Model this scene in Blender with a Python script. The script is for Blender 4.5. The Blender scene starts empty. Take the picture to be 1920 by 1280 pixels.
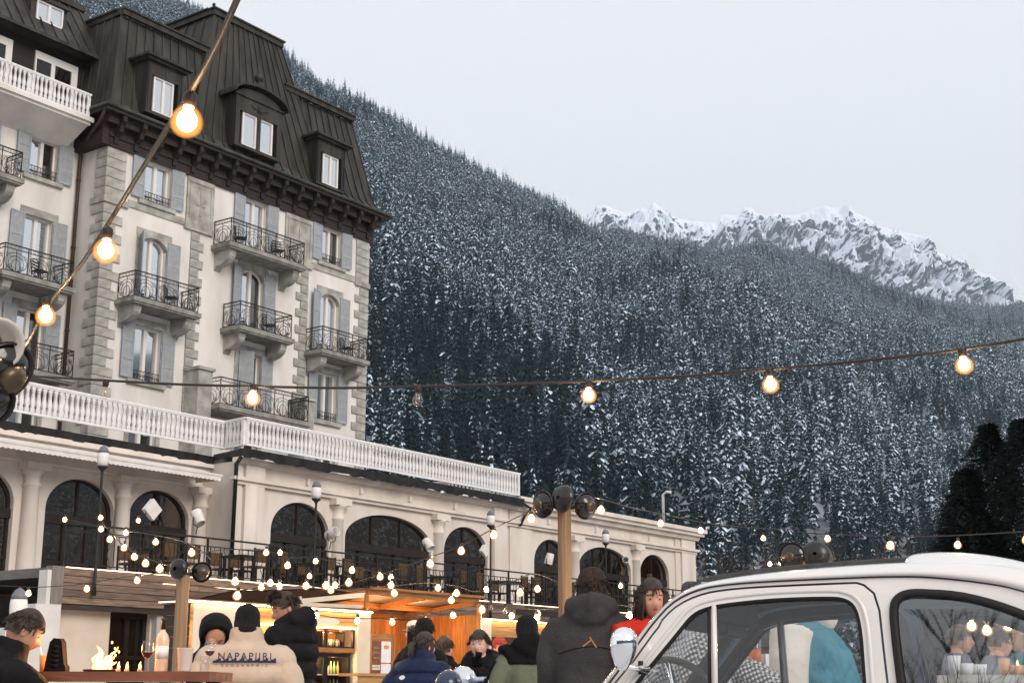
import bpy, bmesh, math, random
from math import sin, cos, pi, radians, sqrt
from mathutils import Vector, Matrix, noise, Quaternion
from mathutils.geometry import tessellate_polygon
random.seed(7)
sc = bpy.context.scene
col = sc.collection
# ------------------------------------------------------------------ camera
F = 2667.0; PITCH = radians(13.7); CAMH = 1.0
cd = bpy.data.cameras.new('camera'); cam = bpy.data.objects.new('camera', cd); col.objects.link(cam)
cam.location = (0, 0, CAMH); cam.rotation_euler = (radians(90) + PITCH, 0, 0)
cd.sensor_width = 36; cd.lens = F / 1920 * 36; cd.clip_start = 0.05; cd.clip_end = 20000
sc.camera = cam
# ------------------------------------------------------------------ sky, sun, exposure
SUN_EL = radians(30); SUN_AZ = radians(140)      # the brighter part of the overcast, behind the camera
wd = bpy.data.worlds.new('World'); sc.world = wd; wd.use_nodes = True
wn = wd.node_tree; wn.nodes.clear()
wo = wn.nodes.new('ShaderNodeOutputWorld'); bg = wn.nodes.new('ShaderNodeBackground')
sk = wn.nodes.new('ShaderNodeTexSky'); sk.sky_type = 'NISHITA'; sk.sun_disc = False
sk.sun_elevation = SUN_EL; sk.sun_rotation = SUN_AZ
mx = wn.nodes.new('ShaderNodeMixRGB'); mx.inputs[0].default_value = 0.94
mx.inputs[2].default_value = (8.75, 8.8, 9.1, 1)  # the even cloud deck
wn.links.new(sk.outputs[0], mx.inputs[1]); wn.links.new(mx.outputs[0], bg.inputs[0])
bg.inputs[1].default_value = 0.1
wn.links.new(bg.outputs[0], wo.inputs[0])
sl = bpy.data.lights.new('sun', 'SUN'); sl.energy = 1.5; sl.angle = radians(30); sl.color = (1, .93, .85)
so = bpy.data.objects.new('sun', sl); col.objects.link(so)
sd = Vector((sin(SUN_AZ) * cos(SUN_EL), cos(SUN_AZ) * cos(SUN_EL), sin(SUN_EL)))
so.rotation_euler = sd.to_track_quat('Z', 'Y').to_euler(); so.location = (0, 0, 60)
sc.view_settings.view_transform = 'Standard'; sc.view_settings.look = 'None'
sc.view_settings.exposure = 0.34; sc.view_settings.gamma = 1.0; sc.view_settings.use_curve_mapping = False
sc.cycles.use_denoising = True; sc.cycles.max_bounces = 6; sc.cycles.transparent_max_bounces = 16
sc.cycles.diffuse_bounces = 3; sc.cycles.glossy_bounces = 3; sc.cycles.volume_bounces = 0
sc.cycles.sample_clamp_indirect = 4

# survey helpers: the bearing of a feature in the photograph -> point at a real distance
def ray(x, y):
    X = (x - 960) / F; Y = (640 - y) / F
    return Vector((X, cos(PITCH) - Y * sin(PITCH), sin(PITCH) + Y * cos(PITCH)))
def at(x, y, D):
    r = ray(x, y); t = D / r.y
    return Vector((t * r.x, D, CAMH + t * r.z))
TH = radians(35.6648)
DU = Vector((sin(TH), cos(TH), 0)); DW = Vector((-cos(TH), sin(TH), 0))   # along / into the hotel front
HROT = math.atan2(DU.y, DU.x)
def W3(u, w, z): return DU * u + DW * w + Vector((0, 0, z))
def at_w(x, y, w):
    r = ray(x, y); t = w / r.dot(DW); p = r * t
    return (p.dot(DU), w, CAMH + p.z)

# ------------------------------------------------------------------ materials
MATS = {}
def nodes(name):
    m = bpy.data.materials.new(name); m.use_nodes = True; n = m.node_tree
    b = n.nodes['Principled BSDF']; return m, n, b
def mat(name, c, c2=None, scale=3.0, rough=.75, metal=0, bump=0, bscale=None, stretch=(1, 1, 1), detail=4, spec=.3, emit=None, estr=0, lo=.35, hi=.65, coat=0):
    if name in MATS: return MATS[name]
    m, n, b = nodes(name)
    b.inputs['Roughness'].default_value = rough; b.inputs['Metallic'].default_value = metal
    b.inputs['Specular IOR Level'].default_value = spec
    if coat: b.inputs['Coat Weight'].default_value = coat; b.inputs['Coat Roughness'].default_value = .06
    tc = n.nodes.new('ShaderNodeTexCoord'); mp = n.nodes.new('ShaderNodeMapping'); mp.inputs['Scale'].default_value = stretch
    n.links.new(tc.outputs['Object'], mp.inputs[0])
    if c2:
        t = n.nodes.new('ShaderNodeTexNoise'); t.inputs['Scale'].default_value = scale; t.inputs['Detail'].default_value = detail
        n.links.new(mp.outputs[0], t.inputs['Vector'])
        r = n.nodes.new('ShaderNodeValToRGB'); r.color_ramp.elements[0].position = lo; r.color_ramp.elements[1].position = hi
        r.color_ramp.elements[0].color = (*c, 1); r.color_ramp.elements[1].color = (*c2, 1)
        n.links.new(t.outputs[0], r.inputs[0]); n.links.new(r.outputs[0], b.inputs['Base Color'])
    else: b.inputs['Base Color'].default_value = (*c, 1)
    if bump:
        t2 = n.nodes.new('ShaderNodeTexNoise'); t2.inputs['Scale'].default_value = bscale or scale * 3; t2.inputs['Detail'].default_value = 5
        n.links.new(mp.outputs[0], t2.inputs['Vector'])
        bp = n.nodes.new('ShaderNodeBump'); bp.inputs['Strength'].default_value = bump; bp.inputs['Distance'].default_value = .02
        n.links.new(t2.outputs[0], bp.inputs['Height']); n.links.new(bp.outputs[0], b.inputs['Normal'])
    if emit: b.inputs['Emission Color'].default_value = (*emit, 1); b.inputs['Emission Strength'].default_value = estr
    MATS[name] = m; return m
def wood(name, c, c2, grain=(1, 14, 14), rough=.7, scale=1.6):
    if name in MATS: return MATS[name]
    m, n, b = nodes(name); b.inputs['Roughness'].default_value = rough
    tc = n.nodes.new('ShaderNodeTexCoord'); mp = n.nodes.new('ShaderNodeMapping'); mp.inputs['Scale'].default_value = grain
    n.links.new(tc.outputs['Object'], mp.inputs[0])
    oi = n.nodes.new('ShaderNodeObjectInfo'); va = n.nodes.new('ShaderNodeVectorMath'); va.operation = 'SCALE'
    cmb = n.nodes.new('ShaderNodeCombineXYZ')
    for i in range(3): n.links.new(oi.outputs['Random'], cmb.inputs[i])
    n.links.new(cmb.outputs[0], va.inputs[0]); va.inputs['Scale'].default_value = 37
    ad = n.nodes.new('ShaderNodeVectorMath'); n.links.new(mp.outputs[0], ad.inputs[0]); n.links.new(va.outputs[0], ad.inputs[1])
    t = n.nodes.new('ShaderNodeTexNoise'); t.inputs['Scale'].default_value = scale; t.inputs['Detail'].default_value = 6; t.inputs['Distortion'].default_value = .6
    n.links.new(ad.outputs[0], t.inputs['Vector'])
    r = n.nodes.new('ShaderNodeValToRGB'); r.color_ramp.elements[0].position = .3; r.color_ramp.elements[1].position = .7
    r.color_ramp.elements[0].color = (*c, 1); r.color_ramp.elements[1].color = (*c2, 1)
    n.links.new(t.outputs[0], r.inputs[0])
    hs = n.nodes.new('ShaderNodeHueSaturation'); n.links.new(r.outputs[0], hs.inputs['Color'])
    mr = n.nodes.new('ShaderNodeMapRange'); mr.inputs['To Min'].default_value = .72; mr.inputs['To Max'].default_value = 1.25
    n.links.new(oi.outputs['Random'], mr.inputs[0]); n.links.new(mr.outputs[0], hs.inputs['Value'])
    n.links.new(hs.outputs[0], b.inputs['Base Color'])
    bp = n.nodes.new('ShaderNodeBump'); bp.inputs['Strength'].default_value = .4; bp.inputs['Distance'].default_value = .01
    n.links.new(t.outputs[0], bp.inputs['Height']); n.links.new(bp.outputs[0], b.inputs['Normal'])
    MATS[name] = m; return m
def emis(name, c, s):
    if name in MATS: return MATS[name]
    m, n, b = nodes(name); b.inputs['Base Color'].default_value = (0, 0, 0, 1)
    b.inputs['Emission Color'].default_value = (*c, 1); b.inputs['Emission Strength'].default_value = s
    MATS[name] = m; return m
def glass_opaque(name, c, gl, rough=.04, gcol=(1, 1, 1)):
    # a pane seen against a dark or curtained room
    m, n, b = nodes(name); n.nodes.remove(b)
    o = n.nodes['Material Output']; d = n.nodes.new('ShaderNodeBsdfDiffuse'); d.inputs[0].default_value = (*c, 1)
    g = n.nodes.new('ShaderNodeBsdfGlossy'); g.inputs['Roughness'].default_value = rough; g.inputs[0].default_value = (*gcol, 1)
    t = n.nodes.new('ShaderNodeTexNoise'); t.inputs['Scale'].default_value = 1.5; bp = n.nodes.new('ShaderNodeBump'); bp.inputs['Strength'].default_value = .12
    tc = n.nodes.new('ShaderNodeTexCoord'); n.links.new(tc.outputs['Object'], t.inputs[0])
    n.links.new(t.outputs[0], bp.inputs['Height']); n.links.new(bp.outputs[0], g.inputs['Normal'])
    x = n.nodes.new('ShaderNodeMixShader'); x.inputs[0].default_value = gl
    n.links.new(d.outputs[0], x.inputs[1]); n.links.new(g.outputs[0], x.inputs[2]); n.links.new(x.outputs[0], o.inputs[0])
    MATS[name] = m; return m
def glass_clear(name, tint=(1, 1, 1), gl=.08):
    m, n, b = nodes(name); n.nodes.remove(b)
    o = n.nodes['Material Output']; d = n.nodes.new('ShaderNodeBsdfTransparent'); d.inputs[0].default_value = (*tint, 1)
    g = n.nodes.new('ShaderNodeBsdfGlossy'); g.inputs['Roughness'].default_value = .02
    fr = n.nodes.new('ShaderNodeLayerWeight'); fr.inputs[0].default_value = .5; pw = n.nodes.new('ShaderNodeMath'); pw.operation = 'POWER'; pw.inputs[1].default_value = 4; n.links.new(fr.outputs['Facing'], pw.inputs[0])
    ma = n.nodes.new('ShaderNodeMath'); ma.operation = 'MULTIPLY_ADD'; ma.inputs[1].default_value = .7; ma.inputs[2].default_value = gl * .5; n.links.new(pw.outputs[0], ma.inputs[0])
    x = n.nodes.new('ShaderNodeMixShader'); n.links.new(ma.outputs[0], x.inputs[0])
    n.links.new(d.outputs[0], x.inputs[1]); n.links.new(g.outputs[0], x.inputs[2]); n.links.new(x.outputs[0], o.inputs[0])
    MATS[name] = m; return m

# ------------------------------------------------------------------ mesh builder
class MB:
    def __init__(s): s.v = []; s.f = []; s.mi = []; s.m = 0; s.sm = []
    def add(s, vs, fs, smooth=False):
        b = len(s.v); s.v += [Vector(p) for p in vs]
        for f in fs: s.f.append([b + i for i in f]); s.mi.append(s.m); s.sm.append(smooth)
        return s
    def quad(s, a, b, c, d): return s.add([a, b, c, d], [(0, 1, 2, 3)])
    def box(s, a, b, M=None):
        (x0, y0, z0), (x1, y1, z1) = a, b
        p = [Vector(q) for q in ((x0, y0, z0), (x1, y0, z0), (x1, y1, z0), (x0, y1, z0), (x0, y0, z1), (x1, y0, z1), (x1, y1, z1), (x0, y1, z1))]
        if M: p = [M @ q for q in p]
        return s.add(p, [(0, 3, 2, 1), (4, 5, 6, 7), (0, 1, 5, 4), (1, 2, 6, 5), (2, 3, 7, 6), (3, 0, 4, 7)])
    def prism(s, poly, ax, a, b, smooth=False):
        # poly in the two other axes, extruded along ax from a to b
        def mk(p, t):
            return {'x': (t, p[0], p[1]), 'y': (p[0], t, p[1]), 'z': (p[0], p[1], t)}[ax]
        n = len(poly); vs = [mk(p, a) for p in poly] + [mk(p, b) for p in poly]
        tr = tessellate_polygon([[Vector((p[0], p[1], 0)) for p in poly]])
        fs = [tuple(t) for t in tr] + [tuple(n + i for i in reversed(t)) for t in tr]
        s.add(vs, fs); bb = len(s.v) - 2 * n
        for i in range(n):
            j = (i + 1) % n; s.f.append([bb + i, bb + j, bb + n + j, bb + n + i]); s.mi.append(s.m); s.sm.append(smooth)
        return s
    def lathe(s, prof, c=(0, 0, 0), n=12, axis=None, smooth=True, cap=True):
        c = Vector(c); q = Vector((0, 0, 1)).rotation_difference(Vector(axis)) if axis is not None else Quaternion()
        vs = []
        for r, z in prof:
            for i in range(n):
                a = 2 * pi * i / n; vs.append(c + q @ Vector((r * cos(a), r * sin(a), z)))
        fs = [(k * n + i, k * n + (i + 1) % n, (k + 1) * n + (i + 1) % n, (k + 1) * n + i) for k in range(len(prof) - 1) for i in range(n)]
        s.add(vs, fs, smooth)
        if cap:
            b = len(s.v) - len(vs); s.f.append([b + i for i in reversed(range(n))]); s.mi.append(s.m); s.sm.append(False)
            s.f.append([b + (len(prof) - 1) * n + i for i in range(n)]); s.mi.append(s.m); s.sm.append(False)
        return s
    def tube(s, pts, r, n=6, r2=None, smooth=True):
        pts = [Vector(p) for p in pts]; m = len(pts); vs = []
        t0 = (pts[1] - pts[0]).normalized(); up = Vector((0, 0, 1)) if abs(t0.z) < .9 else Vector((1, 0, 0))
        x = t0.cross(up).normalized()
        for k, p in enumerate(pts):
            t = (pts[min(k + 1, m - 1)] - pts[max(k - 1, 0)])
            if t.length < 1e-9: t = t0.copy()
            t.normalize(); x = (x - t * x.dot(t)); x = x.normalized() if x.length > 1e-6 else t.orthogonal().normalized(); y = t.cross(x)
            rr = r[k] if isinstance(r, (list, tuple)) else (r if r2 is None else r + (r2 - r) * k / (m - 1))
            ra, rb = rr if isinstance(rr, tuple) else (rr, rr)
            for i in range(n):
                a = 2 * pi * (i + .5) / n; vs.append(p + x * ra * cos(a) + y * rb * sin(a))
        fs = [(k * n + i, k * n + (i + 1) % n, (k + 1) * n + (i + 1) % n, (k + 1) * n + i) for k in range(m - 1) for i in range(n)]
        fs += [tuple(reversed(range(n))), tuple((m - 1) * n + i for i in range(n))]
        return s.add(vs, fs, smooth)
    def ball(s, c, r, n=10, sc3=(1, 1, 1), M=None):
        vs = []; k = max(4, n // 2 + 1); c = Vector(c)
        for j in range(k + 1):
            p = pi * j / k
            for i in range(n):
                a = 2 * pi * i / n; q = Vector((sin(p) * cos(a) * sc3[0], sin(p) * sin(a) * sc3[1], cos(p) * sc3[2])) * r
                vs.append(c + (M @ q if M else q))
        fs = [(j * n + i, (j + 1) * n + i, (j + 1) * n + (i + 1) % n, j * n + (i + 1) % n) for j in range(k) for i in range(n)]
        return s.add(vs, fs, True)
    def mesh(s, name, mats, off=None):
        me = bpy.data.meshes.new(name); o = Vector(off) if off is not None else Vector((0, 0, 0))
        me.from_pydata([tuple(p - o) for p in s.v], [], s.f)
        for m in (mats if isinstance(mats, (list, tuple)) else [mats]): me.materials.append(m)
        me.polygons.foreach_set('material_index', s.mi); me.polygons.foreach_set('use_smooth', s.sm)
        me.validate(); return me
def tag(o, label=None, cat=None, group=None, kind=None):
    if label: o['label'] = label
    if cat: o['category'] = cat
    if group: o['group'] = group
    if kind: o['kind'] = kind
    return o
def link(name, me, parent=None, loc=(0, 0, 0), rot=(0, 0, 0)):
    o = bpy.data.objects.new(name, me); col.objects.link(o); o.location = loc; o.rotation_euler = rot
    if parent: o.parent = parent
    return o
class Thing:
    """an Empty at the thing's base; parts are given in the frame's own coordinates and stored relative to the base"""
    def __init__(s, name, label, cat, base=(0, 0, 0), rotz=0.0, group=None, kind=None, hotel=False):
        s.o = Vector(base) if hotel else Vector((0, 0, 0)); s.hotel = hotel
        s.e = bpy.data.objects.new(name, None); col.objects.link(s.e); s.e.empty_display_size = .2
        s.e.location = W3(*base) if hotel else base; s.e.rotation_euler = (0, 0, HROT if hotel else rotz)
        tag(s.e, label, cat, group, kind)
    def part(s, name, mb, mats, parent=None, label=None, kind=None):
        me = mb.mesh(name, mats, s.o) if isinstance(mb, MB) else mb
        o = link(name, me, parent or s.e); tag(o, label, kind=kind); return o
    def inst(s, name, me, loc, rot=(0, 0, 0), parent=None, scale=None):
        o = link(name, me, parent or s.e, Vector(loc) - s.o, rot)
        if scale: o.scale = scale
        return o
def single(name, mb, mats, label, cat, base=None, group=None, kind=None):
    base = Vector(base) if base is not None else Vector((0, 0, 0))
    o = link(name, mb.mesh(name, mats, base), None, base); return tag(o, label, cat, group, kind)
def copy_thing(root, loc, rotz=None, label=None, scale=None):
    r = root.copy(); col.objects.link(r); r.location = loc
    if rotz is not None: r.rotation_euler = (0, 0, rotz)
    if label: r['label'] = label
    if scale: r.scale = (scale,) * 3
    for ch in list(root.children):
        c = ch.copy(); col.objects.link(c); c.parent = r
        for g in list(ch.children):
            d = g.copy(); col.objects.link(d); d.parent = c
    return r

# palette
plaster = mat('hotel_plaster', (.58, .53, .475), (.76, .71, .655), .9, .9, bump=.25, bscale=30, lo=.22, hi=.6, stretch=(1.3, 1.3, .45), detail=7)
plasterW = mat('wing_plaster', (.56, .48, .41), (.72, .64, .575), 1.2, .9, bump=.25, bscale=25, lo=.2, hi=.6, stretch=(1.2, 1.2, .4), detail=7)
stone = mat('grey_quoin_stone', (.26, .245, .215), (.46, .44, .395), 2.2, .9, bump=.5, bscale=22)
stoneD = mat('weathered_balcony_stone', (.20, .185, .16), (.34, .32, .285), 3, .9, bump=.5, bscale=18)
white = mat('white_paint', (.80, .78, .77), (.70, .675, .66), 6, .55)
whiteB = mat('weathered_white_paint', (.80, .77, .76), (.60, .57, .55), 9, .6, stretch=(1, 1, .5))
winframe = mat('cream_window_frame', (.74, .70, .65), None, rough=.5)
shut = mat('blue_grey_shutter', (.27, .32, .36), (.34, .385, .42), 5, .6)
shutL = mat('shutter_panel', (.30, .31, .32), (.37, .37, .37), 5, .7)
iron = mat('wrought_iron', (.02, .02, .022), (.04, .035, .03), 9, .5, metal=.3)
roofm = mat('dark_zinc_roof', (.019, .0165, .013), (.050, .044, .036), 1.6, .6, metal=.15, stretch=(1.6, 1.6, .25), bump=.15, spec=.4)
roofg = mat('verdigris_zinc', (.030, .030, .024), (.075, .076, .062), 2, .55, metal=.15, stretch=(1, 1, .3))
darkwood = wood('dark_brown_eaves_wood', (.009, .005, .0035), (.024, .013, .009))
black = mat('black_paint', (.015, .014, .014), None, rough=.35, spec=.5)
blackrub = mat('black_rubber', (.013, .011, .010), None, rough=.6)
snow = mat('snow', (.78, .81, .87), (.70, .74, .82), 4, .9, bump=.4, bscale=20)
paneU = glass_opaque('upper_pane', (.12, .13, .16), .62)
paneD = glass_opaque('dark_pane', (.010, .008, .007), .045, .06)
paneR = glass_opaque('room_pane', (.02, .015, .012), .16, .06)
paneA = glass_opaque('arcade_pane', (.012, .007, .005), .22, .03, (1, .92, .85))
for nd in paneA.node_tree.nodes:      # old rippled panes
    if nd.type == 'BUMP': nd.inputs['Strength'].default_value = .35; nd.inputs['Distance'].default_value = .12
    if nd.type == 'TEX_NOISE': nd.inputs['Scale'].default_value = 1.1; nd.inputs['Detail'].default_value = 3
# ================================================================== setting: ground, slopes, mountain
def lerp_pts(pts, x):
    if x <= pts[0][0]: return pts[0][1]
    for (x0, y0), (x1, y1) in zip(pts, pts[1:]):
        if x <= x1: return y0 + (y1 - y0) * (x - x0) / (x1 - x0)
    return pts[-1][1]
m, n, b = nodes('courtyard_snow_ground'); MATS['gr'] = m
b.inputs['Base Color'].default_value = (.32, .31, .31, 1); b.inputs['Roughness'].default_value = .9
t = n.nodes.new('ShaderNodeTexNoise'); t.inputs['Scale'].default_value = 40; t.inputs['Detail'].default_value = 6
r = n.nodes.new('ShaderNodeValToRGB'); r.color_ramp.elements[0].color = (.30, .29, .28, 1); r.color_ramp.elements[1].color = (.72, .73, .77, 1)
r.color_ramp.elements[0].position = .4; r.color_ramp.elements[1].position = .6
n.links.new(t.outputs[0], r.inputs[0]); n.links.new(r.outputs[0], b.inputs['Base Color'])
g = MB(); R = 9000
g.add([(R * cos(a), R * sin(a), 0) for a in [2 * pi * i / 48 for i in range(48)]], [tuple(range(48))])
tag(link('ground', g.mesh('ground', m)), kind='structure')

SKY = [(-900, -420), (-300, -230), (0, -120), (200, -40), (300, 12), (370, 45), (525, 112), (600, 178), (700, 224), (800, 280), (900, 334), (1000, 378), (1080, 410), (1110, 438), (1200, 460),
       (1290, 472), (1350, 488), (1420, 470), (1500, 490), (1580, 518), (1650, 553), (1750, 573), (1850, 584), (1920, 588), (2200, 625), (2700, 700)]
def D1(x): return lerp_pts([(0, 1500), (600, 1550), (1080, 1750), (1500, 2300), (1920, 2900), (2700, 3200)], x)
def D0(x): return lerp_pts([(0, 260), (1000, 270), (1900, 420), (2700, 500)], x)
def slope_pt(x, t, nz=True):
    ys = lerp_pts(SKY, x); d1 = D1(x); d0 = D0(x); D = d0 + (d1 - d0) * t
    pr = at(x, ys, d1); zr = pr.z
    az = pr.x / pr.y
    if t <= 1: z = zr * (t ** 1.12)
    else: z = zr * (1 - (t - 1) * 1.6)
    X = az * D
    if nz:
        w = min(1, t * 3) * (1 - max(0, min(1, t)) ** 6 * .75)
        z += w * (noise.fractal(Vector((X / 330, D / 500, 3.1)), .9, 2.1, 4) * 42 + abs(noise.noise(Vector((X / 160 + D / 700, D / 900, 8)))) * 30)
    return Vector((X, D, z - 1.5))
xs = [-900 + i * 20 for i in range(181)]; ts = [i / 50 for i in range(-1, 66)]
vs = [slope_pt(x, max(t, 0)) if t >= 0 else slope_pt(x, 0) + Vector((0, -60, -10)) for x in xs for t in ts]
k = len(ts)
sm_ = MB(); sm_.add(vs, [(i * k + j, (i + 1) * k + j, (i + 1) * k + j + 1, i * k + j + 1) for i in range(len(xs) - 1) for j in range(k - 1)], True)
floorm = mat('forest_floor_snow', (.05, .055, .05), (.42, .46, .52), .02, .95, lo=.35, hi=.75, detail=8)
tag(link('forested_slope', sm_.mesh('forested_slope', floorm)), kind='structure')

# the valley side behind the camera (out of view, added to darken reflections)
vs = []; na, nt = 60, 10
for i in range(na + 1):
    a = radians(48 + 200 * i / na)
    for j in range(nt + 1):
        t = j / nt; D = 500 + 900 * t; vs.append((sin(a) * D, cos(a) * D, -2 + (330 + 60 * noise.noise(Vector((a * 3, 0, 1)))) * t ** 1.1 + 25 * noise.noise(Vector((a * 12, t * 4, 3))) * min(1, t * 3)))
om = MB(); om.add(vs, [(i * (nt + 1) + j, i * (nt + 1) + j + 1, (i + 1) * (nt + 1) + j + 1, (i + 1) * (nt + 1) + j) for i in range(na) for j in range(nt)], True)
tag(link('added_unseen_slope', om.mesh('added_unseen_slope', mat('added_slope_cover', (.02, .035, .04), (.30, .35, .40), .012, .95, lo=.5, hi=.75, detail=9))), kind='structure')

# far rocky summit ridge
RIDGE = [(1040, 470), (1080, 420), (1105, 402), (1120, 386), (1136, 384), (1150, 391), (1170, 398), (1190, 392), (1212, 388), (1226, 378), (1238, 388), (1250, 402), (1270, 408), (1290, 414), (1320, 416), (1345, 418),
         (1352, 404), (1362, 402), (1375, 404), (1388, 402), (1394, 389), (1410, 390), (1424, 405), (1440, 404), (1452, 398), (1463, 402), (1480, 404), (1492, 402), (1505, 400), (1520, 393), (1545, 385), (1560, 389),
         (1575, 391), (1586, 382), (1597, 397), (1612, 402), (1630, 410), (1648, 424), (1680, 432), (1720, 440), (1742, 446), (1752, 466), (1780, 486), (1800, 489), (1830, 509), (1860, 516), (1875, 530), (1896, 556), (1960, 600), (2100, 640)]
def rock_pt(x, t):
    d1 = 5200; D = 3900 + 1300 * t
    pr = at(x, lerp_pts(RIDGE, x), d1); pb = at(x, 640 if x < 1500 else 660, 3900)
    z = pb.z + (pr.z - pb.z) * t
    X = pr.x / pr.y * D
    w = (1 - max(0, t) ** 8) * min(1, t * 4)
    q = Vector((X / 260, t * 3.2, 1.7))
    z += w * (noise.ridged_multi_fractal(q, 1, 2.2, 5, 1, 2) - 1.1) * 75 if t <= 1 else 0
    D += w * noise.fractal(Vector((X / 90, t * 9, 5)), .8, 2.2, 5) * 170
    return Vector((X, D, z if t <= 1 else pr.z - (t - 1) * 900))
rx = [1040 + i * 2.5 for i in range(425)]; rt = [i / 90 for i in range(97)]
vs = [rock_pt(x, t) for x in rx for t in rt]; k = len(rt)
rm = MB(); rm.add(vs, [(i * k + j, (i + 1) * k + j, (i + 1) * k + j + 1, i * k + j + 1) for i in range(len(rx) - 1) for j in range(k - 1)], False)
m, n, b = nodes('rock_and_snow'); b.inputs['Roughness'].default_value = .9; b.inputs['Specular IOR Level'].default_value = .1
geo = n.nodes.new('ShaderNodeNewGeometry'); sp = n.nodes.new('ShaderNodeSeparateXYZ'); n.links.new(geo.outputs['Normal'], sp.inputs[0])
t1 = n.nodes.new('ShaderNodeTexNoise'); t1.inputs['Scale'].default_value = .034; t1.inputs['Detail'].default_value = 10; t1.inputs['Roughness'].default_value = .68
mpp = n.nodes.new('ShaderNodeMapping'); mpp.inputs['Scale'].default_value = (1.3, .7, .8); mpp.inputs['Rotation'].default_value = (0, .5, 0)
n.links.new(geo.outputs['Position'], mpp.inputs[0]); n.links.new(mpp.outputs[0], t1.inputs['Vector'])
ma = n.nodes.new('ShaderNodeMath'); ma.operation = 'MULTIPLY_ADD'; ma.inputs[1].default_value = .34
n.links.new(sp.outputs[2], ma.inputs[0]); n.links.new(t1.outputs[0], ma.inputs[2])
r = n.nodes.new('ShaderNodeValToRGB'); r.color_ramp.elements[0].position = .42; r.color_ramp.elements[1].position = .49
r.color_ramp.elements[0].color = (.085, .09, .10, 1); r.color_ramp.elements[1].color = (.80, .83, .90, 1)
n.links.new(ma.outputs[0], r.inputs[0]); n.links.new(r.outputs[0], b.inputs['Base Color'])
tag(link('rocky_mountain', rm.mesh('rocky_mountain', m)), kind='structure')

# ------------------------------------------------------------------ conifers
def needle_mat(name, snowy):
    m, n, b = nodes(name); b.inputs['Roughness'].default_value = .95; b.inputs['Specular IOR Level'].default_value = .05
    geo = n.nodes.new('ShaderNodeNewGeometry'); oi = n.nodes.new('ShaderNodeObjectInfo')
    t = n.nodes.new('ShaderNodeTexNoise'); t.inputs['Scale'].default_value = .0048; t.inputs['Detail'].default_value = 5; t.inputs['Roughness'].default_value = .6
    n.links.new(geo.outputs['Position'], t.inputs['Vector'])
    a = n.nodes.new('ShaderNodeMath'); a.operation = 'MULTIPLY_ADD'; a.inputs[1].default_value = .50   # tree by tree
    st = n.nodes.new('ShaderNodeMath'); st.operation = 'MULTIPLY_ADD'; st.inputs[1].default_value = 2.9; st.inputs[2].default_value = -.90; n.links.new(t.outputs[0], st.inputs[0])   # more snow in some stands than in others
    zz_ = n.nodes.new('ShaderNodeSeparateXYZ'); n.links.new(geo.outputs['Position'], zz_.inputs[0]); el = n.nodes.new('ShaderNodeMapRange'); el.inputs['From Min'].default_value = 20; el.inputs['From Max'].default_value = 260; el.inputs['To Min'].default_value = -.26; el.inputs['To Max'].default_value = .05
    n.links.new(zz_.outputs[2], el.inputs[0]); ae = n.nodes.new('ShaderNodeMath'); n.links.new(st.outputs[0], ae.inputs[0]); n.links.new(el.outputs[0], ae.inputs[1])   # less snow low down
    n.links.new(oi.outputs['Random'], a.inputs[0]); n.links.new(ae.outputs[0], a.inputs[2])
    c = n.nodes.new('ShaderNodeMath'); c.operation = 'MULTIPLY_ADD'; c.inputs[1].default_value = .30   # clump by clump
    n.links.new(geo.outputs['Random Per Island'], c.inputs[0]); n.links.new(a.outputs[0], c.inputs[2])
    r = n.nodes.new('ShaderNodeValToRGB'); n.links.new(c.outputs[0], r.inputs[0])
    e = r.color_ramp.elements
    if snowy:
        e[0].position = .55; e[0].color = (.010, .023, .027, 1); e[1].position = .80; e[1].color = (.74, .84, .96, 1)
        q = e.new(.70); q.color = (.22, .29, .34, 1)
    else:
        e[0].position = .5; e[0].color = (.007, .016, .019, 1); e[1].position = .95; e[1].color = (.020, .040, .046, 1)
    n.links.new(r.outputs[0], b.inputs['Base Color']); MATS[name] = m; return m
needle = needle_mat('pine_needles', False); nsnow = needle_mat('snowy_needles', True)
bark = mat('pine_bark', (.05, .038, .03), (.09, .07, .055), 8, .9)
needleG = mat('dark_garden_needles', (.004, .007, .006), (.012, .017, .013), 3, .95, spec=.05)
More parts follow.
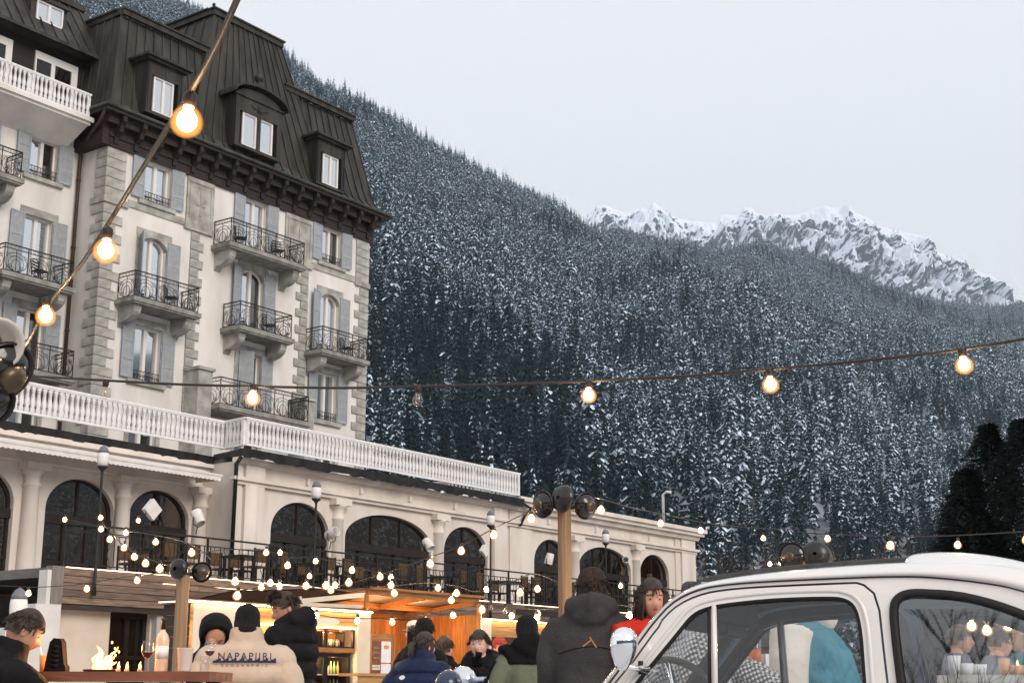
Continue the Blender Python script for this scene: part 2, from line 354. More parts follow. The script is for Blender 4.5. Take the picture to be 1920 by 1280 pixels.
def crown_mesh(seed, H=18.0, rad=2.6, levels=17, nb=9, snowy=True, clump=.8, name='crown', base=.1):
    rs = random.Random(seed); mb = MB()
    for k in range(levels):
        f = k / (levels - 1); z = H * (base + (1 - base) * f ** .9); L = rad * (1 - f) ** .8 * rs.uniform(.75, 1.2) + .18
        nn = max(3, int(nb * (1 - f * .5)))
        a0 = rs.uniform(0, 6.28)
        for i in range(nn):
            a = a0 + 2 * pi * i / nn + rs.uniform(-.35, .35); l = L * rs.uniform(.6, 1.25)
            dr = rs.uniform(.35, .7); wd_ = l * rs.uniform(.20, .34) * clump + .08
            ca, sa = cos(a), sin(a)
            def P(r_, s_, dz): return (ca * r_ - sa * s_, sa * r_ + ca * s_, z + dz)
            mb.m = 1 if (snowy and rs.random() < .20) else 0
            zr = l * .12
            pts = [P(0, 0, zr), P(l * .5, -wd_, -l * dr * .35 - .1), P(l * .55, 0, -l * dr * .12 + .12), P(l * .5, wd_, -l * dr * .35 - .1), P(l, 0, -l * dr), P(l * .82, -wd_ * .55, -l * dr * .9 - .2), P(l * .82, wd_ * .55, -l * dr * .9 - .2)]
            mb.add(pts, [(0, 1, 2), (0, 2, 3), (1, 5, 2), (2, 5, 4), (2, 4, 6), (2, 6, 3)])
            if snowy:
                mb.m = 1
                for j in range(2):
                    r0 = l * rs.uniform(.2, .7); r1 = min(l * 1.05, r0 + l * rs.uniform(.25, .5)); s0 = rs.uniform(-.6, .6) * wd_; ws = wd_ * rs.uniform(.35, .8)
                    def zz(r_): return -dr * r_ * (r_ / l) * .95 + .22
                    mb.add([P(r0, s0 - ws, zz(r0) - .05), P(r1, s0 - ws * .25, zz(r1)), P(r1, s0 + ws * .25, zz(r1)), P(r0, s0 + ws, zz(r0) - .05)], [(0, 1, 2, 3)])
    mb.m = 0; mb.lathe([(.10, H * .93), (.02, H * 1.03)], n=4, cap=False)
    return mb.mesh(name, [needle, nsnow])
trunk_mb = MB(); trunk_mb.lathe([(.28, -1), (.2, 6), (.06, 17)], n=6)
trunk_me = trunk_mb.mesh('trunk', bark)
crowns = [crown_mesh(i + 1, 17 + 1.2 * i, 1.95 + .2 * i) for i in range(6)]
PXT = lambda p: (960 + F * p.x / p.y * 1.0, 0)
def make_pine(loc, v, rz, s, px=1000):
    e = bpy.data.objects.new('pine_tree', None); col.objects.link(e); e.location = loc; e.rotation_euler = (0, 0, rz); e.scale = (s,) * 3
    tag(e, 'snowy pine at the slope foot, ' + ('above the roof balustrade of the white wing' if px < 1000 else 'between the tall timber post and the wing end' if px < 1300 else 'behind the lights left of the far timber post' if px < 1520 else 'behind the lights above the car roof'), 'pine tree', 'pines at the foot of the forested slope')
    link('trunk', trunk_me, e); c = link('crown', crowns[v], e); return c
rs = random.Random(11); protos = []
npine = 0
cand = []
while len(cand) < 285:
    x = rs.uniform(690, 1930); t = rs.uniform(0.0, .10 if x > 1000 else .16)
    cand.append((x, t))
for x, t in cand:
    c = make_pine(slope_pt(x, t), rs.randrange(6), rs.uniform(0, 6.28), rs.uniform(.8, 1.25), x); protos.append(c)
byv = {}
for c in protos: byv.setdefault(crowns.index(c.data), c)
pts = {v: [] for v in range(6)}
cnt = 0
while cnt < 42000:
    x = rs.uniform(-150, 2080); t = rs.random() ** .75
    D = D0(x) + (D1(x) - D0(x)) * t
    if rs.random() > (D / D1(x)): continue
    if x < 640 and t < .55: continue          # hidden behind the hotel
    if t < .1 and 690 < x < 1930 and rs.random() < .6: continue
    p = slope_pt(x, t)
    # clearings and couloirs
    cl = noise.noise(Vector((p.x / 55, p.y / 220, 2.2)))
    if cl > .44 and rs.random() < .85: continue
    s = (rs.uniform(.65, 1.25) + .6 * rs.random() ** 6) * (1.22 - .28 * t)
    pts[rs.randrange(6)].append((p, s)); cnt += 1
# stunted trees on the rocks under the summits
for i in range(700):
    x = rs.uniform(1080, 1880); t = rs.uniform(.35, .97) ** .8
    p = rock_pt(x, t)
    if noise.noise(Vector((p.x / 150, t * 5, 9))) < .08: continue
    pts[rs.randrange(6)].append((p, rs.uniform(.5, .9)))
for v in range(6):
    me = bpy.data.meshes.new('forest'); me.from_pydata([tuple(p) for p, s in pts[v]], [], [])
    a = me.attributes.new('s', 'FLOAT', 'POINT'); a.data.foreach_set('value', [s for p, s in pts[v]])
    a = me.attributes.new('rz', 'FLOAT', 'POINT'); a.data.foreach_set('value', [rs.uniform(0, 6.28) for _ in pts[v]])
    o = link('forest', me); tag(o, 'dense snow dusted conifer forest covering the mountainside', 'forest', kind='stuff')
    ng = bpy.data.node_groups.new('forest_scatter', 'GeometryNodeTree')
    ng.interface.new_socket('Geometry', in_out='INPUT', socket_type='NodeSocketGeometry')
    ng.interface.new_socket('Geometry', in_out='OUTPUT', socket_type='NodeSocketGeometry')
    gi = ng.nodes.new('NodeGroupInput'); go = ng.nodes.new('NodeGroupOutput')
    ip = ng.nodes.new('GeometryNodeInstanceOnPoints'); ob = ng.nodes.new('GeometryNodeObjectInfo'); ob.inputs['Object'].default_value = byv[v]
    ob.inputs['As Instance'].default_value = True
    na = ng.nodes.new('GeometryNodeInputNamedAttribute'); na.data_type = 'FLOAT'; na.inputs[0].default_value = 's'
    nr = ng.nodes.new('GeometryNodeInputNamedAttribute'); nr.data_type = 'FLOAT'; nr.inputs[0].default_value = 'rz'
    cx = ng.nodes.new('ShaderNodeCombineXYZ'); ng.links.new(nr.outputs[0], cx.inputs[2])
    m2p = ng.nodes.new('GeometryNodeMeshToPoints')
    ng.links.new(gi.outputs[0], m2p.inputs[0]); ng.links.new(m2p.outputs[0], ip.inputs['Points']); ng.links.new(ob.outputs['Geometry'], ip.inputs['Instance'])
    ng.links.new(cx.outputs[0], ip.inputs['Rotation']); ng.links.new(na.outputs[0], ip.inputs['Scale']); ng.links.new(ip.outputs[0], go.inputs[0])
    md = o.modifiers.new('scatter', 'NODES'); md.node_group = ng

# dark garden conifers at the right edge
def dense_crown(seed, H, rad, nleaf):
    rs = random.Random(seed); mb = MB()
    for k in range(nleaf):
        f = rs.random() ** 1.3; z = H * (.06 + .94 * f); a = rs.uniform(0, 6.28); R_ = rad * (1 - f) ** .92 * (.70 + .85 * noise.noise(Vector((cos(a) * 1.4, sin(a) * 1.4, z * .9 + seed * 7))) + .5 * rs.random() ** 3) + .12
        r_ = R_ * sqrt(rs.uniform(.25, 1.15)); c = Vector((r_ * cos(a), r_ * sin(a), z - r_ * .25))
        l = rs.uniform(.2, .6) * (1.2 - f * .5); d = Vector((cos(a), sin(a), rs.uniform(-.5, .3))).normalized(); s_ = d.cross(Vector((0, 0, 1))) * rs.uniform(.04, .11)
        mb.add([c - s_, c + s_, c + d * l + s_ * .3, c + d * l - s_ * .3 - Vector((0, 0, .05))], [(0, 1, 2, 3)])
    return mb
labs = ['tall dark snowless conifer reaching the right edge of the photo', 'dark snowless conifer with the pointed top left of the tallest one', 'low dark conifer in front of the two tall dark ones']
for i, (px, py, D, rad) in enumerate([(1915, 785, 70, 6.6), (1850, 795, 74, 5.4), (1808, 880, 66, 4.4)]):
    p = at(px, py, D); t = Thing('pine_tree', labs[i], 'pine tree', (p.x, D, 0), i * 1.3, 'dark garden conifers at the right edge')
    t.part('crown', dense_crown(i, p.z, rad, 16000), needleG); q = MB(); q.lathe([(.3, 0), (.2, p.z * .6), (.05, p.z)], n=8); t.part('trunk', q, bark)
# bare broadleaf trees by the end of the wing
def bare_tree(H, seed, spread=.35, r0=.09, depth=5):
    rs = random.Random(seed); mb = MB()
    def br(p, d, l, r, k):
        q = p + d * l; mid = p + d * l * .5 + Vector((rs.uniform(-1, 1), rs.uniform(-1, 1), 0)) * l * .05
        mb.tube([p, mid, q], r, 4, r * .62)
        if k == 0: return
        for _ in range(3 if k > 1 else 2):
            nd = (d + Vector((rs.uniform(-1, 1), rs.uniform(-1, 1), rs.uniform(-.2, .5))) * spread * 1.6).normalized()
            br(p + d * l * rs.uniform(.55, 1), nd, l * rs.uniform(.6, .8), r * .6, k - 1)
    br(Vector((0, 0, 0)), Vector((0, 0, 1)), H * .33, r0, depth); return mb
twig = mat('bare_twigs', (.07, .05, .04), (.12, .09, .07), 8, .9)
for i, (px, py, D, l) in enumerate([(1330, 965, 95, 'bare brown tree just right of the white wing end'), (1372, 975, 102, 'bare brown tree second from the white wing end'), (1408, 950, 110, 'tallest bare brown tree beyond the wing'),
                                    (1600, 930, 120, 'bare brown tree behind the lights above the car roof'), (1655, 945, 115, 'small bare brown tree left of the dark conifers')]):
    p = at(px, py, D); t = Thing('bare_tree', l, 'bare tree', (p.x, D, 0), i, 'bare trees beyond the wing')
    t.part('branches', bare_tree(p.z, 40 + i), twig)
# ================================================================== hotel (frame: u along the front, w into the hill, z up)
def wall_grid(mb, u0, u1, z0, z1, w, holes, depth=.25):
    us = sorted({u0, u1, *[h[0] for h in holes], *[h[1] for h in holes]}); zs = sorted({z0, z1, *[h[2] for h in holes], *[h[3] for h in holes]})
    for a, b_ in zip(us, us[1:]):
        for c, d in zip(zs, zs[1:]):
            mu, mz = (a + b_) / 2, (c + d) / 2
            if any(h[0] < mu < h[1] and h[2] < mz < h[3] for h in holes): continue
            mb.quad((a, w, c), (b_, w, c), (b_, w, d), (a, w, d))
    for a, b_, c, d in holes:
        mb.quad((a, w, c), (a, w, d), (a, w + depth, d), (a, w + depth, c)); mb.quad((b_, w, c), (b_, w + depth, c), (b_, w + depth, d), (b_, w, d))
        mb.quad((a, w, d), (b_, w, d), (b_, w + depth, d), (a, w + depth, d)); mb.quad((a, w, c), (a, w + depth, c), (b_, w + depth, c), (b_, w, c))
    return mb
def arc_fill(mb, u0, u1, zs, za, w0, w1, n=10):
    c = (u0 + u1) / 2; a = (u1 - u0) / 2
    for sgn in (-1, 1):
        poly = [(c + sgn * a, za)] + [(c + sgn * a * sin(pi / 2 * i / n), zs + (za - zs) * cos(pi / 2 * i / n)) for i in range(n, -1, -1)]
        mb.prism(poly, 'y', w0, w1)
def arc_frame(mb, u0, u1, zb, zs, za, w0, w1, t, n=10):
    # stone or timber ring that follows jambs and arch, t thick to the inside
    c = (u0 + u1) / 2
    def line(k): return [(c - (u1 - u0 - 2 * k) / 2, zb)] + [(c + (u1 - u0 - 2 * k) / 2 * math.sin(pi * (i / n - .5)), zs + (za - zs - k) * cos(pi * (i / n - .5))) for i in range(n + 1)] + [(c + (u1 - u0 - 2 * k) / 2, zb)]
    o, i_ = line(0), line(t)
    for k in range(len(o) - 1):
        mb.prism([o[k], o[k + 1], i_[k + 1], i_[k]], 'y', w0, w1)
HB = (29.95, 39, 0)
hotel = Thing('hotel', 'tall cream hotel with dark mansard roof, grey stone corners and blue shutters', 'hotel', HB, hotel=True)
COLS = [(31.62, 32.82), (36.55, 37.72), (40.9, 42.05)]
holesT = []
wins = []   # (u0,u1,z0,z1,arched)
for ci, (a, b_) in enumerate(COLS):
    z4 = 17.2 if ci == 1 else 18.02
    for z0, z1, ar in ((z4, 19.55, 0), (14.15, 16.72, 1), (11.0 if ci == 1 else 11.45, 13.42, 0), (8.0, 10.2, 0)):
        wins.append((a, b_, z0, z1, ar, 39.0)); holesT.append((a, b_, z0, z1))
wm = MB(); wall_grid(wm, 29.95, 43.77, 0, 20.9, 39.0, holesT)
wm.quad((29.95, 39, 0), (29.95, 39, 20.9), (29.95, 52, 20.9), (29.95, 52, 0)); wm.quad((43.77, 39, 0), (43.77, 52, 0), (43.77, 52, 20.9), (43.77, 39, 20.9))
WC = [28.42, 25.45, 22.5, 19.55, 16.6]
holesL = []
for i, c in enumerate(WC):
    a, b_ = c - .56, c + .56
    for z0, z1, ar in ((17.55 if i % 2 else 18.2, 19.65, 0), (14.3, 16.78, 0), (11.2, 13.5, 0), (8.0, 10.2, 0)):
        wins.append((a, b_, z0, z1, ar, 40.5)); holesL.append((a, b_, z0, z1))
wall_grid(wm, 14, 29.95, 0, 20.25, 40.5, holesL)
wm.quad((14, 40.5, 0), (14, 40.5, 24), (14, 52, 24), (14, 52, 0))
hotel.part('wall', wm, plaster)
# windows with frames, panes and stone surrounds
def window(t, a, b_, z0, z1, ar, w, rail=None, lit=False):
    fm = MB(); W = w + .16; k = .07; c = (a + b_) / 2; zs = z1 - .38
    if ar:
        arc_frame(fm, a, b_, z0, zs, z1, W, W + .07, k); fm.box((a, W, z0), (b_, W + .07, z0 + .1))

    else:
        fm.box((a, W, z0), (a + k, W + .07, z1)); fm.box((b_ - k, W, z0), (b_, W + .07, z1)); fm.box((a + k, W, z1 - k), (b_ - k, W + .07, z1)); fm.box((a + k, W, z0), (b_ - k, W + .07, z0 + .09))
    fm.box((c - .065, W - .02, z0 + .09), (c + .065, W + .06, z1 - k))
    fo = t.part('window', fm, winframe)
    for s_, (p0, p1) in enumerate(((a + k, c - .065), (c + .065, b_ - k))):
        pm = MB(); pm.quad((p0, W + .05, z0 + .09), (p1, W + .05, z0 + .09), (p1, W + .05, z1 - k), (p0, W + .05, z1 - k))
        o = t.part('pane', pm, paneU if s_ == 0 else (paneU if random.random() < .35 else paneR), fo)
    cm = MB(); cm.box((b_ - k - .3, W + .14, z0), (b_ - k + .1, W + .15, z1)); 
    su = MB(); q = .2
    su.box((a - q, w - .045, z1 + (0 if not ar else .0)), (b_ + q, w + .02, z1 + .26)); su.box((a - q + .02, w - .035, z0), (a, w + .02, z1)); su.box((b_, w - .035, z0), (b_ + q - .02, w + .02, z1))
    if ar: arc_fill(su, a, b_, zs, z1 + .004, w - .04, w + .15)
    su.box((a - q - .05, w - .12, z0 - .16), (b_ + q + .05, w + .02, z0 - .003))
    t.part('stone_surround', su, stone)
    if rail:
        rm_ = MB()
        for zz in (z0 + .04, z0 + .17, z0 + .34): rm_.box((a, w - .03, zz), (b_, w - .01, zz + .022))
        for i in range(9): rm_.box((a + (b_ - a) * (i + .5) / 9, w - .028, z0 + .04), (a + (b_ - a) * (i + .5) / 9 + .014, w - .012, z0 + .34))
        for i in range(3):
            cc = a + (b_ - a) * (i + .5) / 3; rm_.tube([(cc + .09 * cos(q_), w - .02, z0 + .19 + .09 * sin(q_)) for q_ in [2 * pi * j / 8 for j in range(9)]], .009, 3)
        t.part('window_rail', rm_, iron)
shm = {}
def shutter_me(h, w_=.56):
    k = round(h, 2)
    if k in shm: return shm[k]
    m_ = MB(); m_.m = 0; f = .055
    m_.box((0, -.02, 0), (f, .02, h)); m_.box((w_ - f, -.02, 0), (w_, .02, h))
    nb = 3; zz = [0] + [h * (i / nb) for i in range(1, nb)] + [h]
    for i, z in enumerate(zz):
        z = min(max(z - f / 2, 0), h - f); m_.box((f, -.02, z), (w_ - f, .02, z + f))
    m_.m = 1; m_.box((f, -.006, f), (w_ - f, .006, h - f))
    nl = int((h - .1) / .075)
    for i in range(nl):
        z = f + (h - 2 * f) * i / nl; m_.quad((f, -.017, z), (w_ - f, -.017, z), (w_ - f, -.004, z + .055), (f, -.004, z + .055))
    shm[k] = m_.mesh('shutter', [shut, shutL]); return shm[k]
for (a, b_, z0, z1, ar, w) in wins:
    door = (z1 - z0) > 2.1 and z0 > 10.5
    window(hotel, a, b_, z0, z1, ar, w, rail=(not door and z0 > 10))
    h = z1 - z0 - .02
    if z0 < 10: continue
    zb = z0 + .03
    half = (a > 36 and a < 37 and z0 < 12)
    ang = random.uniform(.04, .14)
    if w == 39 and ar and a < 33: hotel.inst('shutter', shutter_me(h), (a - .02, w - .04, zb), (0, 0, pi + radians(62)))
    elif half: hotel.inst('shutter', shutter_me(h), (a + .03, w - .05, zb), (0, 0, -radians(38)))
    else: hotel.inst('shutter', shutter_me(h), (a - .03, w - .055, zb), (0, 0, pi + ang + (radians(14) if ar else 0)))
    hotel.inst('shutter', shutter_me(h), (b_ + .03, w - .055, zb), (0, 0, -random.uniform(.03, .1)))
# quoins
qm = {}
def quoin(t, u0, w0, z0, du, dw, dz):
    k = (round(du, 2), round(dw, 2), round(dz, 2))
    if k not in qm:
        b_ = bmesh.new(); bmesh.ops.create_cube(b_, size=1)
        bmesh.ops.scale(b_, vec=(du, dw, dz), verts=b_.verts); bmesh.ops.translate(b_, vec=(du / 2, dw / 2, dz / 2), verts=b_.verts)
        bmesh.ops.bevel(b_, geom=b_.edges[:], offset=.014, segments=1, affect='EDGES'); me = bpy.data.meshes.new('quoin_stone'); b_.to_mesh(me); b_.free(); me.materials.append(stone); qm[k] = me
    t.inst('quoin_stone', qm[k], (u0 + random.uniform(-.006, .006), w0 + random.uniform(-.008, .004), z0))
zq = []; z = 7.6
while z < 17.2: zq.append(z); z += .34
for i, z in enumerate(zq):
    L = i % 2
    quoin(hotel, 29.90, 38.95, z, .86 if L else .56, .42 if L else .7, .325)
    quoin(hotel, 43.27 if not L else 42.97, 38.95, z, .55 if not L else .85, .5, .325)
    if z > 8.2:
        quoin(hotel, 33.92, 38.94, z, .62 if L else .42, .2, .325)
        quoin(hotel, 39.75 if not L else 39.5, 38.94, z, .42 if not L else .67, .2, .325)
z = 17.72
while z < 19.3:
    quoin(hotel, 29.90, 38.95, z, .86, .62, .35); quoin(hotel, 42.99, 38.95, z, .83, .5, .35)
    z += .362
for (a, b_) in ((29.86, 30.95), (33.55, 34.95), (39.3, 40.35), (42.95, 43.85)):
    q = MB(); q.box((a, 38.90, 17.5), (b_, 39.02 if a > 30 else 39.7, 17.72)); hotel.part('belt_course', q, stone)
for (a, b_) in ((30.95, 33.55), (40.35, 42.95)): q = MB(); q.box((a, 38.955, 17.6), (b_, 39.01, 17.86)); hotel.part('belt_course', q, stone)
for (a, b_) in ((33.6, 34.92), (38.75, 40.3)):
    p = MB(); p.box((a, 38.93, 17.722), (b_, 39.01, 19.55)); p.box((a + .1, 38.90, 19.35), (b_ - .1, 38.935, 19.42)); 
    p.box((a + .12, 38.90, 17.95), (a + .17, 38.935, 19.3)); p.box((b_ - .17, 38.90, 17.95), (b_ - .12, 38.935, 19.3)); p.box((a + .45, 38.9, 18.5), (b_ - .45, 38.935, 18.56)); p.box(((a + b_) / 2 - .03, 38.9, 18.1), ((a + b_) / 2 + .03, 38.936, 19.1))
    hotel.part('carved_stone_panel', p, stone)
# balconies
ironm = {}
def rail_mesh(L, H=.93, seed=0):
    k = (round(L, 2), round(H, 2))
    if k in ironm: return ironm[k]
    m_ = MB(); rr = .011
    for z in (.05, H - .13, H): m_.box((0, -.013, z - .012), (L, .013, z + .012))
    m_.box((-.015, -.02, H), (L + .015, .02, H + .025))
    nmod = max(1, round(L / .85)); ml = L / nmod
    for i in range(nmod + 1): m_.box((i * ml - .012, -.012, 0), (i * ml + .012, .012, H))
    for i in range(nmod):
        x0 = i * ml; c = x0 + ml / 2
        for s in (-1, 1):
            # nested bent bars and scrolls
            for j, (wd_, hh) in enumerate(((.46, .72), (.32, .6), (.18, .46))):
                m_.tube([(c + s * ml * wd_ * sin(q), 0, .06 + hh * H * .86 * (1 - cos(q)) / 2 * 1.1) for q in [pi * t / 9 for t in range(10)]], rr, 3)
            sp = [(c + s * (ml * .34 + .1 * (1 - t / 12) * cos(t * .85)), 0, H * .6 + .1 * (1 - t / 12) * sin(t * .85)) for t in range(11)]; m_.tube(sp, rr * .85, 3)
            sp = [(c + s * (ml * .28 + .09 * (1 - t / 12) * cos(t * .85 + 2)), 0, H * .22 + .09 * (1 - t / 12) * sin(t * .85 + 2)) for t in range(11)]; m_.tube(sp, rr * .85, 3)
        m_.box((c - .008, -.008, .05), (c + .008, .008, H - .13))
        for t in range(6): m_.tube([(x0 + ml * (t + .5) / 6 + .04 * cos(q), 0, H - .065 + .04 * sin(q)) for q in [2 * pi * j / 6 for j in range(7)]], .006, 3)
    ironm[k] = m_.mesh('railing', iron); return ironm[k]
def balcony(t, u0, u1, wf, ww, z, corb=True, H=.93, plinth=False):
    s = MB(); s.box((u0 - .1, wf - .1, z - .16), (u1 + .1, ww, z)); s.box((u0 - .05, wf - .05, z - .22), (u1 + .05, ww, z - .163))
    b_ = t.part('balcony', s, stoneD)
    if corb:
        for u in (u0 + .1, u1 - .42):
            c = MB(); D = ww - wf
            pr = [(ww, z - .22), (wf + .12, z - .22), (wf + .1, z - .34)] + [(wf + .12 + (D - .2) * (1 - cos(q)) * .95, z - .36 - .42 * sin(q)) for q in [pi / 2 * i / 6 for i in range(7)]] + [(ww, z - .95)]
            c.prism(pr, 'x', u, u + .32); t.part('corbel', c, stone, b_)
    t.inst('railing', rail_mesh(u1 - u0, H), (u0, wf, z), parent=b_)
    for u in (u0, u1): t.inst('railing', rail_mesh(ww - wf - .05, H), (u, wf, z), (0, 0, pi / 2), parent=b_)
balcony(hotel, 30.75, 33.62, 38.05, 39, 14.1)
balcony(hotel, 35.02, 38.92, 38.05, 39, 17.17)
balcony(hotel, 35.68, 38.38, 38.05, 39, 14.1)
balcony(hotel, 40.12, 42.78, 38.05, 39, 14.05)
balcony(hotel, 34.75, 39.3, 37.9, 39, 10.95, corb=False, H=1.0)
pd = MB(); pd.box((33.95, 38.2, 10.2), (34.62, 38.96, 12.15)); pd.box((33.9, 38.12, 12.152), (34.68, 38.97, 12.26)); pd.box((33.9, 38.12, 9.0), (34.7, 38.97, 10.2)); hotel.part('stone_pedestal', pd, stone)
pd = MB(); pd.box((39.42, 38.2, 10.2), (39.95, 38.96, 11.9)); pd.box((39.38, 38.12, 11.902), (40.0, 38.97, 12.0)); pd.box((39.4, 38.12, 9.0), (40.0, 38.97, 10.2)); hotel.part('stone_pedestal', pd, stone)
for (a, b_, z, wf) in ((26.4, 29.1, 14.2, 39.3), (26.6, 29.45, 11.15, 39.4), (23.9, 26.95, 17.55, 39.6), (23.4, 25.9, 14.2, 39.3), (23.4, 26, 11.15, 39.4), (18, 20.7, 17.55, 39.6), (18.3, 21, 14.2, 39.3)):
    balcony(hotel, a, b_, wf, 40.5, z)
# soffit, frieze and brackets under the mansard
so_ = MB(); so_.box((29.88, 38.9, 19.56), (43.84, 38.995, 20.3)); so_.box((29.3, 38.36, 20.62), (44.42, 51, 20.74)); so_.box((29.6, 38.62, 20.3), (44.1, 39.2, 20.62)); so_.box((29.6, 38.9, 19.56), (29.93, 45, 20.6)); so_.box((43.8, 39.0, 19.56), (44.1, 45, 20.6))
so_.box((29.86, 38.85, 19.9), (43.9, 38.897, 20.0))
hotel.part('eaves', so_, darkwood)
bk = MB(); bk.prism([(39.0, 19.62), (38.86, 19.66), (38.82, 19.9), (38.6, 20.05), (38.55, 20.25), (38.42, 20.4), (38.42, 20.6), (39.0, 20.6)], 'x', -.09, .09); bkm = bk.mesh('eaves_bracket', darkwood, (0, 38.95, 19.56))
for i in range(16): hotel.inst('eaves_bracket', bkm, (30.15 + i * .895, 38.93, 19.575))
for i in range(4): hotel.inst('eaves_bracket', bkm, (29.92, 39.4 + i * .9, 19.575), (0, 0, -pi / 2))
# mansard
ro = MB(); ro.box((30.6, 39.7, 20.8), (43.1, 50, 24.9)); ro.box((35.4, 40.1, 24.9), (38.8, 47, 26.9)); 
for (a, b_, w, z) in ((30.55, 34.9, 39.42, 25.02), (38.9, 43.15, 39.42, 25.02)):
    ro.box((a, w, z), (b_, w + .16, z + .2)); ro.box((a - .03, w - .06, z + .2), (b_ + .03, w + .3, z + .27))
ro.box((30.5, 39.58, 25.02), (30.66, 50, 25.22)); ro.box((30.44, 39.75, 25.222), (30.8, 50, 25.29)); ro.box((43.0, 39.58, 25.02), (43.16, 50, 25.22))
ro.box((35.12, 39.72, 26.98), (38.98, 39.9, 27.2)); ro.box((35.06, 39.66, 27.2), (39.04, 40.0, 27.27)); ro.box((35.08, 39.9, 26.98), (35.26, 46, 27.2)); ro.box((38.8, 39.9, 26.98), (38.96, 46, 27.2)); ro.box((35.0, 40.0, 27.2), (35.3, 46, 27.26))
ro.ball((35.1, 39.75, 27.34), .08, 6); 
roof = hotel.part('roof', ro, roofm)
PROF = [(.67, 20.76), (.40, 20.93), (.17, 21.22), (.03, 21.7), (-.62, 25.03)]
PROFB = [(.67, 20.765), (.44, 20.95), (.24, 21.3), (.12, 21.8), (-.82, 26.98)]
def panels(t, Lp, Rp, n, mat_, parent, flare_mat=None):
    for i in range(n):
        f0, f1 = i / n, (i + 1) / n
        a = [p.lerp(q, f0) for p, q in zip(Lp, Rp)]; b_ = [p.lerp(q, f1) for p, q in zip(Lp, Rp)]
        pm = MB()
        for k in range(len(a) - 1):
            nrm = (b_[k] - a[k]).cross(a[k + 1] - a[k]).normalized(); pm.m = 1 if k < 2 else 0
            wob = nrm * random.uniform(-.004, .006)
            pm.quad(a[k] + wob, b_[k], b_[k + 1], a[k + 1] + wob)
            e = (b_[k] - a[k]).normalized() * .028; pm.m = 0
            pm.quad(a[k] + nrm * .045 - e, a[k] + nrm * .045 + e, a[k + 1] + nrm * .045 + e, a[k + 1] + nrm * .045 - e)
            pm.quad(a[k] + nrm * .045 + e, a[k] + e, a[k + 1] + e, a[k + 1] + nrm * .045 + e); pm.quad(a[k] - e, a[k] + nrm * .045 - e, a[k + 1] + nrm * .045 - e, a[k + 1] - e)
        t.part('roof_panel', pm, [mat_, flare_mat or mat_], parent)
def V(u, w, z): return Vector((u, w, z))
panels(hotel, [V(29.95 - o, 39 - o, z) for o, z in PROF], [V(34.9, 39 - o, z) for o, z in PROF], 11, roofm, roof, roofg)
panels(hotel, [V(39.2, 39 - o, z) for o, z in PROF], [V(43.77 + o, 39 - o, z) for o, z in PROF], 10, roofm, roof, roofg)
panels(hotel, [V(29.95 - o, 50, z) for o, z in PROF], [V(29.95 - o, 39 - o, z) for o, z in PROF], 24, roofm, roof, roofg)
panels(hotel, [V(43.77 + o, 39 - o, z) for o, z in PROF], [V(43.77 + o, 50, z) for o, z in PROF], 20, roofm, roof, roofg)
bl = [33.35, 33.4, 33.45, 33.6, 35.2]; br_ = [40.85, 40.8, 40.75, 40.6, 38.93]
panels(hotel, [V(u, 39 - o, z) for u, (o, z) in zip(bl, PROFB)], [V(u, 39 - o, z) for u, (o, z) in zip(br_, PROFB)], 14, roofm, roof, roofg)
panels(hotel, [V(33.6, 47, 21.8), V(35.2, 46, 26.98)], [V(33.6, 38.88, 21.8), V(35.2, 39.82, 26.98)], 12, roofm, roof)
panels(hotel, [V(40.6, 38.88, 21.8), V(38.93, 39.82, 26.98)], [V(40.6, 47, 21.8), V(38.93, 46, 26.98)], 12, roofm, roof)
# gutter edge
gm = MB(); gm.tube([(29.27, 50, 20.8), (29.27, 38.32, 20.8), (44.45, 38.32, 20.8), (44.45, 50, 20.8)], .075, 6); hotel.part('gutter', gm, roofg)
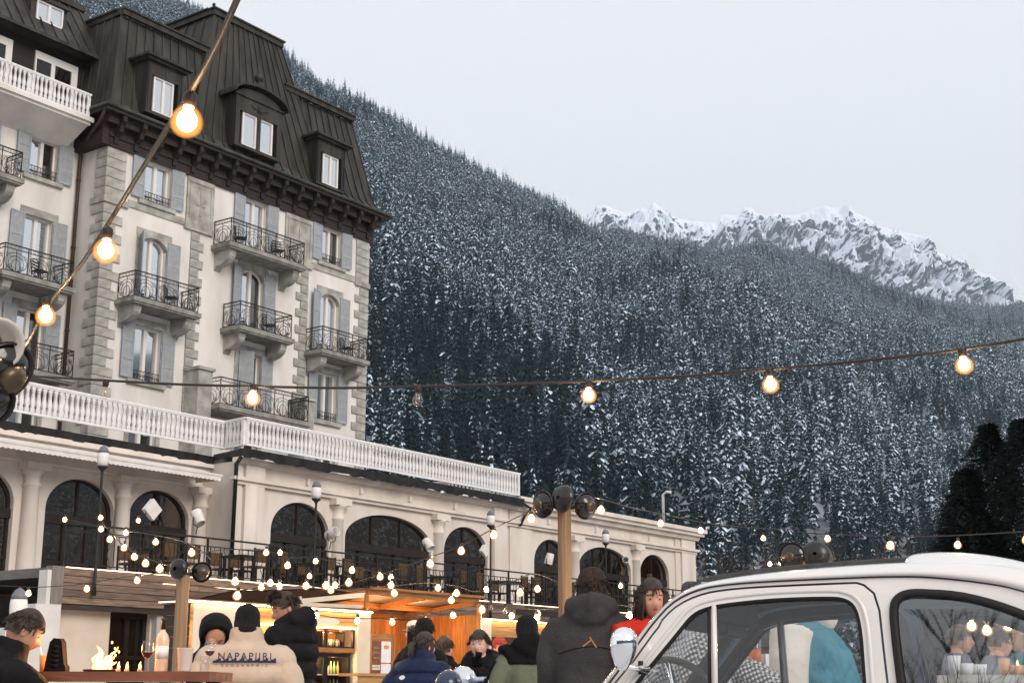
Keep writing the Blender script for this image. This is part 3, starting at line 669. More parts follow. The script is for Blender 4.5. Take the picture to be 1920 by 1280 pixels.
# dormers
def dormer(t, u0, u1, z0, z1, ztop, wf, wins_, ped=False):
    d = MB(); d.prism([(wf, z0 - .12), (wf, ztop), (wf + 1.3, ztop), (wf + .5, z0 - .12)], 'x', u0, u0 + .22); d.prism([(wf, z0 - .12), (wf, ztop), (wf + 1.3, ztop), (wf + .5, z0 - .12)], 'x', u1 - .22, u1)
    d.box((u0 + .22, wf, z1), (u1 - .22, wf + 1.2, ztop)); d.box((u0 + .22, wf, z0 - .12), (u1 - .22, wf + .8, z0)); d.box((u0 + .22, wf + .2, z0), (u1 - .22, wf + .3, z1))
    if len(wins_) == 2: d.box((wins_[0][1], wf - .01, z0), (wins_[1][0], wf + .3, z1))
    if not ped:
        d.box((u0 - .12, wf - .14, ztop), (u1 + .12, wf + 1.3, ztop + .1)); d.box((u0 - .24, wf - .26, ztop + .1), (u1 + .24, wf + 1.6, ztop + .19))
        for u in (u0 + .06, u1 - .06): d.box((u - .02, wf - .03, z0), (u + .02, wf, ztop))
        d.box(((u0 + u1) / 2 - .015, wf - .03, z1 + .05), ((u0 + u1) / 2 + .015, wf, ztop))
    else:
        c = (u0 + u1) / 2; n_ = 12; a = (u1 - u0) / 2
        arc = [(c - a * 1.16 * cos(pi * i / n_), ztop + .52 * sin(pi * i / n_)) for i in range(n_ + 1)]
        d.prism([(c - a, ztop)] + [(c - a * .98 * cos(pi * i / n_), ztop + .44 * sin(pi * i / n_)) for i in range(n_ + 1)] + [(c + a, ztop)], 'y', wf + .02, wf + 1.4)
        for (p0, p1) in zip(arc, arc[1:]): d.prism([p0, p1, (p1[0], p1[1] + .09), (p0[0], p0[1] + .09)], 'y', wf - .2, wf + 1.5)
        d.box((u0 - .08, wf - .06, ztop - .03), (u1 + .08, wf + .01, ztop + .03))
        d.box((c - .22, wf - .12, ztop + .52), (c + .22, wf + .4, ztop + .68)); d.lathe([(.16, 0), (.1, .12), (.07, .2), (.16, .26), (.2, .36), (.17, .48), (.04, .56)], (c, wf + .1, ztop + .68), 10)
        d.tube([(c - .45, wf - .015, z1 + .35), (c, wf - .015, z1 + .22), (c + .45, wf - .015, z1 + .35)], .025, 4); d.tube([(c - .1, wf - .015, z1 + .14), (c + .1, wf - .015, z1 + .42)], .02, 4); d.tube([(c + .1, wf - .015, z1 + .14), (c - .1, wf - .015, z1 + .42)], .02, 4)
    do = t.part('dormer', d, roofm)
    for (a, b_) in wins_:
        f = MB(); k = .07; c = (a + b_) / 2; W = wf + .06
        f.box((a, W, z0), (a + k, W + .06, z1)); f.box((b_ - k, W, z0), (b_, W + .06, z1)); f.box((a + k, W, z1 - k), (b_ - k, W + .06, z1)); f.box((a + k, W, z0), (b_ - k, W + .06, z0 + k))
        if len(wins_) == 1: f.box((c - .05, W, z0 + k), (c + .05, W + .06, z1 - k))
        t.part('window_frame', f, winframe, do); g = MB(); g.quad((a + k, W + .05, z0 + k), (b_ - k, W + .05, z0 + k), (b_ - k, W + .05, z1 - k), (a + k, W + .05, z1 - k)); t.part('pane', g, paneU, do)
dormer(hotel, 31.0, 32.65, 21.22, 22.6, 23.1, 38.42, [(31.35, 32.28)])
dormer(hotel, 39.85, 41.55, 21.12, 22.45, 22.95, 38.42, [(40.28, 41.2)])
dormer(hotel, 35.25, 37.7, 21.32, 22.68, 23.3, 38.35, [(35.68, 36.42), (36.58, 37.3)], True)
# left wing: top balcony, timber storey, roof
sl_ = MB(); sl_.box((14, 39.3, 20.2), (29.35, 41.0, 20.42)); sl_.box((14, 39.2, 20.30), (29.42, 39.3, 20.47)); sl_.prism([(39.35, 20.2), (40.5, 20.2), (40.5, 19.6)], 'x', 14, 29.3)
hotel.part('top_balcony_slab', sl_, plaster)
bal_mesh = {}
def baluster_me(H, wmax=.125):
    k = (H, wmax)
    if k in bal_mesh: return bal_mesh[k]
    pf = [(.45, 0), (.45, .16), (.28, .18), (.34, .24), (.5, .34), (.46, .44), (.27, .62), (.2, .74), (.24, .8), (.36, .82), (.24, .85), (.3, .89), (.45, .9), (.45, 1)]
    m_ = MB(); m_.prism([(-a * wmax, z * H) for a, z in pf] + [(a * wmax, z * H) for a, z in reversed(pf)], 'y', -.028, .028)
    me = m_.mesh('baluster', whiteB); bal_mesh[k] = me; return me
def balustrade(t, name, p0, p1, z, H, parent=None, sp=.168, post=2.3):
    p0, p1 = Vector((*p0, 0)), Vector((*p1, 0)); L = (p1 - p0).length; d = (p1 - p0) / L; a = math.atan2(d.y, d.x); M = Matrix.Translation((p0.x, p0.y, z)) @ Matrix.Rotation(a, 4, 'Z')
    m_ = MB(); m_.box((-.03, -.05, H - .06), (L + .03, .05, H), M); m_.box((0, -.035, H - .1), (L, .035, H - .063), M); m_.box((0, -.035, 0), (L, .035, .055), M)
    o = t.part(name, m_, white)
    n = int(L / sp); me = baluster_me(round(H - .16, 3))
    for i in range(n):
        t.inst('baluster', me, M @ Vector(((i + .5) * L / n, 0, .055)), (0, 0, a), o)
    npst = max(1, int(L / post))
    for i in range(npst + 1):
        q = MB(); q.box((-.05, -.05, 0), (.05, .05, H - .1)); 
        t.inst('rail_post', q.mesh('rail_post', white), M @ Vector((i * L / npst, .075, 0)), (0, 0, a), o)
    return o
balustrade(hotel, 'top_balustrade', (17.0, 39.28), (29.25, 39.28), 20.47, .86, sp=.175)
tw = MB(); tw.box((14, 41.0, 20.42), (30.4, 41.3, 23.6)); tw.box((14, 40.3, 23.3), (30.3, 41.3, 23.42))
hotel.part('timber_storey', tw, darkwood)
for (a, b_) in ((28.05, 29.86), (25.3, 27.1), (22.4, 24.2), (19.5, 21.3)):
    f = MB(); W = 40.93; k = .16; c = a + (b_ - a) * .42
    f.box((a, W, 20.5), (a + .06, W + .07, 23.02)); f.box((b_ - k * 1.6, W, 20.5), (b_, W + .07, 23.02)); f.box((a + .06, W, 22.74), (b_ - k * 1.6, W + .07, 23.02)); f.box((c - k / 2, W, 20.5), (c + k / 2, W + .07, 22.74)); f.box((a + .06, W, 20.5), (c - k / 2, W + .07, 20.7)); f.box((c + k / 2, W, 20.5), (b_ - k * 1.6, W + .07, 20.7))
    fo = hotel.part('window', f, winframe)
    for (p, q) in ((a + .06, c - k / 2), (c + k / 2, b_ - k * 1.6)):
        g = MB(); g.quad((p, W + .05, 20.7), (q, W + .05, 20.7), (q, W + .05, 22.74), (p, W + .05, 22.74)); hotel.part('pane', g, paneD, fo)
panels(hotel, [V(14, 40.35, 23.38), V(14, 42.0, 25.85)], [V(30.9, 40.35, 23.38), V(30.9, 42.0, 25.85)], 36, roofm, roof)
rt_ = MB(); rt_.box((14, 41.9, 25.85), (30.7, 42.1, 26.1)); rt_.quad((14, 42.05, 26.05), (30.6, 42.05, 26.05), (30.6, 50, 26.6), (14, 50, 26.6)); rt_.box((14, 40.25, 23.3), (30.3, 40.37, 23.42)); hotel.part('roof_trim', rt_, roofm)
for a in (27.9, 22.4):
    f = MB(); b_ = a + 1.12; W = 40.88; f.box((a, W, 24.18), (b_, W + .06, 24.24)); f.box((a, W, 24.86), (b_, W + .06, 24.93)); f.box((a, W, 24.24), (a + .06, W + .06, 24.86)); f.box((b_ - .06, W, 24.24), (b_, W + .06, 24.86)); f.box((a + .48, W, 24.24), (a + .58, W + .06, 24.86))
    f.m = 1; f.box((a - .2, W + .07, 24.1), (a - .02, W + 1.0, 25.0)); f.box((b_ + .02, W + .07, 24.1), (b_ + .2, W + 1.0, 25.0)); f.box((a - .2, W - .1, 24.95), (b_ + .2, W + 1.3, 25.06)); f.box((a - .2, W + .02, 24.02), (b_ + .2, W + .5, 24.17))
    fo = hotel.part('roof_window', f, [winframe, roofm])
    g = MB(); g.quad((a + .06, W + .05, 24.24), (a + .48, W + .05, 24.24), (a + .48, W + .05, 24.86), (a + .06, W + .05, 24.86)); hotel.part('pane', g, paneU, fo)
    g = MB(); g.quad((a + .58, W + .05, 24.24), (b_ - .06, W + .05, 24.24), (b_ - .06, W + .05, 24.86), (a + .58, W + .05, 24.86)); hotel.part('pane', g, paneU, fo)
dp = MB(); dp.tube([(29.35, 38.5, 20.7), (29.45, 38.9, 20.3), (29.55, 39.5, 20.0), (29.8, 40.3, 19.6), (29.82, 40.36, 19.2), (29.82, 40.36, 8)], .065, 8)
for z in (18.5, 16, 13, 10): dp.lathe([(.085, 0), (.085, .07)], (29.82, 40.36, z), 8)
hotel.part('downpipe', dp, mat('brown_downpipe', (.06, .035, .027), None, rough=.4))
# chairs on the balconies
def bal_chair(name, label, u, w, z, rz):
    p = W3(u, w, z); t = Thing(name, label, 'chair', p, HROT + rz, 'dark chairs on the hotel balconies')
    s = MB(); s.box((-.2, -.2, .42), (.2, .2, .46)); t.part('seat', s, iron); s = MB(); s.tube([(-.2, .2, .46), (-.2, .24, .85), (-.1, .25, .9), (.1, .25, .9), (.2, .24, .85), (.2, .2, .46)], .018, 5)
    for i in range(3): s.box((-.19, .2, .55 + i * .1), (.19, .215, .6 + i * .1))
    t.part('backrest', s, iron)
    for x in (-.18, .18):
        for y in (-.18, .18): s = MB(); s.tube([(x, y, .42), (x * 1.1, y * 1.1, 0)], .014, 4); t.part('leg', s, iron)
bal_chair('balcony_chair', 'dark chair on the lone balcony beside the left stone corner of the tower', 32.7, 38.45, 14.1, .6)
bal_chair('balcony_chair', 'dark chair at the right end of the small middle balcony of the tower', 37.6, 38.45, 14.1, .4)
bal_chair('balcony_chair', 'dark chair on the topmost wide balcony of the tower, right of its door', 37.9, 38.45, 17.17, -.4)
bal_chair('balcony_chair', 'left dark chair on the topmost wide balcony of the tower', 35.9, 38.45, 17.17, .9)
bal_chair('balcony_chair', 'dark chair on the rightmost balcony of the tower', 42.0, 38.45, 14.05, .3)
bal_chair('balcony_chair', 'dark chair on the balcony left of the brown downpipe', 28.1, 39.75, 14.2, .3)
# ================================================================== restaurant wing with arcade, terrace and balustrade
WB = (28.1, 29.9, 0)
wing = Thing('restaurant_wing', 'long low white arcaded wing with a terrace and roof balustrade in front of the hotel', 'building', WB, hotel=True)
ARL = [(14.2, 16.1), (17.0, 18.9), (19.7, 21.85), (22.8, 25.0), (25.5, 27.66)]
ARR = [(29.62, 32.1), (32.82, 37.05), (37.74, 40.2), (43.05, 45.35), (46.05, 49.9), (50.6, 53.0)]
ZF, ZS, ZA = 3.5, 5.55, 6.4
frameD = mat('dark_brown_joinery', (.018, .012, .010), (.03, .02, .016), 5, .4)
m_ = MB(); wall_grid(m_, 12, 28.2, 0, 7.1, 31.2, [(a, b_, ZF, ZA) for a, b_ in ARL], .22)
for a, b_ in ARL: arc_fill(m_, a, b_, ZS, ZA, 31.2, 31.42)
wall_grid(m_, 28.1, 55.2, 0, 7.3, 29.9, [(a, b_, ZF, ZA) for a, b_ in ARR], .22)
for a, b_ in ARR: arc_fill(m_, a, b_, ZS if b_ - a > 3 else ZS - .05, ZA, 29.9, 30.12, 14)
m_.quad((28.1, 29.9, 0), (28.1, 29.9, 7.3), (28.1, 31.2, 7.3), (28.1, 31.2, 0)); m_.quad((55.2, 29.9, 0), (55.2, 38, 0), (55.2, 38, 7.6), (55.2, 29.9, 7.6))
wing.part('wall', m_, plasterW)
# mouldings
m_ = MB()
m_.box((28.0, 29.78, 6.66), (55.32, 29.897, 6.76)); m_.box((27.95, 29.7, 6.762), (55.4, 29.897, 6.86)); m_.box((28.0, 29.72, 7.25), (55.4, 29.897, 7.3))
m_.box((12, 30.98, 6.95), (28.08, 31.197, 7.05)); m_.box((12, 30.86, 7.052), (28.08, 31.197, 7.16)); m_.box((12, 30.72, 7.162), (28.08, 31.197, 7.3)); m_.box((12, 31.08, 6.6), (28.08, 31.197, 6.68))
m_.box((41.6, 29.55, 7.42), (55.6, 29.9, 7.56)); m_.box((41.6, 29.45, 7.562), (55.7, 29.9, 7.72)); m_.box((41.6, 29.70, 7.3), (55.45, 29.9, 7.42))
m_.box((28.0, 29.62, 7.3), (41.6, 29.9, 7.4))
wing.part('cornice', m_, plasterW)
for (u, w0) in ((16.55, 31.2), (19.3, 31.2), (22.25, 31.2), (25.18, 31.2), (27.95, 31.2)):
    c = MB(); c.lathe([(.27, 3.5), (.27, 3.65), (.235, 3.72), (.20, 6.0), (.235, 6.03), (.235, 6.08), (.2, 6.1), (.2, 6.28), (.26, 6.36), (.3, 6.42)], (u, w0 - .12, 0), 20); c.box((u - .36, w0 - .42, 6.42), (u + .36, w0, 6.6)); wing.part('column', c, plasterW)
for u in (32.42, 37.36, 45.7, 50.22):
    c = MB(); c.lathe([(.24, 3.5), (.22, 3.7), (.19, 6.0), (.22, 6.03), (.22, 6.08), (.19, 6.1), (.19, 6.3), (.25, 6.4), (.3, 6.46)], (u, 29.87, 0), 20); c.box((u - .36, 29.6, 6.46), (u + .36, 29.9, 6.655)); wing.part('column', c, plasterW)
for (a, b_, pr) in ((28.1, 28.35, .05), (28.45, 29.2, .12), (40.45, 41.2, .12), (41.45, 42.85, .06), (53.5, 53.9, .06), (54.0, 55.2, .1)):
    c = MB(); c.box((a, 29.9 - pr, 3.5), (b_, 29.9, 6.655)); c.box((a, 29.9 - pr, 6.865), (b_, 29.9, 7.24)); wing.part('pilaster', c, plasterW)
c = MB(); c.lathe([(.30, 3.5), (.30, 6.65)], (28.75, 29.98, 0), 24); wing.part('rounded_pilaster', c, plasterW)
for u in (43.9, 47.2, 47.9, 51.3, 31, 33.4, 35.8, 38.2): c = MB(); c.box((u, 29.8, 6.95), (u + .1, 29.9, 7.12)); wing.part('wall_light', c, winframe)
# roof slab, black gutter membrane with snow
m_ = MB(); m_.box((12, 31.0, 7.3), (28.1, 52, 7.45)); m_.box((28.1, 29.9, 7.3), (41.7, 52, 7.45)); m_.box((41.7, 29.9, 7.6), (55.2, 45, 7.72)); wing.part('roof', m_, mat('flat_roof_felt', (.03, .03, .03), (.3, .31, .34), .4, .9, lo=.5, hi=.6))
def ragged(u0, u1, w, z, h, mb, step=.25, amp=.05):
    u = u0; pu = u0; pz = z - h + random.uniform(-amp, amp)
    while u < u1:
        u = min(u + step * random.uniform(.5, 1.5), u1); nz_ = z - h + random.uniform(-amp, amp)
        mb.add([(pu, w, pz), (u, w, nz_), (u, w - .02, z), (pu, w - .02, z), (u, w + .35, z + .02), (pu, w + .35, z + .02)], [(0, 1, 2, 3), (3, 2, 4, 5)]); pu, pz = u, nz_
m_ = MB(); ragged(28.0, 41.75, 29.42, 7.62, .26, m_); ragged(12, 28.05, 30.72, 7.5, .2, m_); m_.quad((28.0, 29.42, 7.4), (28.0, 29.4, 7.62), (28.0, 30.7, 7.55), (28.0, 30.7, 7.4))
m_.tube([(41.7, 29.5, 7.5), (42.3, 29.5, 7.35), (42.2, 29.7, 7.1), (41.9, 29.7, 6.7)], .05, 6)
wing.part('gutter_membrane', m_, mat('wet_black_membrane', (.012, .011, .011), (.03, .028, .026), 3, .35, bump=.6, bscale=6))
m_ = MB()
for (a, b_, w, z) in ((28.1, 41.6, 29.45, 7.62), (12, 28, 30.75, 7.5)):
    u = a
    while u < b_:
        l = random.uniform(.15, 1.6)
        if random.random() < .75:
            u2 = min(u + l, b_); h = random.uniform(.02, .05)
            m_.add([(u, w - .05, z), (u2, w - .05, z), (u2, w + .1, z + h), (u, w + .1, z + h), (u2, w + .4, z + .03), (u, w + .4, z + .03)], [(0, 1, 2, 3), (3, 2, 4, 5)])
        if random.random() < .22 and a > 20: m_.box((u, w - .03, z - random.uniform(.1, .3)), (u + random.uniform(.05, .25), w - .022, z))
        u += l
wing.part('snow_edge', m_, snow)
m_ = MB(); m_.tube([(28.05, 29.6, 7.4), (28.02, 29.75, 7.2), (28.02, 29.78, 3.5)], .06, 8); wing.part('downpipe', m_, blackrub)
# glazing
for k, (a, b_) in enumerate(ARL + ARR):
    W = (31.2 if k < len(ARL) else 29.9) + .14; big = b_ - a > 3; f = MB(); arc_frame(f, a - .01, b_ + .01, ZF, ZS, ZA + .02, W, W + .1, .09, 14)
    f.box((a, W - .05, 5.18), (b_, W + .08, 5.42)); nv = 5 if big else 3
    xs_ = [a + (b_ - a) * i / nv for i in range(1, nv)]
    for x in xs_: f.box((x - .045, W, ZF), (x + .045, W + .08, 5.18))
    for x in ([a + (b_ - a) / 3, a + 2 * (b_ - a) / 3] if big else [(a + b_) / 2]): f.box((x - .03, W, 5.42), (x + .03, W + .07, ZA - .05))
    f.box((a, W, 4.15), (b_, W + .07, 4.23))
    fo = wing.part('arched_window', f, frameD)
    ed = [a] + xs_ + [b_]
    for p, q in zip(ed, ed[1:]):
        for (z0, z1) in ((ZF, 4.15), (4.23, 5.18)):
            g = MB(); g.quad((p, W + .05, z0), (q, W + .05, z0), (q, W + .05, z1), (p, W + .05, z1)); wing.part('pane', g, paneA, fo)
    g = MB(); g.quad((a, W + .05, 5.42), (b_, W + .05, 5.42), (b_, W + .05, ZA + .1), (a, W + .05, ZA + .1)); wing.part('pane', g, paneA, fo)
# balustrades on the roof edge
balustrade(wing, 'roof_balustrade', (17.0, 30.5), (28.2, 30.5), 7.72, .82)
balustrade(wing, 'roof_balustrade', (28.2, 30.45), (28.08, 29.55), 7.72, .82)
balustrade(wing, 'roof_balustrade', (28.08, 29.5), (41.55, 29.5), 7.72, .82)
balustrade(wing, 'roof_balustrade', (41.55, 29.5), (41.55, 33.5), 7.72, .82)
# awning
m_ = MB(); n_ = 90
for i in range(n_):
    u0, u1 = 14 + (27.6 - 14) * i / n_, 14 + (27.6 - 14) * (i + 1) / n_
    z = 6.72
    m_.quad((u0, 29.9, z + .1), (u1, 29.9, z + .1), (u1, 30.95, z + .42), (u0, 30.95, z + .42))
    um = (u0 + u1) / 2; m_.add([(u0, 29.9, z + .1), (u1, 29.9, z + .1), (u1, 29.89, z - .03), (um, 29.88, z - .06), (u0, 29.89, z - .03)], [(0, 4, 3, 2, 1)])
m_.box((14, 29.88, 6.8), (27.65, 29.95, 6.86)); m_.add([(27.6, 29.9, 6.82), (27.6, 30.95, 7.14), (27.6, 30.95, 6.7), (27.6, 29.95, 6.7)], [(0, 1, 2, 3)])
wing.part('awning', m_, mat('white_awning_cloth', (.66, .6, .55), (.74, .69, .64), 3, .8))
# terrace slab and plank front
m_ = MB(); m_.box((18.85, 25.15, 3.28), (57, 31.2, 3.48)); m_.box((12, 28.6, 3.28), (18.85, 31.2, 3.48)); wing.part('terrace_floor', m_, mat('terrace_concrete', (.16, .15, .14), (.24, .22, .2), 2, .9))
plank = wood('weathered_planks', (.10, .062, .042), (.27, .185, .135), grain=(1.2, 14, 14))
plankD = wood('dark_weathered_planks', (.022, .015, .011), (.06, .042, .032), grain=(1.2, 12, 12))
plankW = wood('warm_pine_boards', (.36, .17, .05), (.58, .32, .12), grain=(1.2, 14, 14), rough=.5)
z = 2.72
for r_ in range(5):
    u = 18.86; h = .142
    while u < 56:
        l = min(random.uniform(2.6, 4.2), 56.3 - u)
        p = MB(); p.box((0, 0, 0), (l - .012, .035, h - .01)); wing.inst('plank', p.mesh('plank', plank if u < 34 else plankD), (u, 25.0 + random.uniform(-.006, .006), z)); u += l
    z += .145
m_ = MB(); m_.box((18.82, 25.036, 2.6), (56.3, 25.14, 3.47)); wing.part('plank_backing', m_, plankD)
ledm = emis('warm_led', (1, .72, .48), 3.2)
m_ = MB(); m_.box((18.9, 24.98, 3.452), (34.5, 25.02, 3.47)); m_.box((34.9, 24.98, 3.442), (47, 25.02, 3.458)); m_.box((21.5, 24.97, 3.26), (28.8, 24.998, 3.272)); wing.part('edge_lights', m_, ledm)
m_ = MB(); m_.box((18.55, 24.98, 2.7), (18.84, 25.2, 3.47)); wing.part('corner_boards', m_, wood('grey_corner_boards', (.12, .1, .085), (.22, .19, .165), grain=(14, 14, 1.2)))
# lower front walls
m_ = MB(); wall_grid(m_, 18.85, 24.5, 0, 2.68, 25.3, [(20.36, 21.46, 0, 2.62)], .3); wing.part('lower_wall', m_, mat('cream_render', (.60, .50, .40), (.68, .58, .48), 1.5, .9))
f = MB(); f.box((20.37, 25.4, 0), (20.46, 25.5, 2.61)); f.box((21.36, 25.4, 0), (21.45, 25.5, 2.61)); f.box((20.46, 25.4, 2.5), (21.36, 25.5, 2.61)); f.box((20.85, 25.4, 0), (20.97, 25.5, 2.5)); f.box((20.46, 25.41, 1.62), (20.85, 25.49, 1.70)); f.box((20.97, 25.41, 1.62), (21.36, 25.49, 1.70)); fo = wing.part('glazed_door', f, frameD)
g = MB(); g.quad((20.46, 25.47, 0), (20.85, 25.47, 0), (20.85, 25.47, 2.5), (20.46, 25.47, 2.5)); wing.part('pane', g, paneD, fo); g = MB(); g.quad((20.97, 25.47, 0), (21.36, 25.47, 0), (21.36, 25.47, 2.5), (20.97, 25.47, 2.5)); wing.part('pane', g, paneD, fo)
m_ = MB(); m_.box((21.5, 25.12, 0), (21.82, 25.3, 2.66)); wing.part('grey_pillar', m_, mat('pale_render', (.45, .42, .39), (.52, .49, .46), 3, .9))
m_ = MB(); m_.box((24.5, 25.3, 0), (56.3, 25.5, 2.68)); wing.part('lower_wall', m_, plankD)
# stepped stair wall on the left
m_ = MB()
for i, (a, b_, zt) in enumerate(((18.45, 18.84, 3.38), (18.22, 18.45, 2.68), (17.92, 18.22, 2.43), (17.55, 17.92, 2.18), (17.2, 17.55, 1.93), (16.8, 17.2, 1.68))):
    m_.box((a, 25.0 - i * .001, 0), (b_ + .001, 25.28, zt))
wing.part('stepped_stair_wall', m_, mat('white_render', (.60, .57, .54), (.70, .67, .64), 2, .9, bump=.3, bscale=20))
for i in range(8):
    p = MB(); p.box((12, 25.7 + i * .3, 1.3 + i * .24), (18.5, 26.0 + i * .3, 1.36 + i * .24)); p.box((12, 25.98 + i * .3, 1.36 + i * .24), (18.5, 26.0 + i * .3, 1.54 + i * .24)); wing.part('stair_tread', p, plankD)
m_ = MB(); m_.box((12, 28.4, 0), (18.85, 28.6, 3.5)); wing.part('stair_back_wall', m_, plankD)
# railing of the terrace: straight and wavy pickets in turn
rp = MB(); L = 1.95
for z in (.06, .72): rp.box((0, -.012, z), (L, .012, z + .022))
for i in range(13):
    x = (i + .5) * L / 13
    if i % 2: rp.tube([(x + .035 * sin(t * pi / 3.2), 0, .07 + .65 * t / 12) for t in range(13)], .010, 3)
    else: rp.box((x - .009, -.009, .07), (x + .009, .009, .72))
rpm = rp.mesh('railing_panel', iron)
rail = Thing('terrace_railing', 'black iron railing with wavy pickets along the front edge of the terrace', 'railing', (18.85, 25.12, 3.48), hotel=True)
u = 18.9; k = 0
while u < 56:
    rail.inst('railing_panel', rpm, (u + .02, 25.12, 3.48)); q = MB(); q.box((-.02, -.02, 0), (.02, .02, .92)); rail.inst('post', q.mesh('post', iron), (u, 25.12, 3.48)); u += 1.99
q = MB(); q.box((18.9, 25.10, 4.38), (u, 25.14, 4.42)); q.box((18.9, 25.105, 4.24), (20.9, 25.135, 4.26)); rail.part('handrail', q, iron)
# terrace furniture
wick = mat('wicker_back', (.075, .04, .018), (.13, .072, .034), 30, .8, stretch=(1, 1, 3))
def tchair(u, w, rz, lab):
    t = Thing('terrace_chair', lab, 'chair', W3(u, w, 3.48), HROT + rz, 'wicker chairs on the terrace')
    s = MB(); s.box((-.22, -.22, .43), (.22, .22, .47)); t.part('seat', s, wick); s = MB(); s.box((-.22, .2, .55), (.22, .235, .88)); t.part('backrest', s, wick)
    for x in (-.2, .2):
        s = MB(); s.box((x - .02, .2, 0), (x + .02, .24, .9)); t.part('leg', s, black); s = MB(); s.box((x - .02, -.22, 0), (x + .02, -.18, .44)); t.part('leg', s, black)
    return t.e
def ttable(u, w, lab):
    t = Thing('terrace_table', lab, 'table', W3(u, w, 3.48), HROT, 'dark tables on the terrace')
    s = MB(); s.box((-.6, -.4, .71), (.6, .4, .76)); t.part('tabletop', s, black)
    for x in (-.5, .5):
        for y in (-.32, .32): s = MB(); s.box((x - .03, y - .03, 0), (x + .03, y + .03, .71)); t.part('leg', s, black)
TS = [(23.2, 27.2, 'behind the rail below the white tilted square spotlight'), (25.6, 26.6, 'beside the black downpipe of the wing'), (28.3, 26.8, 'in front of the rounded white corner pilaster'), (31.0, 26.5, 'before the first small arch right of the corner'),
      (34.0, 26.7, 'before the left half of the widest arch'), (36.6, 26.4, 'before the right end of the widest arch'), (39.5, 26.6, 'before the arch left of the timber post'), (44.0, 26.7, 'just left of the tall timber post'), (48.5, 26.6, 'behind the head of the charcoal jacketed man')]
for i, (u, w, s) in enumerate(TS):
    ttable(u, w, 'dark table on the terrace ' + s)
    for j, (du, dw, rz, side) in enumerate(((-.35, -.62, pi, 'front left'), (.35, -.62, pi, 'front right'), (-.35, .62, 0, 'back left'), (.35, .62, 0, 'back right'))):
        tchair(u + du, w + dw, rz + random.uniform(-.2, .2), '%s wicker chair at the table %s' % (side, s))
# globe lamps on black poles
def globe_lamp(lab, base, h, hotel=True):
    t = Thing('globe_lamp', lab, 'street lamp', base, HROT, 'globe lamps on black poles')
    p = MB(); p.lathe([(.05, 0), (.035, .3), (.028, h - .45), (.03, h - .42), (.07, h - .36), (.11, h - .34), (.12, h - .3)], n=10); t.part('pole', p, black)
    p = MB(); p.lathe([(.105, h - .3), (.125, h - .2), (.128, h - .1), (.118, h - .02)], n=16); t.part('globe', p, mat('opal_glass', (.72, .68, .66), None, rough=.3))
    p = MB(); p.lathe([(.12, h - .02), (.11, h + .04), (.07, h + .11), (.01, h + .15)], n=16); t.part('cap', p, mat('grey_lamp_cap', (.14, .15, .17), None, rough=.4))
for u, s in ((19.55, 'leftmost of the globe lamps on the terrace, above the plank corner'), (26.2, 'globe lamp right of the black downpipe on the terrace'), (33.6, 'globe lamp on the terrace near the end of the roof balustrade'), (39.95, 'rightmost globe lamp on the terrace, right of the tall timber post')):
    globe_lamp(s, W3(u, 24.88, 2.9), 3.05)
p = at(33, 1158, 21); globe_lamp('low globe lamp beside the white stepped stair wall', Vector((p.x, 21, 0)), 2.28)
# white spotlights on the rail
cansh = mat('white_spotlight_housing', (.68, .65, .62), (.6, .57, .54), 5, .5)
def spot(lab, px, py, w, ang, tilt, square=False, s=.85):
    u, _, z = at_w(px, py, w); t = Thing('stage_spotlight', lab, 'spotlight', W3(u, w, z), HROT, 'white spotlights clamped to the terrace railing')
    M = Matrix.Rotation(ang, 4, 'Z') @ Matrix.Rotation(tilt, 4, 'X')
    h = MB()
    if square: M2 = Matrix.Rotation(tilt, 4, 'Y'); h.box((-.17 * s, -.06, -.17 * s), (.17 * s, .06, .17 * s), M2)
    else:
        q = MB(); q.lathe([(.12, -.2), (.135, -.18), (.15, .05), (.155, .19), (.15, .2), (.135, .19), (.12, .0)], n=18, cap=False); h.add([M @ (p * s) for p in q.v], q.f, True)
    t.part('housing', h, cansh)
    if not square:
        g = MB(); q = MB(); q.lathe([(.12, -.19), (.12, .02)], n=16); g.add([M @ (p * s) for p in q.v], q.f); t.part('lens', g, mat('dark_lens', (.05, .06, .08), None, rough=.1))
    b_ = MB(); b_.tube([(-.17 * s, 0, 0), (-.17 * s, 0, -.18 * s), (0, 0, -.26 * s), (.17 * s, 0, -.18 * s), (.17 * s, 0, 0)], .012, 4); b_.tube([(0, .02, -.26 * s), (0, .06, -(z - 4.42))], .014, 5); t.part('bracket', b_, black)
spot('white square spotlight plate standing on its corner, before the third arch', 285, 955, 24.7, 0, radians(42), True, 1.0)
spot('white round spotlight open towards the sky left of the black downpipe', 372, 970, 24.8, 0, radians(-35))
spot('white round spotlight with a dark blue lens right of the wing corner', 622, 1000, 24.8, 0, radians(70))
spot('white round spotlight pointing down right, before the end of the widest arch', 803, 1020, 24.8, 0, radians(140))
spot('small white square spotlight tilted under the globe lamp left of the timber post', 908, 1032, 24.8, 0, radians(40), True, .75)
spot('white spotlight just left of the tall timber post', 1030, 1047, 24.8, .4, radians(195))
spot('small white spotlight above the rail behind the charcoal jacketed man', 1173, 1050, 24.8, -1.0, radians(80), s=.7)
# white pipe and cables on the roof end
m_ = MB(); m_.tube([(54.6, 31, 7.7), (54.6, 31, 9.3), (54.6, 30.8, 9.4), (54.6, 30.6, 9.35)], .06, 8); wing.part('white_vent_pipe', m_, white)
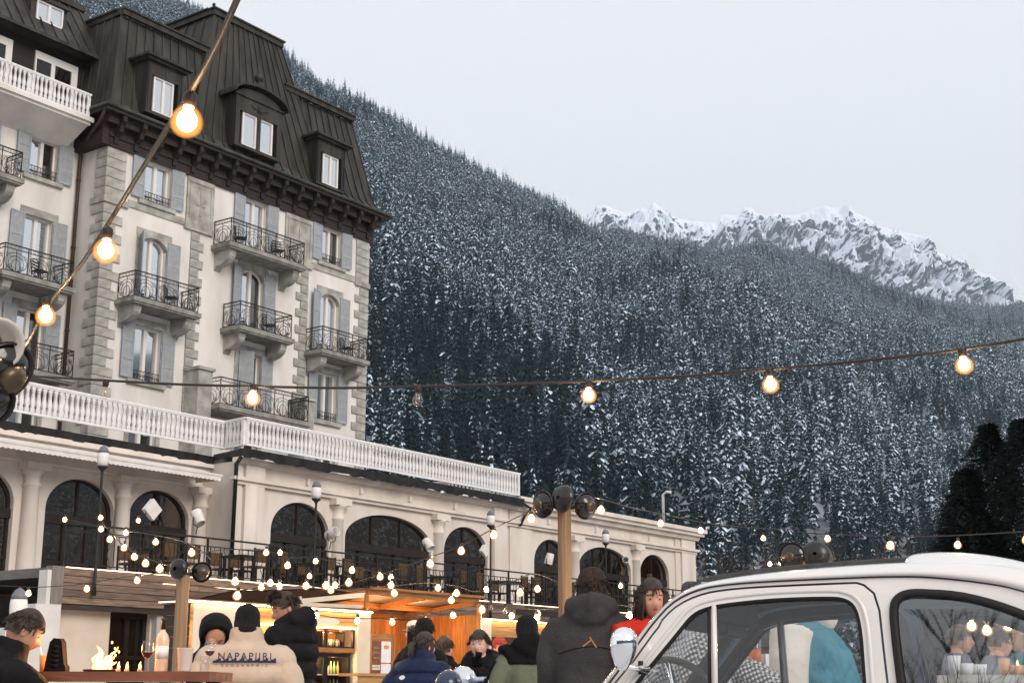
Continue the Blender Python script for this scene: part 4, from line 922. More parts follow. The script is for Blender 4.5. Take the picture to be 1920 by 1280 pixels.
# ================================================================== chalet stalls under the terrace
pine = wood('orange_pine', (.27, .10, .025), (.50, .22, .06), grain=(1.2, 14, 14), rough=.5)
pineV = wood('orange_pine_upright', (.26, .095, .022), (.46, .20, .055), grain=(14, 14, 1.2), rough=.5)
cream = mat('cream_panel', (.66, .54, .40), (.74, .63, .5), 2, .7)
led2 = emis('stall_led_strip', (1, .60, .28), 22)
metalb = mat('black_metal', (.02, .018, .017), None, rough=.35, metal=.3)
def point(parent, loc, e, c=(1, .62, .3), r=.05):
    l = bpy.data.lights.new('lamp_light', 'POINT'); l.energy = e; l.color = c; l.shadow_soft_size = r
    o = bpy.data.objects.new('lamp_light', l); col.objects.link(o); o.location = loc; o.parent = parent; return o
s1 = Thing('bar_stall', 'left timber bar stall with glowing roof edge and the white board lettered SKI', 'market stall', (20.1, 22.5, 0), hotel=True)
def bx(t, name, a, b_, m_, parent=None, kind=None):
    q = MB(); q.box(a, b_); return t.part(name, q, m_, parent, kind=kind)
bx(s1, 'roof', (20.0, 22.45, 2.70), (25.62, 23.3, 2.78), plankD)
bx(s1, 'roof_light_strip', (20.0, 22.40, 2.715), (25.62, 22.447, 2.745), led2); bx(s1, 'roof_light_strip', (19.95, 22.45, 2.715), (19.997, 23.3, 2.745), emis('dim_led', (1, .8, .62), 1.6))
for i, z in enumerate((2.36, 2.475, 2.59)): bx(s1, 'fascia_board', (20.1, 22.46 + .004 * i, z), (25.15, 22.5, z + .108), plankW)
bx(s1, 'cream_panel', (20.15, 22.44, 1.0), (21.75, 22.458, 2.69), cream); bx(s1, 'inner_light_strip', (21.8, 22.42, 2.325), (25.12, 22.46, 2.352), led2)
for i in range(12): bx(s1, 'side_board', (20.1, 22.52, .05 + i * .22), (20.13, 23.3, .262 + i * .22), plankD)
bx(s1, 'back_wall', (20.13, 23.25, 0), (25.6, 23.3, 2.69), pine); bx(s1, 'column', (25.16, 22.44, 0), (25.6, 22.9, 2.695), cream); bx(s1, 'side_wall', (25.4, 22.9, 0), (25.44, 23.25, 2.69), cream)
bx(s1, 'shelf', (21.8, 22.5, 1.80), (25.14, 23.1, 1.90), pine); bx(s1, 'shelf_frame', (23.35, 22.52, 1.90), (25.14, 22.56, 1.93), metalb)
for u in (23.3, 24.15, 25.06): bx(s1, 'shelf_post', (u, 22.5, 1.9), (u + .06, 22.56, 2.32), metalb)
bx(s1, 'counter_front', (20.2, 22.5, 0), (23.3, 22.54, 1.78), plankD)
fr = Thing('glass_door_fridge', 'black drinks fridge with two glass doors and lit bottles under the SKI board', 'fridge', (23.45, 22.55, 0), hotel=True)
q = MB(); q.box((23.42, 22.6, .1), (25.1, 23.1, .16)); q.box((23.42, 22.6, 1.70), (25.1, 23.1, 1.78)); q.box((23.42, 22.6, .16), (23.5, 23.1, 1.7)); q.box((25.02, 22.6, .16), (25.1, 23.1, 1.7)); q.box((24.2, 22.58, .16), (24.34, 22.62, 1.7)); q.box((23.5, 23.05, .16), (25.02, 23.1, 1.7)); fr.part('cabinet', q, metalb)
for z in (.5, .9, 1.3): bx(fr, 'shelf', (23.5, 22.65, z), (25.02, 23.04, z + .02), winframe)
btm = [mat('amber_bottle', (.35, .16, .04), None, rough=.15, spec=.6), mat('green_bottle', (.05, .14, .06), None, rough=.15, spec=.6), mat('pale_bottle', (.75, .7, .6), None, rough=.2), mat('red_carton', (.5, .06, .04), None, rough=.5), mat('blue_carton', (.08, .2, .5), None, rough=.5)]
bmes = []
for i, m__ in enumerate(btm[:3]):
    q = MB(); q.lathe([(.035, 0), (.037, .02), (.037, .17), (.014, .22), (.014, .29)], n=8); bmes.append(q.mesh('bottle', m__))
for z in (.16, .52, .92, 1.32):
    for i in range(12):
        if abs(i - 5.5) < .6: continue
        fr.inst('bottle', random.choice(bmes), (23.58 + i * .12, 22.8, z))
point(fr.e, Vector((.4, .15, 1.6)), 16, (1, .75, .45)); point(fr.e, Vector((1.2, .15, 1.6)), 20, (1, .6, .25))
for i in range(2):
    g = MB(); a = 23.5 + i * .84; g.quad((a, 22.6, .16), (a + .7, 22.6, .16), (a + .7, 22.6, 1.7), (a, 22.6, 1.7)); fr.part('glass_door', g, glass_clear('fridge_glass', (1, 1, 1)) if 'fridge_glass' not in MATS else MATS['fridge_glass'])
# things on the shelf
for i, (u, w_, h, mm, nm, lb) in enumerate(((23.5, .1, .16, 4, 'carton', 'blue carton on the bar shelf left of the white bags'), (23.62, .12, .2, 2, 'paper_bag', 'left white bag on the bar shelf above the fridge'), (23.78, .13, .27, 2, 'paper_bag', 'tall white crumpled bag in the middle of the bar shelf'), (23.95, .12, .22, 2, 'paper_bag', 'white bag leaning beside the tall one on the bar shelf'))):
    q = MB(); q.prism([(u, 1.905), (u + w_, 1.905), (u + w_ + .03, 1.905 + h), (u + .02, 1.905 + h * .92)], 'y', 22.7, 22.85); single(nm, q, btm[mm], lb, 'bag' if mm == 2 else 'box').matrix_world = Matrix.Rotation(HROT, 4, 'Z')
ov = Thing('glass_cabinet', 'black glass cabinet of small bottles at the right end of the bar shelf', 'cabinet', (24.25, 22.7, 1.905), hotel=True)
q = MB(); q.box((24.22, 22.7, 1.905), (25.0, 22.95, 1.93)); q.box((24.22, 22.7, 2.24), (25.0, 22.95, 2.27)); q.box((24.22, 22.7, 1.93), (24.26, 22.95, 2.24)); q.box((24.96, 22.7, 1.93), (25.0, 22.95, 2.24)); ov.part('frame', q, metalb)
sb = MB(); sb.lathe([(.022, 0), (.024, .1), (.01, .14), (.01, .17)], n=7); sbm = [sb.mesh('bottle', m__) for m__ in btm[:3]]
for i in range(10): ov.inst('bottle', sbm[i % 3], (24.32 + i * .066, 22.8, 1.93))
point(ov.e, Vector((.4, .1, .3)), 2.5)
# SKI board
bd = Thing('ski_board_sign', 'white rounded ski shaped board lettered SKI on the fascia of the left stall', 'sign', (23.4, 22.42, 2.36), hotel=True)
q = MB(); q.prism([(23.2, 2.40), (24.35, 2.40), (24.47, 2.43), (24.53, 2.475), (24.47, 2.52), (24.35, 2.55), (23.2, 2.55), (23.12, 2.475)], 'y', 22.425, 22.45); bd.part('board', q, mat('sign_cream', (.72, .66, .52), None, rough=.6))
inkm = mat('brown_lettering', (.14, .07, .03), None, rough=.7)
def text_mesh(s, size, ext=.002, space=1.0):
    c = bpy.data.curves.new('lettering', 'FONT'); c.body = s; c.size = size; c.extrude = ext; c.align_x = 'CENTER'; c.align_y = 'CENTER'; c.space_character = space
    o = bpy.data.objects.new('lettering', c); col.objects.link(o); dg = bpy.context.evaluated_depsgraph_get(); dg.update()
    me = bpy.data.meshes.new_from_object(o.evaluated_get(dg)); bpy.data.objects.remove(o); return me
me = text_mesh('\u00b7SKI\u00b7', .13, space=1.15); me.materials.clear(); me.materials.append(inkm); me.name = 'lettering'
bd.inst('lettering', me, (23.62, 22.42, 2.475), (radians(90), 0, 0))
# open timber pavilion between the stalls
pv = Thing('timber_pavilion', 'open orange pine pavilion with exposed roof beams between the two stalls', 'pavilion', (25.6, 22.5, 0), hotel=True)
def beam(t, a, b_, th=.07, hh=.13, m_=None, name='beam'):
    a, b_ = Vector(a), Vector(b_); d = b_ - a; L = d.length; q = d.to_track_quat('X', 'Z').to_matrix().to_4x4(); M = Matrix.Translation(a) @ q
    m2 = MB(); m2.box((0, -th / 2, -hh / 2), (L, th / 2, hh / 2), M); return t.part(name, m2, m_ or pine)
beam(pv, (25.5, 22.5, 3.20), (29.85, 22.5, 3.20)); beam(pv, (25.5, 22.5, 2.55), (25.5, 22.5, 3.15), .08, .08, pineV, 'post'); 
beam(pv, (23.7, 24.0, 3.02), (30.0, 24.0, 3.02)); beam(pv, (25.2, 25.0, 2.85), (30.2, 25.0, 2.85))
for u in (25.55, 27.7, 29.8): beam(pv, (u, 22.55, 3.16), (u + .05, 24.95, 2.9), .06, .12)
beam(pv, (23.3, 23.4, 2.85), (25.5, 22.55, 3.14), .06, .11, cream); beam(pv, (23.3, 23.0, 2.85), (25.45, 22.6, 2.86), .06, .08, cream); beam(pv, (24.0, 23.2, 2.84), (24.0, 23.2, 3.05), .06, .06, cream, 'post')
q = MB(); q.add([(22.6, 24.0, 3.1), (25.5, 22.4, 3.29), (30.0, 22.4, 3.29), (30.2, 24.98, 2.98), (22.6, 24.98, 2.98)], [(0, 1, 2, 3, 4)]); q.add([(22.6, 24.0, 3.13), (25.5, 22.4, 3.32), (30.0, 22.4, 3.32), (30.2, 24.98, 3.01), (22.6, 24.98, 3.01)], [(4, 3, 2, 1, 0)]); pv.part('roof', q, mat('grey_membrane', (.20, .16, .14), None, rough=.7))
bx(pv, 'front_roof_edge', (25.5, 22.38, 3.27), (29.95, 22.42, 3.33), pine)
for i in range(16): bx(pv, 'wall_board', (26.6 + i * .205, 24.6, 0), (26.6 + i * .205 + .2, 24.63, 2.75), pineV)
for i in range(10): bx(pv, 'side_wall_board', (29.85, 22.5 + i * .21, 0), (29.88, 22.5 + i * .21 + .205, 2.85), pineV)
bx(pv, 'corner_post', (29.78, 22.42, 0), (29.88, 22.5, 3.13), pineV); bx(pv, 'light_strip', (29.885, 22.44, 2.3), (29.91, 22.47, 3.05), led2)
q = MB(); q.box((25.7, 24.52, 2.55), (26.35, 24.56, 2.78)); single('wall_screen', q, black, 'black screen high on the back wall left inside the pavilion', 'screen').matrix_world = Matrix.Rotation(HROT, 4, 'Z')
# menu door
md = Thing('menu_board', 'orange pine door frame carrying a brown poster and white menu sheets', 'menu board', (25.65, 22.6, 0), hotel=True)
bx(md, 'frame', (25.66, 22.6, 0), (25.84, 22.66, 2.27), pineV); bx(md, 'frame', (26.56, 22.6, 0), (26.66, 22.66, 2.27), pineV); bx(md, 'frame', (25.84, 22.6, 2.1), (26.56, 22.66, 2.27), pine); bx(md, 'frame', (25.84, 22.6, 0), (26.56, 22.66, .9), pine)
bx(md, 'brown_poster', (25.85, 22.61, .92), (26.18, 22.64, 2.09), mat('poster_brown', (.16, .07, .04), (.22, .10, .06), 8, .6)); bx(md, 'menu_sheet', (26.2, 22.61, 1.6), (26.55, 22.64, 2.09), white); bx(md, 'menu_sheet', (26.2, 22.61, .92), (26.55, 22.64, 1.57), white)
bx(md, 'orange_label', (26.29, 22.602, 1.92), (26.46, 22.61, 2.0), mat('label_orange', (.7, .25, .05), None)); bx(md, 'name_strip', (25.87, 22.602, 1.43), (26.16, 22.61, 1.54), mat('strip_cream', (.75, .66, .5), None))
me = text_mesh('LA PIAZZA', .062, .001); me.materials.clear(); me.materials.append(inkm); me.name = 'lettering'; md.inst('lettering', me, (26.015, 22.6, 1.485), (radians(90), 0, 0))
q = MB()
for (cz, h) in ((1.93, .07), (1.82, .09), (1.70, .06)):
    q.tube([(25.9 + .02 * t, 22.605, cz + h * .5 * sin(t * 1.9 + cz * 30) * (1 - t / 16)) for t in range(12)], .006, 3)
md.part('script_lettering', q, mat('chalk_orange', (.75, .42, .2), None))
bx(md, 'door_handle', (25.70, 22.57, 1.32), (25.73, 22.6, 1.5), black)
# pine counter in front
ct = Thing('pine_counter', 'low pale pine counter in front of the menu board', 'counter', (24.9, 21.3, 0), hotel=True)
bx(ct, 'countertop', (23.95, 21.3, 1.27), (26.4, 21.9, 1.33), plankW); bx(ct, 'front_board', (24.0, 21.35, .7), (26.35, 21.38, 1.265), plankW); bx(ct, 'front_board', (24.0, 21.35, .1), (26.35, 21.38, .69), plankW)
# right stall
s3 = Thing('right_stall', 'right timber stall with a long glowing roof edge behind the tall timber post', 'market stall', (29.95, 22.5, 0), hotel=True)
bx(s3, 'roof', (29.95, 22.45, 2.72), (42.5, 24.9, 2.78), plankD); bx(s3, 'roof_light_strip', (29.95, 22.40, 2.735), (42.5, 22.447, 2.76), led2)
bx(s3, 'white_post', (29.95, 22.44, 1.9), (30.35, 22.5, 2.71), cream)
for i in range(3):
    u = 30.36
    while u < 42: bx(s3, 'fascia_board', (u, 22.46, 2.32 + i * .13), (u + 2.9, 22.5, 2.445 + i * .13), plankW); u += 2.92
bx(s3, 'back_wall', (29.95, 24.3, 0), (42.5, 24.35, 2.7), plankD); bx(s3, 'counter', (30.4, 22.5, 1.55), (42, 23.0, 1.66), pine)
for i in range(12): bx(s3, 'slat', (30.5 + i * .95, 22.55, 0), (31.4 + i * .95, 22.58, 1.54), plankD)
bx(s3, 'upright', (30.9, 22.52, 1.66), (30.96, 22.58, 2.32), pineV)
for u in (21.5, 22.8, 24.4): point(s1.e, Vector((u - 20.1, .38, 2.2)), 60)
for u in (26.9, 28.6): point(pv.e, Vector((u - 25.6, .9, 2.6)), 55, (1, .50, .18))
for u in (31.5, 34.0, 37): point(s3.e, Vector((u - 29.95, .6, 2.2)), 45)
# ================================================================== timber posts with reflector heads
postw = wood('timber_post', (.22, .12, .06), (.38, .23, .12), grain=(12, 12, .8))
shell = mat('black_enamel_reflector', (.010, .008, .007), (.016, .012, .010), 6, .3, spec=.5)
inner = mat('reflector_inside', (.04, .03, .022), (.06, .04, .03), 5, .35, metal=.3)
def head(t, c, d, r, lit=False, base=None):
    m_ = MB(); m_.lathe([(.02, -r * .62), (r * .5, -r * .58), (r * .86, -r * .36), (r, -.02), (r * 1.02, .0), (r * .97, .0), (r * .8, -r * .3), (.06, -r * .5)], c, 22, axis=d, cap=False); o = t.part('reflector_head', m_, shell)
    g = MB(); g.lathe([(r * .94, -.02), (r * .7, .03), (.02, .055)], c, 20, axis=d, cap=False); t.part('lens', g, mat('smoked_lens', (.012, .009, .008), None, rough=.12, spec=.6), o)
    g = MB(); g.lathe([(.045, .04), (.06, .06), (.04, .085), (.015, .09)], c, 10, axis=d); t.part('hub', g, mat('dark_brass_hub', (.10, .075, .05), None, rough=.35, metal=.7), o)
    if base: a = MB(); a.tube([base, (Vector(c) + Vector(base)) / 2 + Vector((0, 0, .02)), Vector(c) - Vector(d).normalized() * r * .4], .02, 6); t.part('arm', a, shell)
def timber_post(lab, px, ptop, D, wdt, heads, r):
    p = at(px, ptop, D); t = Thing('lamp_post', lab, 'lamp post', (p.x, D, 0), radians(35), 'timber posts with black reflector heads')
    m_ = MB(); h = p.z; w2 = wdt / 2; m_.prism([(-w2 + .02, -w2), (w2 - .02, -w2), (w2, -w2 + .02), (w2, w2 - .02), (w2 - .02, w2), (-w2 + .02, w2), (-w2, w2 - .02), (-w2, -w2 + .02)], 'z', 0, h); t.part('post', m_, postw)
    Ri = Matrix.Rotation(-radians(35), 4, 'Z')
    for (dx, dy, dz, d) in heads: head(t, Ri @ Vector((dx, dy, h + dz)), Ri @ Vector(d), r, base=Ri @ Vector((0, 0, h - .03)))
    return t
timber_post('tall timber post with three black reflector heads in the middle of the photo', 1058, 952, 13, .105, [(-.20, -.02, .03, (-.85, -.8, -.12)), (-.01, -.10, .07, (.75, .8, -.1)), (.20, .0, .02, (.75, -.9, -.25))], .125)
timber_post('short glowing timber post with reflector heads near the left stall', 344, 1078, 13.5, .105, [(-.02, -.12, .05, (.5, 1, 0)), (.17, .0, .03, (.4, -1, -.2))], .095)
timber_post('far timber post whose reflector heads peek over the car roof', 1510, 1052, 15, .12, [(-.14, .0, .05, (-.6, -1, -.1)), (.10, -.05, .06, (.3, 1, -.1)), (.2, .05, .05, (.6, -1, -.1))], .15)
lp = timber_post('near lamp post cut off by the left edge, with white and dark reflector heads', -40, 700, 5.2, .12, [(.13, -.1, -.02, (.9, -.6, -.75)), (.07, -.14, -.13, (.4, -.8, -.6))], .12)
m_ = MB(); hc = at(-6, 645, 5.0) - Vector(lp.e.location); hc = Matrix.Rotation(-radians(35), 3, 'Z') @ hc
m_.lathe([(.02, -.09), (.07, -.08), (.095, -.03), (.10, 0), (.088, 0), (.07, -.04), (.03, -.06)], hc, 20, axis=Matrix.Rotation(-radians(35), 3, 'Z') @ Vector((.5, -.8, -.35)), cap=False); o = lp.part('white_reflector_head', m_, mat('cream_enamel', (.5, .46, .41), None, rough=.4))
m_ = MB(); m_.tube([hc - Vector((0, 0, .08)), Vector((0, 0, hc.z - .3))], .02, 6); lp.part('arm', m_, shell)
# ================================================================== festoon lights
def bulb_mat():
    m, n, b = nodes('lit_bulb'); n.nodes.remove(b); o = n.nodes['Material Output']
    lw = n.nodes.new('ShaderNodeLayerWeight'); lw.inputs[0].default_value = .35
    r = n.nodes.new('ShaderNodeValToRGB'); e = r.color_ramp.elements; e[0].position = .1; e[0].color = (1, .72, .40, 1); e[1].position = .95; e[1].color = (1, .36, .06, 1)
    s = n.nodes.new('ShaderNodeMapRange'); s.inputs['From Min'].default_value = .3; s.inputs['From Max'].default_value = 1.0; s.inputs['To Min'].default_value = BULB_E; s.inputs['To Max'].default_value = 1.3
    em = n.nodes.new('ShaderNodeEmission'); n.links.new(lw.outputs['Facing'], r.inputs[0]); n.links.new(lw.outputs['Facing'], s.inputs[0])
    n.links.new(r.outputs[0], em.inputs[0]); n.links.new(s.outputs[0], em.inputs[1]); n.links.new(em.outputs[0], o.inputs[0]); return m
BULB_E = 750
litm = bulb_mat(); sockm = mat('bulb_socket', (.03, .02, .015), None, rough=.5); cablem = mat('festoon_cable', (.035, .028, .024), None, rough=.6)
def bulb_profile(s=1.0): return [(.012, -.036), (.014, -.046), (.022, -.056), (.0295, -.072), (.031, -.086), (.026, -.103), (.014, -.113), (.003, -.116)]
BM = {}; CM = {}
def halo_mat():
    # oversized bulb envelope; its edge-fading emission imitates a halo around the lit core
    m, n, b = nodes('bulb_halo_glow'); n.nodes.remove(b); o = n.nodes['Material Output']; lw = n.nodes.new('ShaderNodeLayerWeight'); lw.inputs[0].default_value = .5
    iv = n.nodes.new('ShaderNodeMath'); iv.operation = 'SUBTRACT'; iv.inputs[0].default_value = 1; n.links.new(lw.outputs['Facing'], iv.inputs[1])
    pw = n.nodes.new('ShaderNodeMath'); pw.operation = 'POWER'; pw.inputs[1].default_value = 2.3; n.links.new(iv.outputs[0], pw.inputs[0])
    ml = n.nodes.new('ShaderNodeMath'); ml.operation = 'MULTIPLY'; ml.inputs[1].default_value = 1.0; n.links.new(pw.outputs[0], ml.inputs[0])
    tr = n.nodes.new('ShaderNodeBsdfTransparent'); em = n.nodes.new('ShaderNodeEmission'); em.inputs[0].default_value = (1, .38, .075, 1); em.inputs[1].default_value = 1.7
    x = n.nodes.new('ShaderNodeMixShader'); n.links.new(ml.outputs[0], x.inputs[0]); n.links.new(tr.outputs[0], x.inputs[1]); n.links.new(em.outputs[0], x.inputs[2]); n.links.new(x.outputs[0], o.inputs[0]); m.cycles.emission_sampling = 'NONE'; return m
halo = halo_mat()
def core_mesh(k):
    a = MB(); a.lathe([(.001, -.040 * k), (.016 * k, -.050 * k), (.027 * k, -.068 * k), (.027 * k, -.088 * k), (.016 * k, -.103 * k), (.001, -.108 * k)], n=12); return a.mesh('filament', litm)
def halo_env(k):
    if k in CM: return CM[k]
    a = MB(); a.lathe([(.013 * k, -.034 * k), (.026 * k, -.038 * k), (.041 * k, -.056 * k), (.048 * k, -.077 * k), (.046 * k, -.098 * k), (.033 * k, -.116 * k), (.015 * k, -.125 * k), (.001, -.127 * k)], n=16); CM[k] = a.mesh('bulb', halo); return CM[k]  # enlarged envelope that draws the halo of a lit bulb
def bulb_meshes(k=1.0):
    if k in BM: return BM[k]
    a = MB(); a.lathe([(r * k, z * k) for r, z in bulb_profile()], n=14); s = MB(); s.lathe([(.012 * k, .008 * k), (.02 * k, 0), (.02 * k, -.02 * k), (.016 * k, -.038 * k)], n=10)
    f = MB(); f.tube([(-.008 * k, 0, -.045 * k), (-.010 * k, 0, -.09 * k), (0, 0, -.075 * k), (.010 * k, 0, -.09 * k), (.008 * k, 0, -.045 * k)], .0018 * k, 4)
    BM[k] = (core_mesh(k), s.mesh('socket', sockm), a.mesh('bulb', glass_clear('bulb_glass', (.97, .95, .92), .2) if 'bulb_glass' not in MATS else MATS['bulb_glass']), f.mesh('filament', mat('amber_filament', (.8, .4, .15), None))); return BM[k]
def festoon(lab, nodes_, bulbs, cr=.006, k=1.0, group=None, light=0):
    """nodes_: (px, py, D) cable points; bulbs: (px, py of the socket on the cable, D, lit)"""
    P_ = [at(*q) for q in nodes_]; t = Thing('string_light', lab, 'string lights', P_[0], group=group); o0 = P_[0]
    # smooth the cable
    pts_ = []
    for i in range(len(P_) - 1):
        p0 = P_[max(i - 1, 0)]; p1 = P_[i]; p2 = P_[i + 1]; p3 = P_[min(i + 2, len(P_) - 1)]
        for j in range(6):
            s = j / 6; pts_.append(.5 * ((2 * p1) + (p2 - p0) * s + (2 * p0 - 5 * p1 + 4 * p2 - p3) * s * s + (3 * p1 - p0 - 3 * p2 + p3) * s ** 3) - o0)
    pts_.append(P_[-1] - o0)
    c = MB(); c.tube(pts_, cr, 5); t.part('cable', c, cablem)
    B, S, G, FL = bulb_meshes(k)
    for q in bulbs:
        px, py, D = q[:3]; lit = q[3] if len(q) > 3 else 1; p = at(px, py, D) - o0
        so_ = t.inst('bulb_socket', S, p, (random.uniform(-.15, .15), random.uniform(-.15, .15), 0))
        if lit:
            b_ = link('filament', B, so_); link('bulb', halo_env(k), so_)  # glowing core, then the enlarged envelope that draws its halo
        else: link('bulb', G, so_); link('filament', FL, so_)
def off(px, py, D, lit=1, k=1.0):     # glow centre -> socket on the cable above it
    return (px, py - .082 * k * F / D, D, lit)
K = 1.0
festoon('near string of lit bulbs sweeping down the left side in front of the hotel', [(470, -60, 2.6), (440, 10, 2.75), (402, 92, 2.95), (357, 172, 3.15), (300, 262, 3.6), (210, 408, 4.2), (150, 498, 4.8), (90, 572, 5.4), (45, 650, 5.9), (0, 692, 6.3), (-60, 730, 6.6)],
        [(357, 178, 3.15), (202, 430, 4.15), (87, 560, 5.2), (46, 650, 5.9)], .0075, .86)
festoon('nearest sagging string of bulbs with two unlit ones, crossing in front of the forest', [(60, 705, 9), (200, 713, 8.4), (330, 720, 8.2), (475, 724, 8), (640, 727, 8), (785, 724, 8), (960, 720, 7.9), (1103, 714, 7.8), (1270, 706, 7.5), (1442, 692, 7.2), (1620, 676, 7), (1802, 655, 6.8), (1960, 628, 6.6)],
        [(199, 713, 8.4, 0), (475, 722, 8.0), (784, 724, 8.0, 0), (1103, 716, 7.8), (1442, 693, 7.2), (1803, 656, 6.8)], .008, 1.0, light=8)
D_ = 15
festoon('string of lit bulbs fanning from the far timber post towards the hotel wing end', [(1100, 930, 13), (1128, 935, 14), (1180, 950, 16), (1237, 962, 18), (1313, 978, 20), (1380, 986, 22), (1430, 990, 24), (1500, 992, 26)], [off(1128, 957, 14), off(1237, 982, 17), off(1313, 995, 19), off(1430, 1009, 22)], k=1.0)
festoon('string of lit bulbs along the dark trees above the car roof', [(1500, 998, 15), (1600, 1003, 15), (1700, 1005, 15), (1800, 1003, 15), (1990, 992, 15)], [off(1550, 1010, 18), off(1670, 1023, 14), off(1796, 1022, 16), off(1922, 1013, 14)])
festoon('short string of tiny bulbs left of the reflector heads on the car roof', [(1395, 1064, 20), (1440, 1056, 20), (1490, 1048, 19), (1510, 1045, 18)], [off(1444, 1058, 22), off(1464, 1056, 19)], k=.9)
festoon('string of bulbs climbing from the stalls to the tall timber post', [(600, 1105, 17), (660, 1092, 16.5), (740, 1068, 16), (803, 1045, 15.5), (866, 1022, 15), (926, 990, 14.5), (985, 962, 13.8), (1010, 950, 13.2)],
        [off(655, 1092, 16), off(712, 1081, 17), off(805, 1057, 15.5), off(866, 1033, 15.5), off(926, 1003, 14.5), off(996, 973, 14)])
festoon('string of bulbs falling steeply from the left globe lamp to the short post', [(190, 962, 22), (193, 980, 20), (215, 1005, 18), (235, 1025, 17), (260, 1040, 16), (300, 1055, 15), (340, 1066, 13.8)],
        [off(190, 973, 22, k=1.2), off(191, 993, 20, k=1.1), off(206, 1011, 18), off(234, 1027, 18), off(252, 1044, 17), off(275, 1056, 16), off(301, 1066, 15), off(327, 1073, 14.5)])
festoon('string of bulbs hanging above the terrace plants at the left', [(122, 972, 22), (180, 985, 22), (237, 995, 21), (293, 1003, 19), (358, 1020, 16), (400, 1052, 14.5)], [off(122, 974, 24), off(237, 999, 21), off(260, 976, 24), off(293, 1016, 18), off(359, 1036, 16)])
festoon('long string of bulbs drooping across the plank front of the terrace', [(345, 1060, 13.6), (400, 1078, 14.5), (441, 1088, 15), (492, 1098, 15.5), (525, 1100, 16), (576, 1098, 16), (612, 1102, 16), (660, 1108, 16), (700, 1100, 16), (738, 1098, 16.5)],
        [off(375, 1076, 13.8), off(441, 1090, 15), off(492, 1100, 16), off(508, 1093, 17), off(524, 1099, 17), off(576, 1098, 16), off(612, 1098, 15.5), off(622, 1106, 17), off(629, 1097, 18)])
festoon('string of bulbs over the terrace tables', [(360, 1040, 18), (420, 1030, 19), (500, 1032, 20), (540, 1045, 20), (592, 1045, 20), (661, 1062, 19), (735, 1080, 18), (740, 1105, 17)],
        [off(500, 1036, 19), off(526, 1036, 22), off(540, 1060, 18), off(592, 1052, 21), off(582, 1080, 21), off(661, 1069, 18), off(734, 1082, 20), off(735, 1097, 17), off(738, 1112, 17)])
festoon('row of bulbs along the pine pavilion edge', [(738, 1098, 17), (800, 1092, 18), (856, 1098, 18), (895, 1108, 17), (960, 1090, 17), (1000, 1075, 16), (1045, 1090, 14)],
        [off(821, 1102, 18), off(856, 1112, 17), off(847, 1125, 17), off(911, 1105, 20), off(976, 1111, 16), off(1008, 1104, 18)])
festoon('lower row of bulbs in front of the right stall', [(890, 1128, 17), (940, 1135, 17), (1000, 1142, 16), (1048, 1140, 14)], [off(905, 1143, 16), off(920, 1138, 18, 0), off(948, 1145, 18, 0), off(960, 1154, 18), off(1007, 1158, 17), off(1010, 1150, 19)])
festoon('string of bulbs under the pavilion roof', [(590, 1150, 18), (640, 1158, 18), (734, 1158, 18), (800, 1150, 18), (850, 1140, 18)], [off(594, 1154, 18), off(671, 1164, 17), off(735, 1166, 18), off(797, 1163, 18), off(849, 1153, 18)])
festoon('two lone bulbs strung in front of the weathered planks', [(-30, 1095, 20), (53, 1100, 20), (110, 1098, 20), (162, 1093, 20), (240, 1080, 19), (330, 1072, 15)], [off(53, 1112, 19), off(163, 1104, 19), off(257, 1088, 18)])
festoon('string of bulbs between the big man and the woman in red', [(1060, 1100, 14), (1098, 1092, 14), (1150, 1130, 16), (1200, 1135, 14), (1250, 1120, 13)], [off(1095, 1107, 14), off(1163, 1098, 24), off(1180, 1154, 15), off(1202, 1143, 12.5), off(1218, 1095, 12), off(1154, 1148, 17)])
festoon('single bulb under the string near the beige jacket', [(330, 1095, 15), (390, 1100, 15), (447, 1106, 15), (500, 1098, 15)], [off(447, 1117, 14)])
# ================================================================== people
def skin_mat(name, c, lip):
    a = mat(name, c, tuple(min(1, x * 1.12) for x in c), 12, .5, spec=.35); b_ = mat(name + '_lips', lip, None, rough=.45); return a, b_
skinA = skin_mat('fair_skin', (.52, .27, .18), (.42, .12, .10)); skinB = skin_mat('pale_skin', (.58, .36, .28), (.48, .16, .14))
eyew = mat('eye_white', (.42, .38, .36), None, rough=.2); eyed = mat('eye_iris', (.03, .02, .012), None, rough=.15)
def cloth(name, c, c2=None, bump=.35, bs=60, rough=.85, spec=.15): return mat(name, c, c2 or tuple(x * 1.25 for x in c), 5, rough, bump=bump, bscale=bs, spec=spec)
puffB = cloth('black_puffer_nylon', (.006, .0055, .006), (.010, .009, .010), .3, 25, .7, .12); puffN = cloth('navy_puffer_nylon', (.006, .012, .04), (.010, .02, .06), .3, 25, .6, .2)
beige = cloth('beige_puffer_nylon', (.46, .36, .275), (.54, .43, .33), .25, 30, .65); greyJ = cloth('charcoal_softshell', (.042, .037, .039), (.060, .054, .056), .5, 120)
green = cloth('moss_green_cloth', (.10, .115, .075), (.14, .155, .10), .5, 90); redJ = cloth('red_jacket_cloth', (.50, .022, .014), (.64, .04, .024), .4, 60); tealJ = cloth('teal_cloth', (.045, .16, .21), (.075, .23, .29), .5, 14)
creamJ = cloth('cream_softshell', (.62, .54, .47), (.72, .64, .56), .4, 20); blackC = cloth('black_cloth', (.006, .0055, .006), (.011, .010, .0105), .5, 80, .85, .08); jeans = cloth('dark_trousers', (.02, .022, .03), (.035, .038, .05), .4, 90)
greyC = cloth('grey_blue_cloth', (.12, .13, .17), (.18, .19, .24), .4, 60); brownC = cloth('brown_cloth', (.12, .08, .055), (.18, .12, .085), .4, 60)
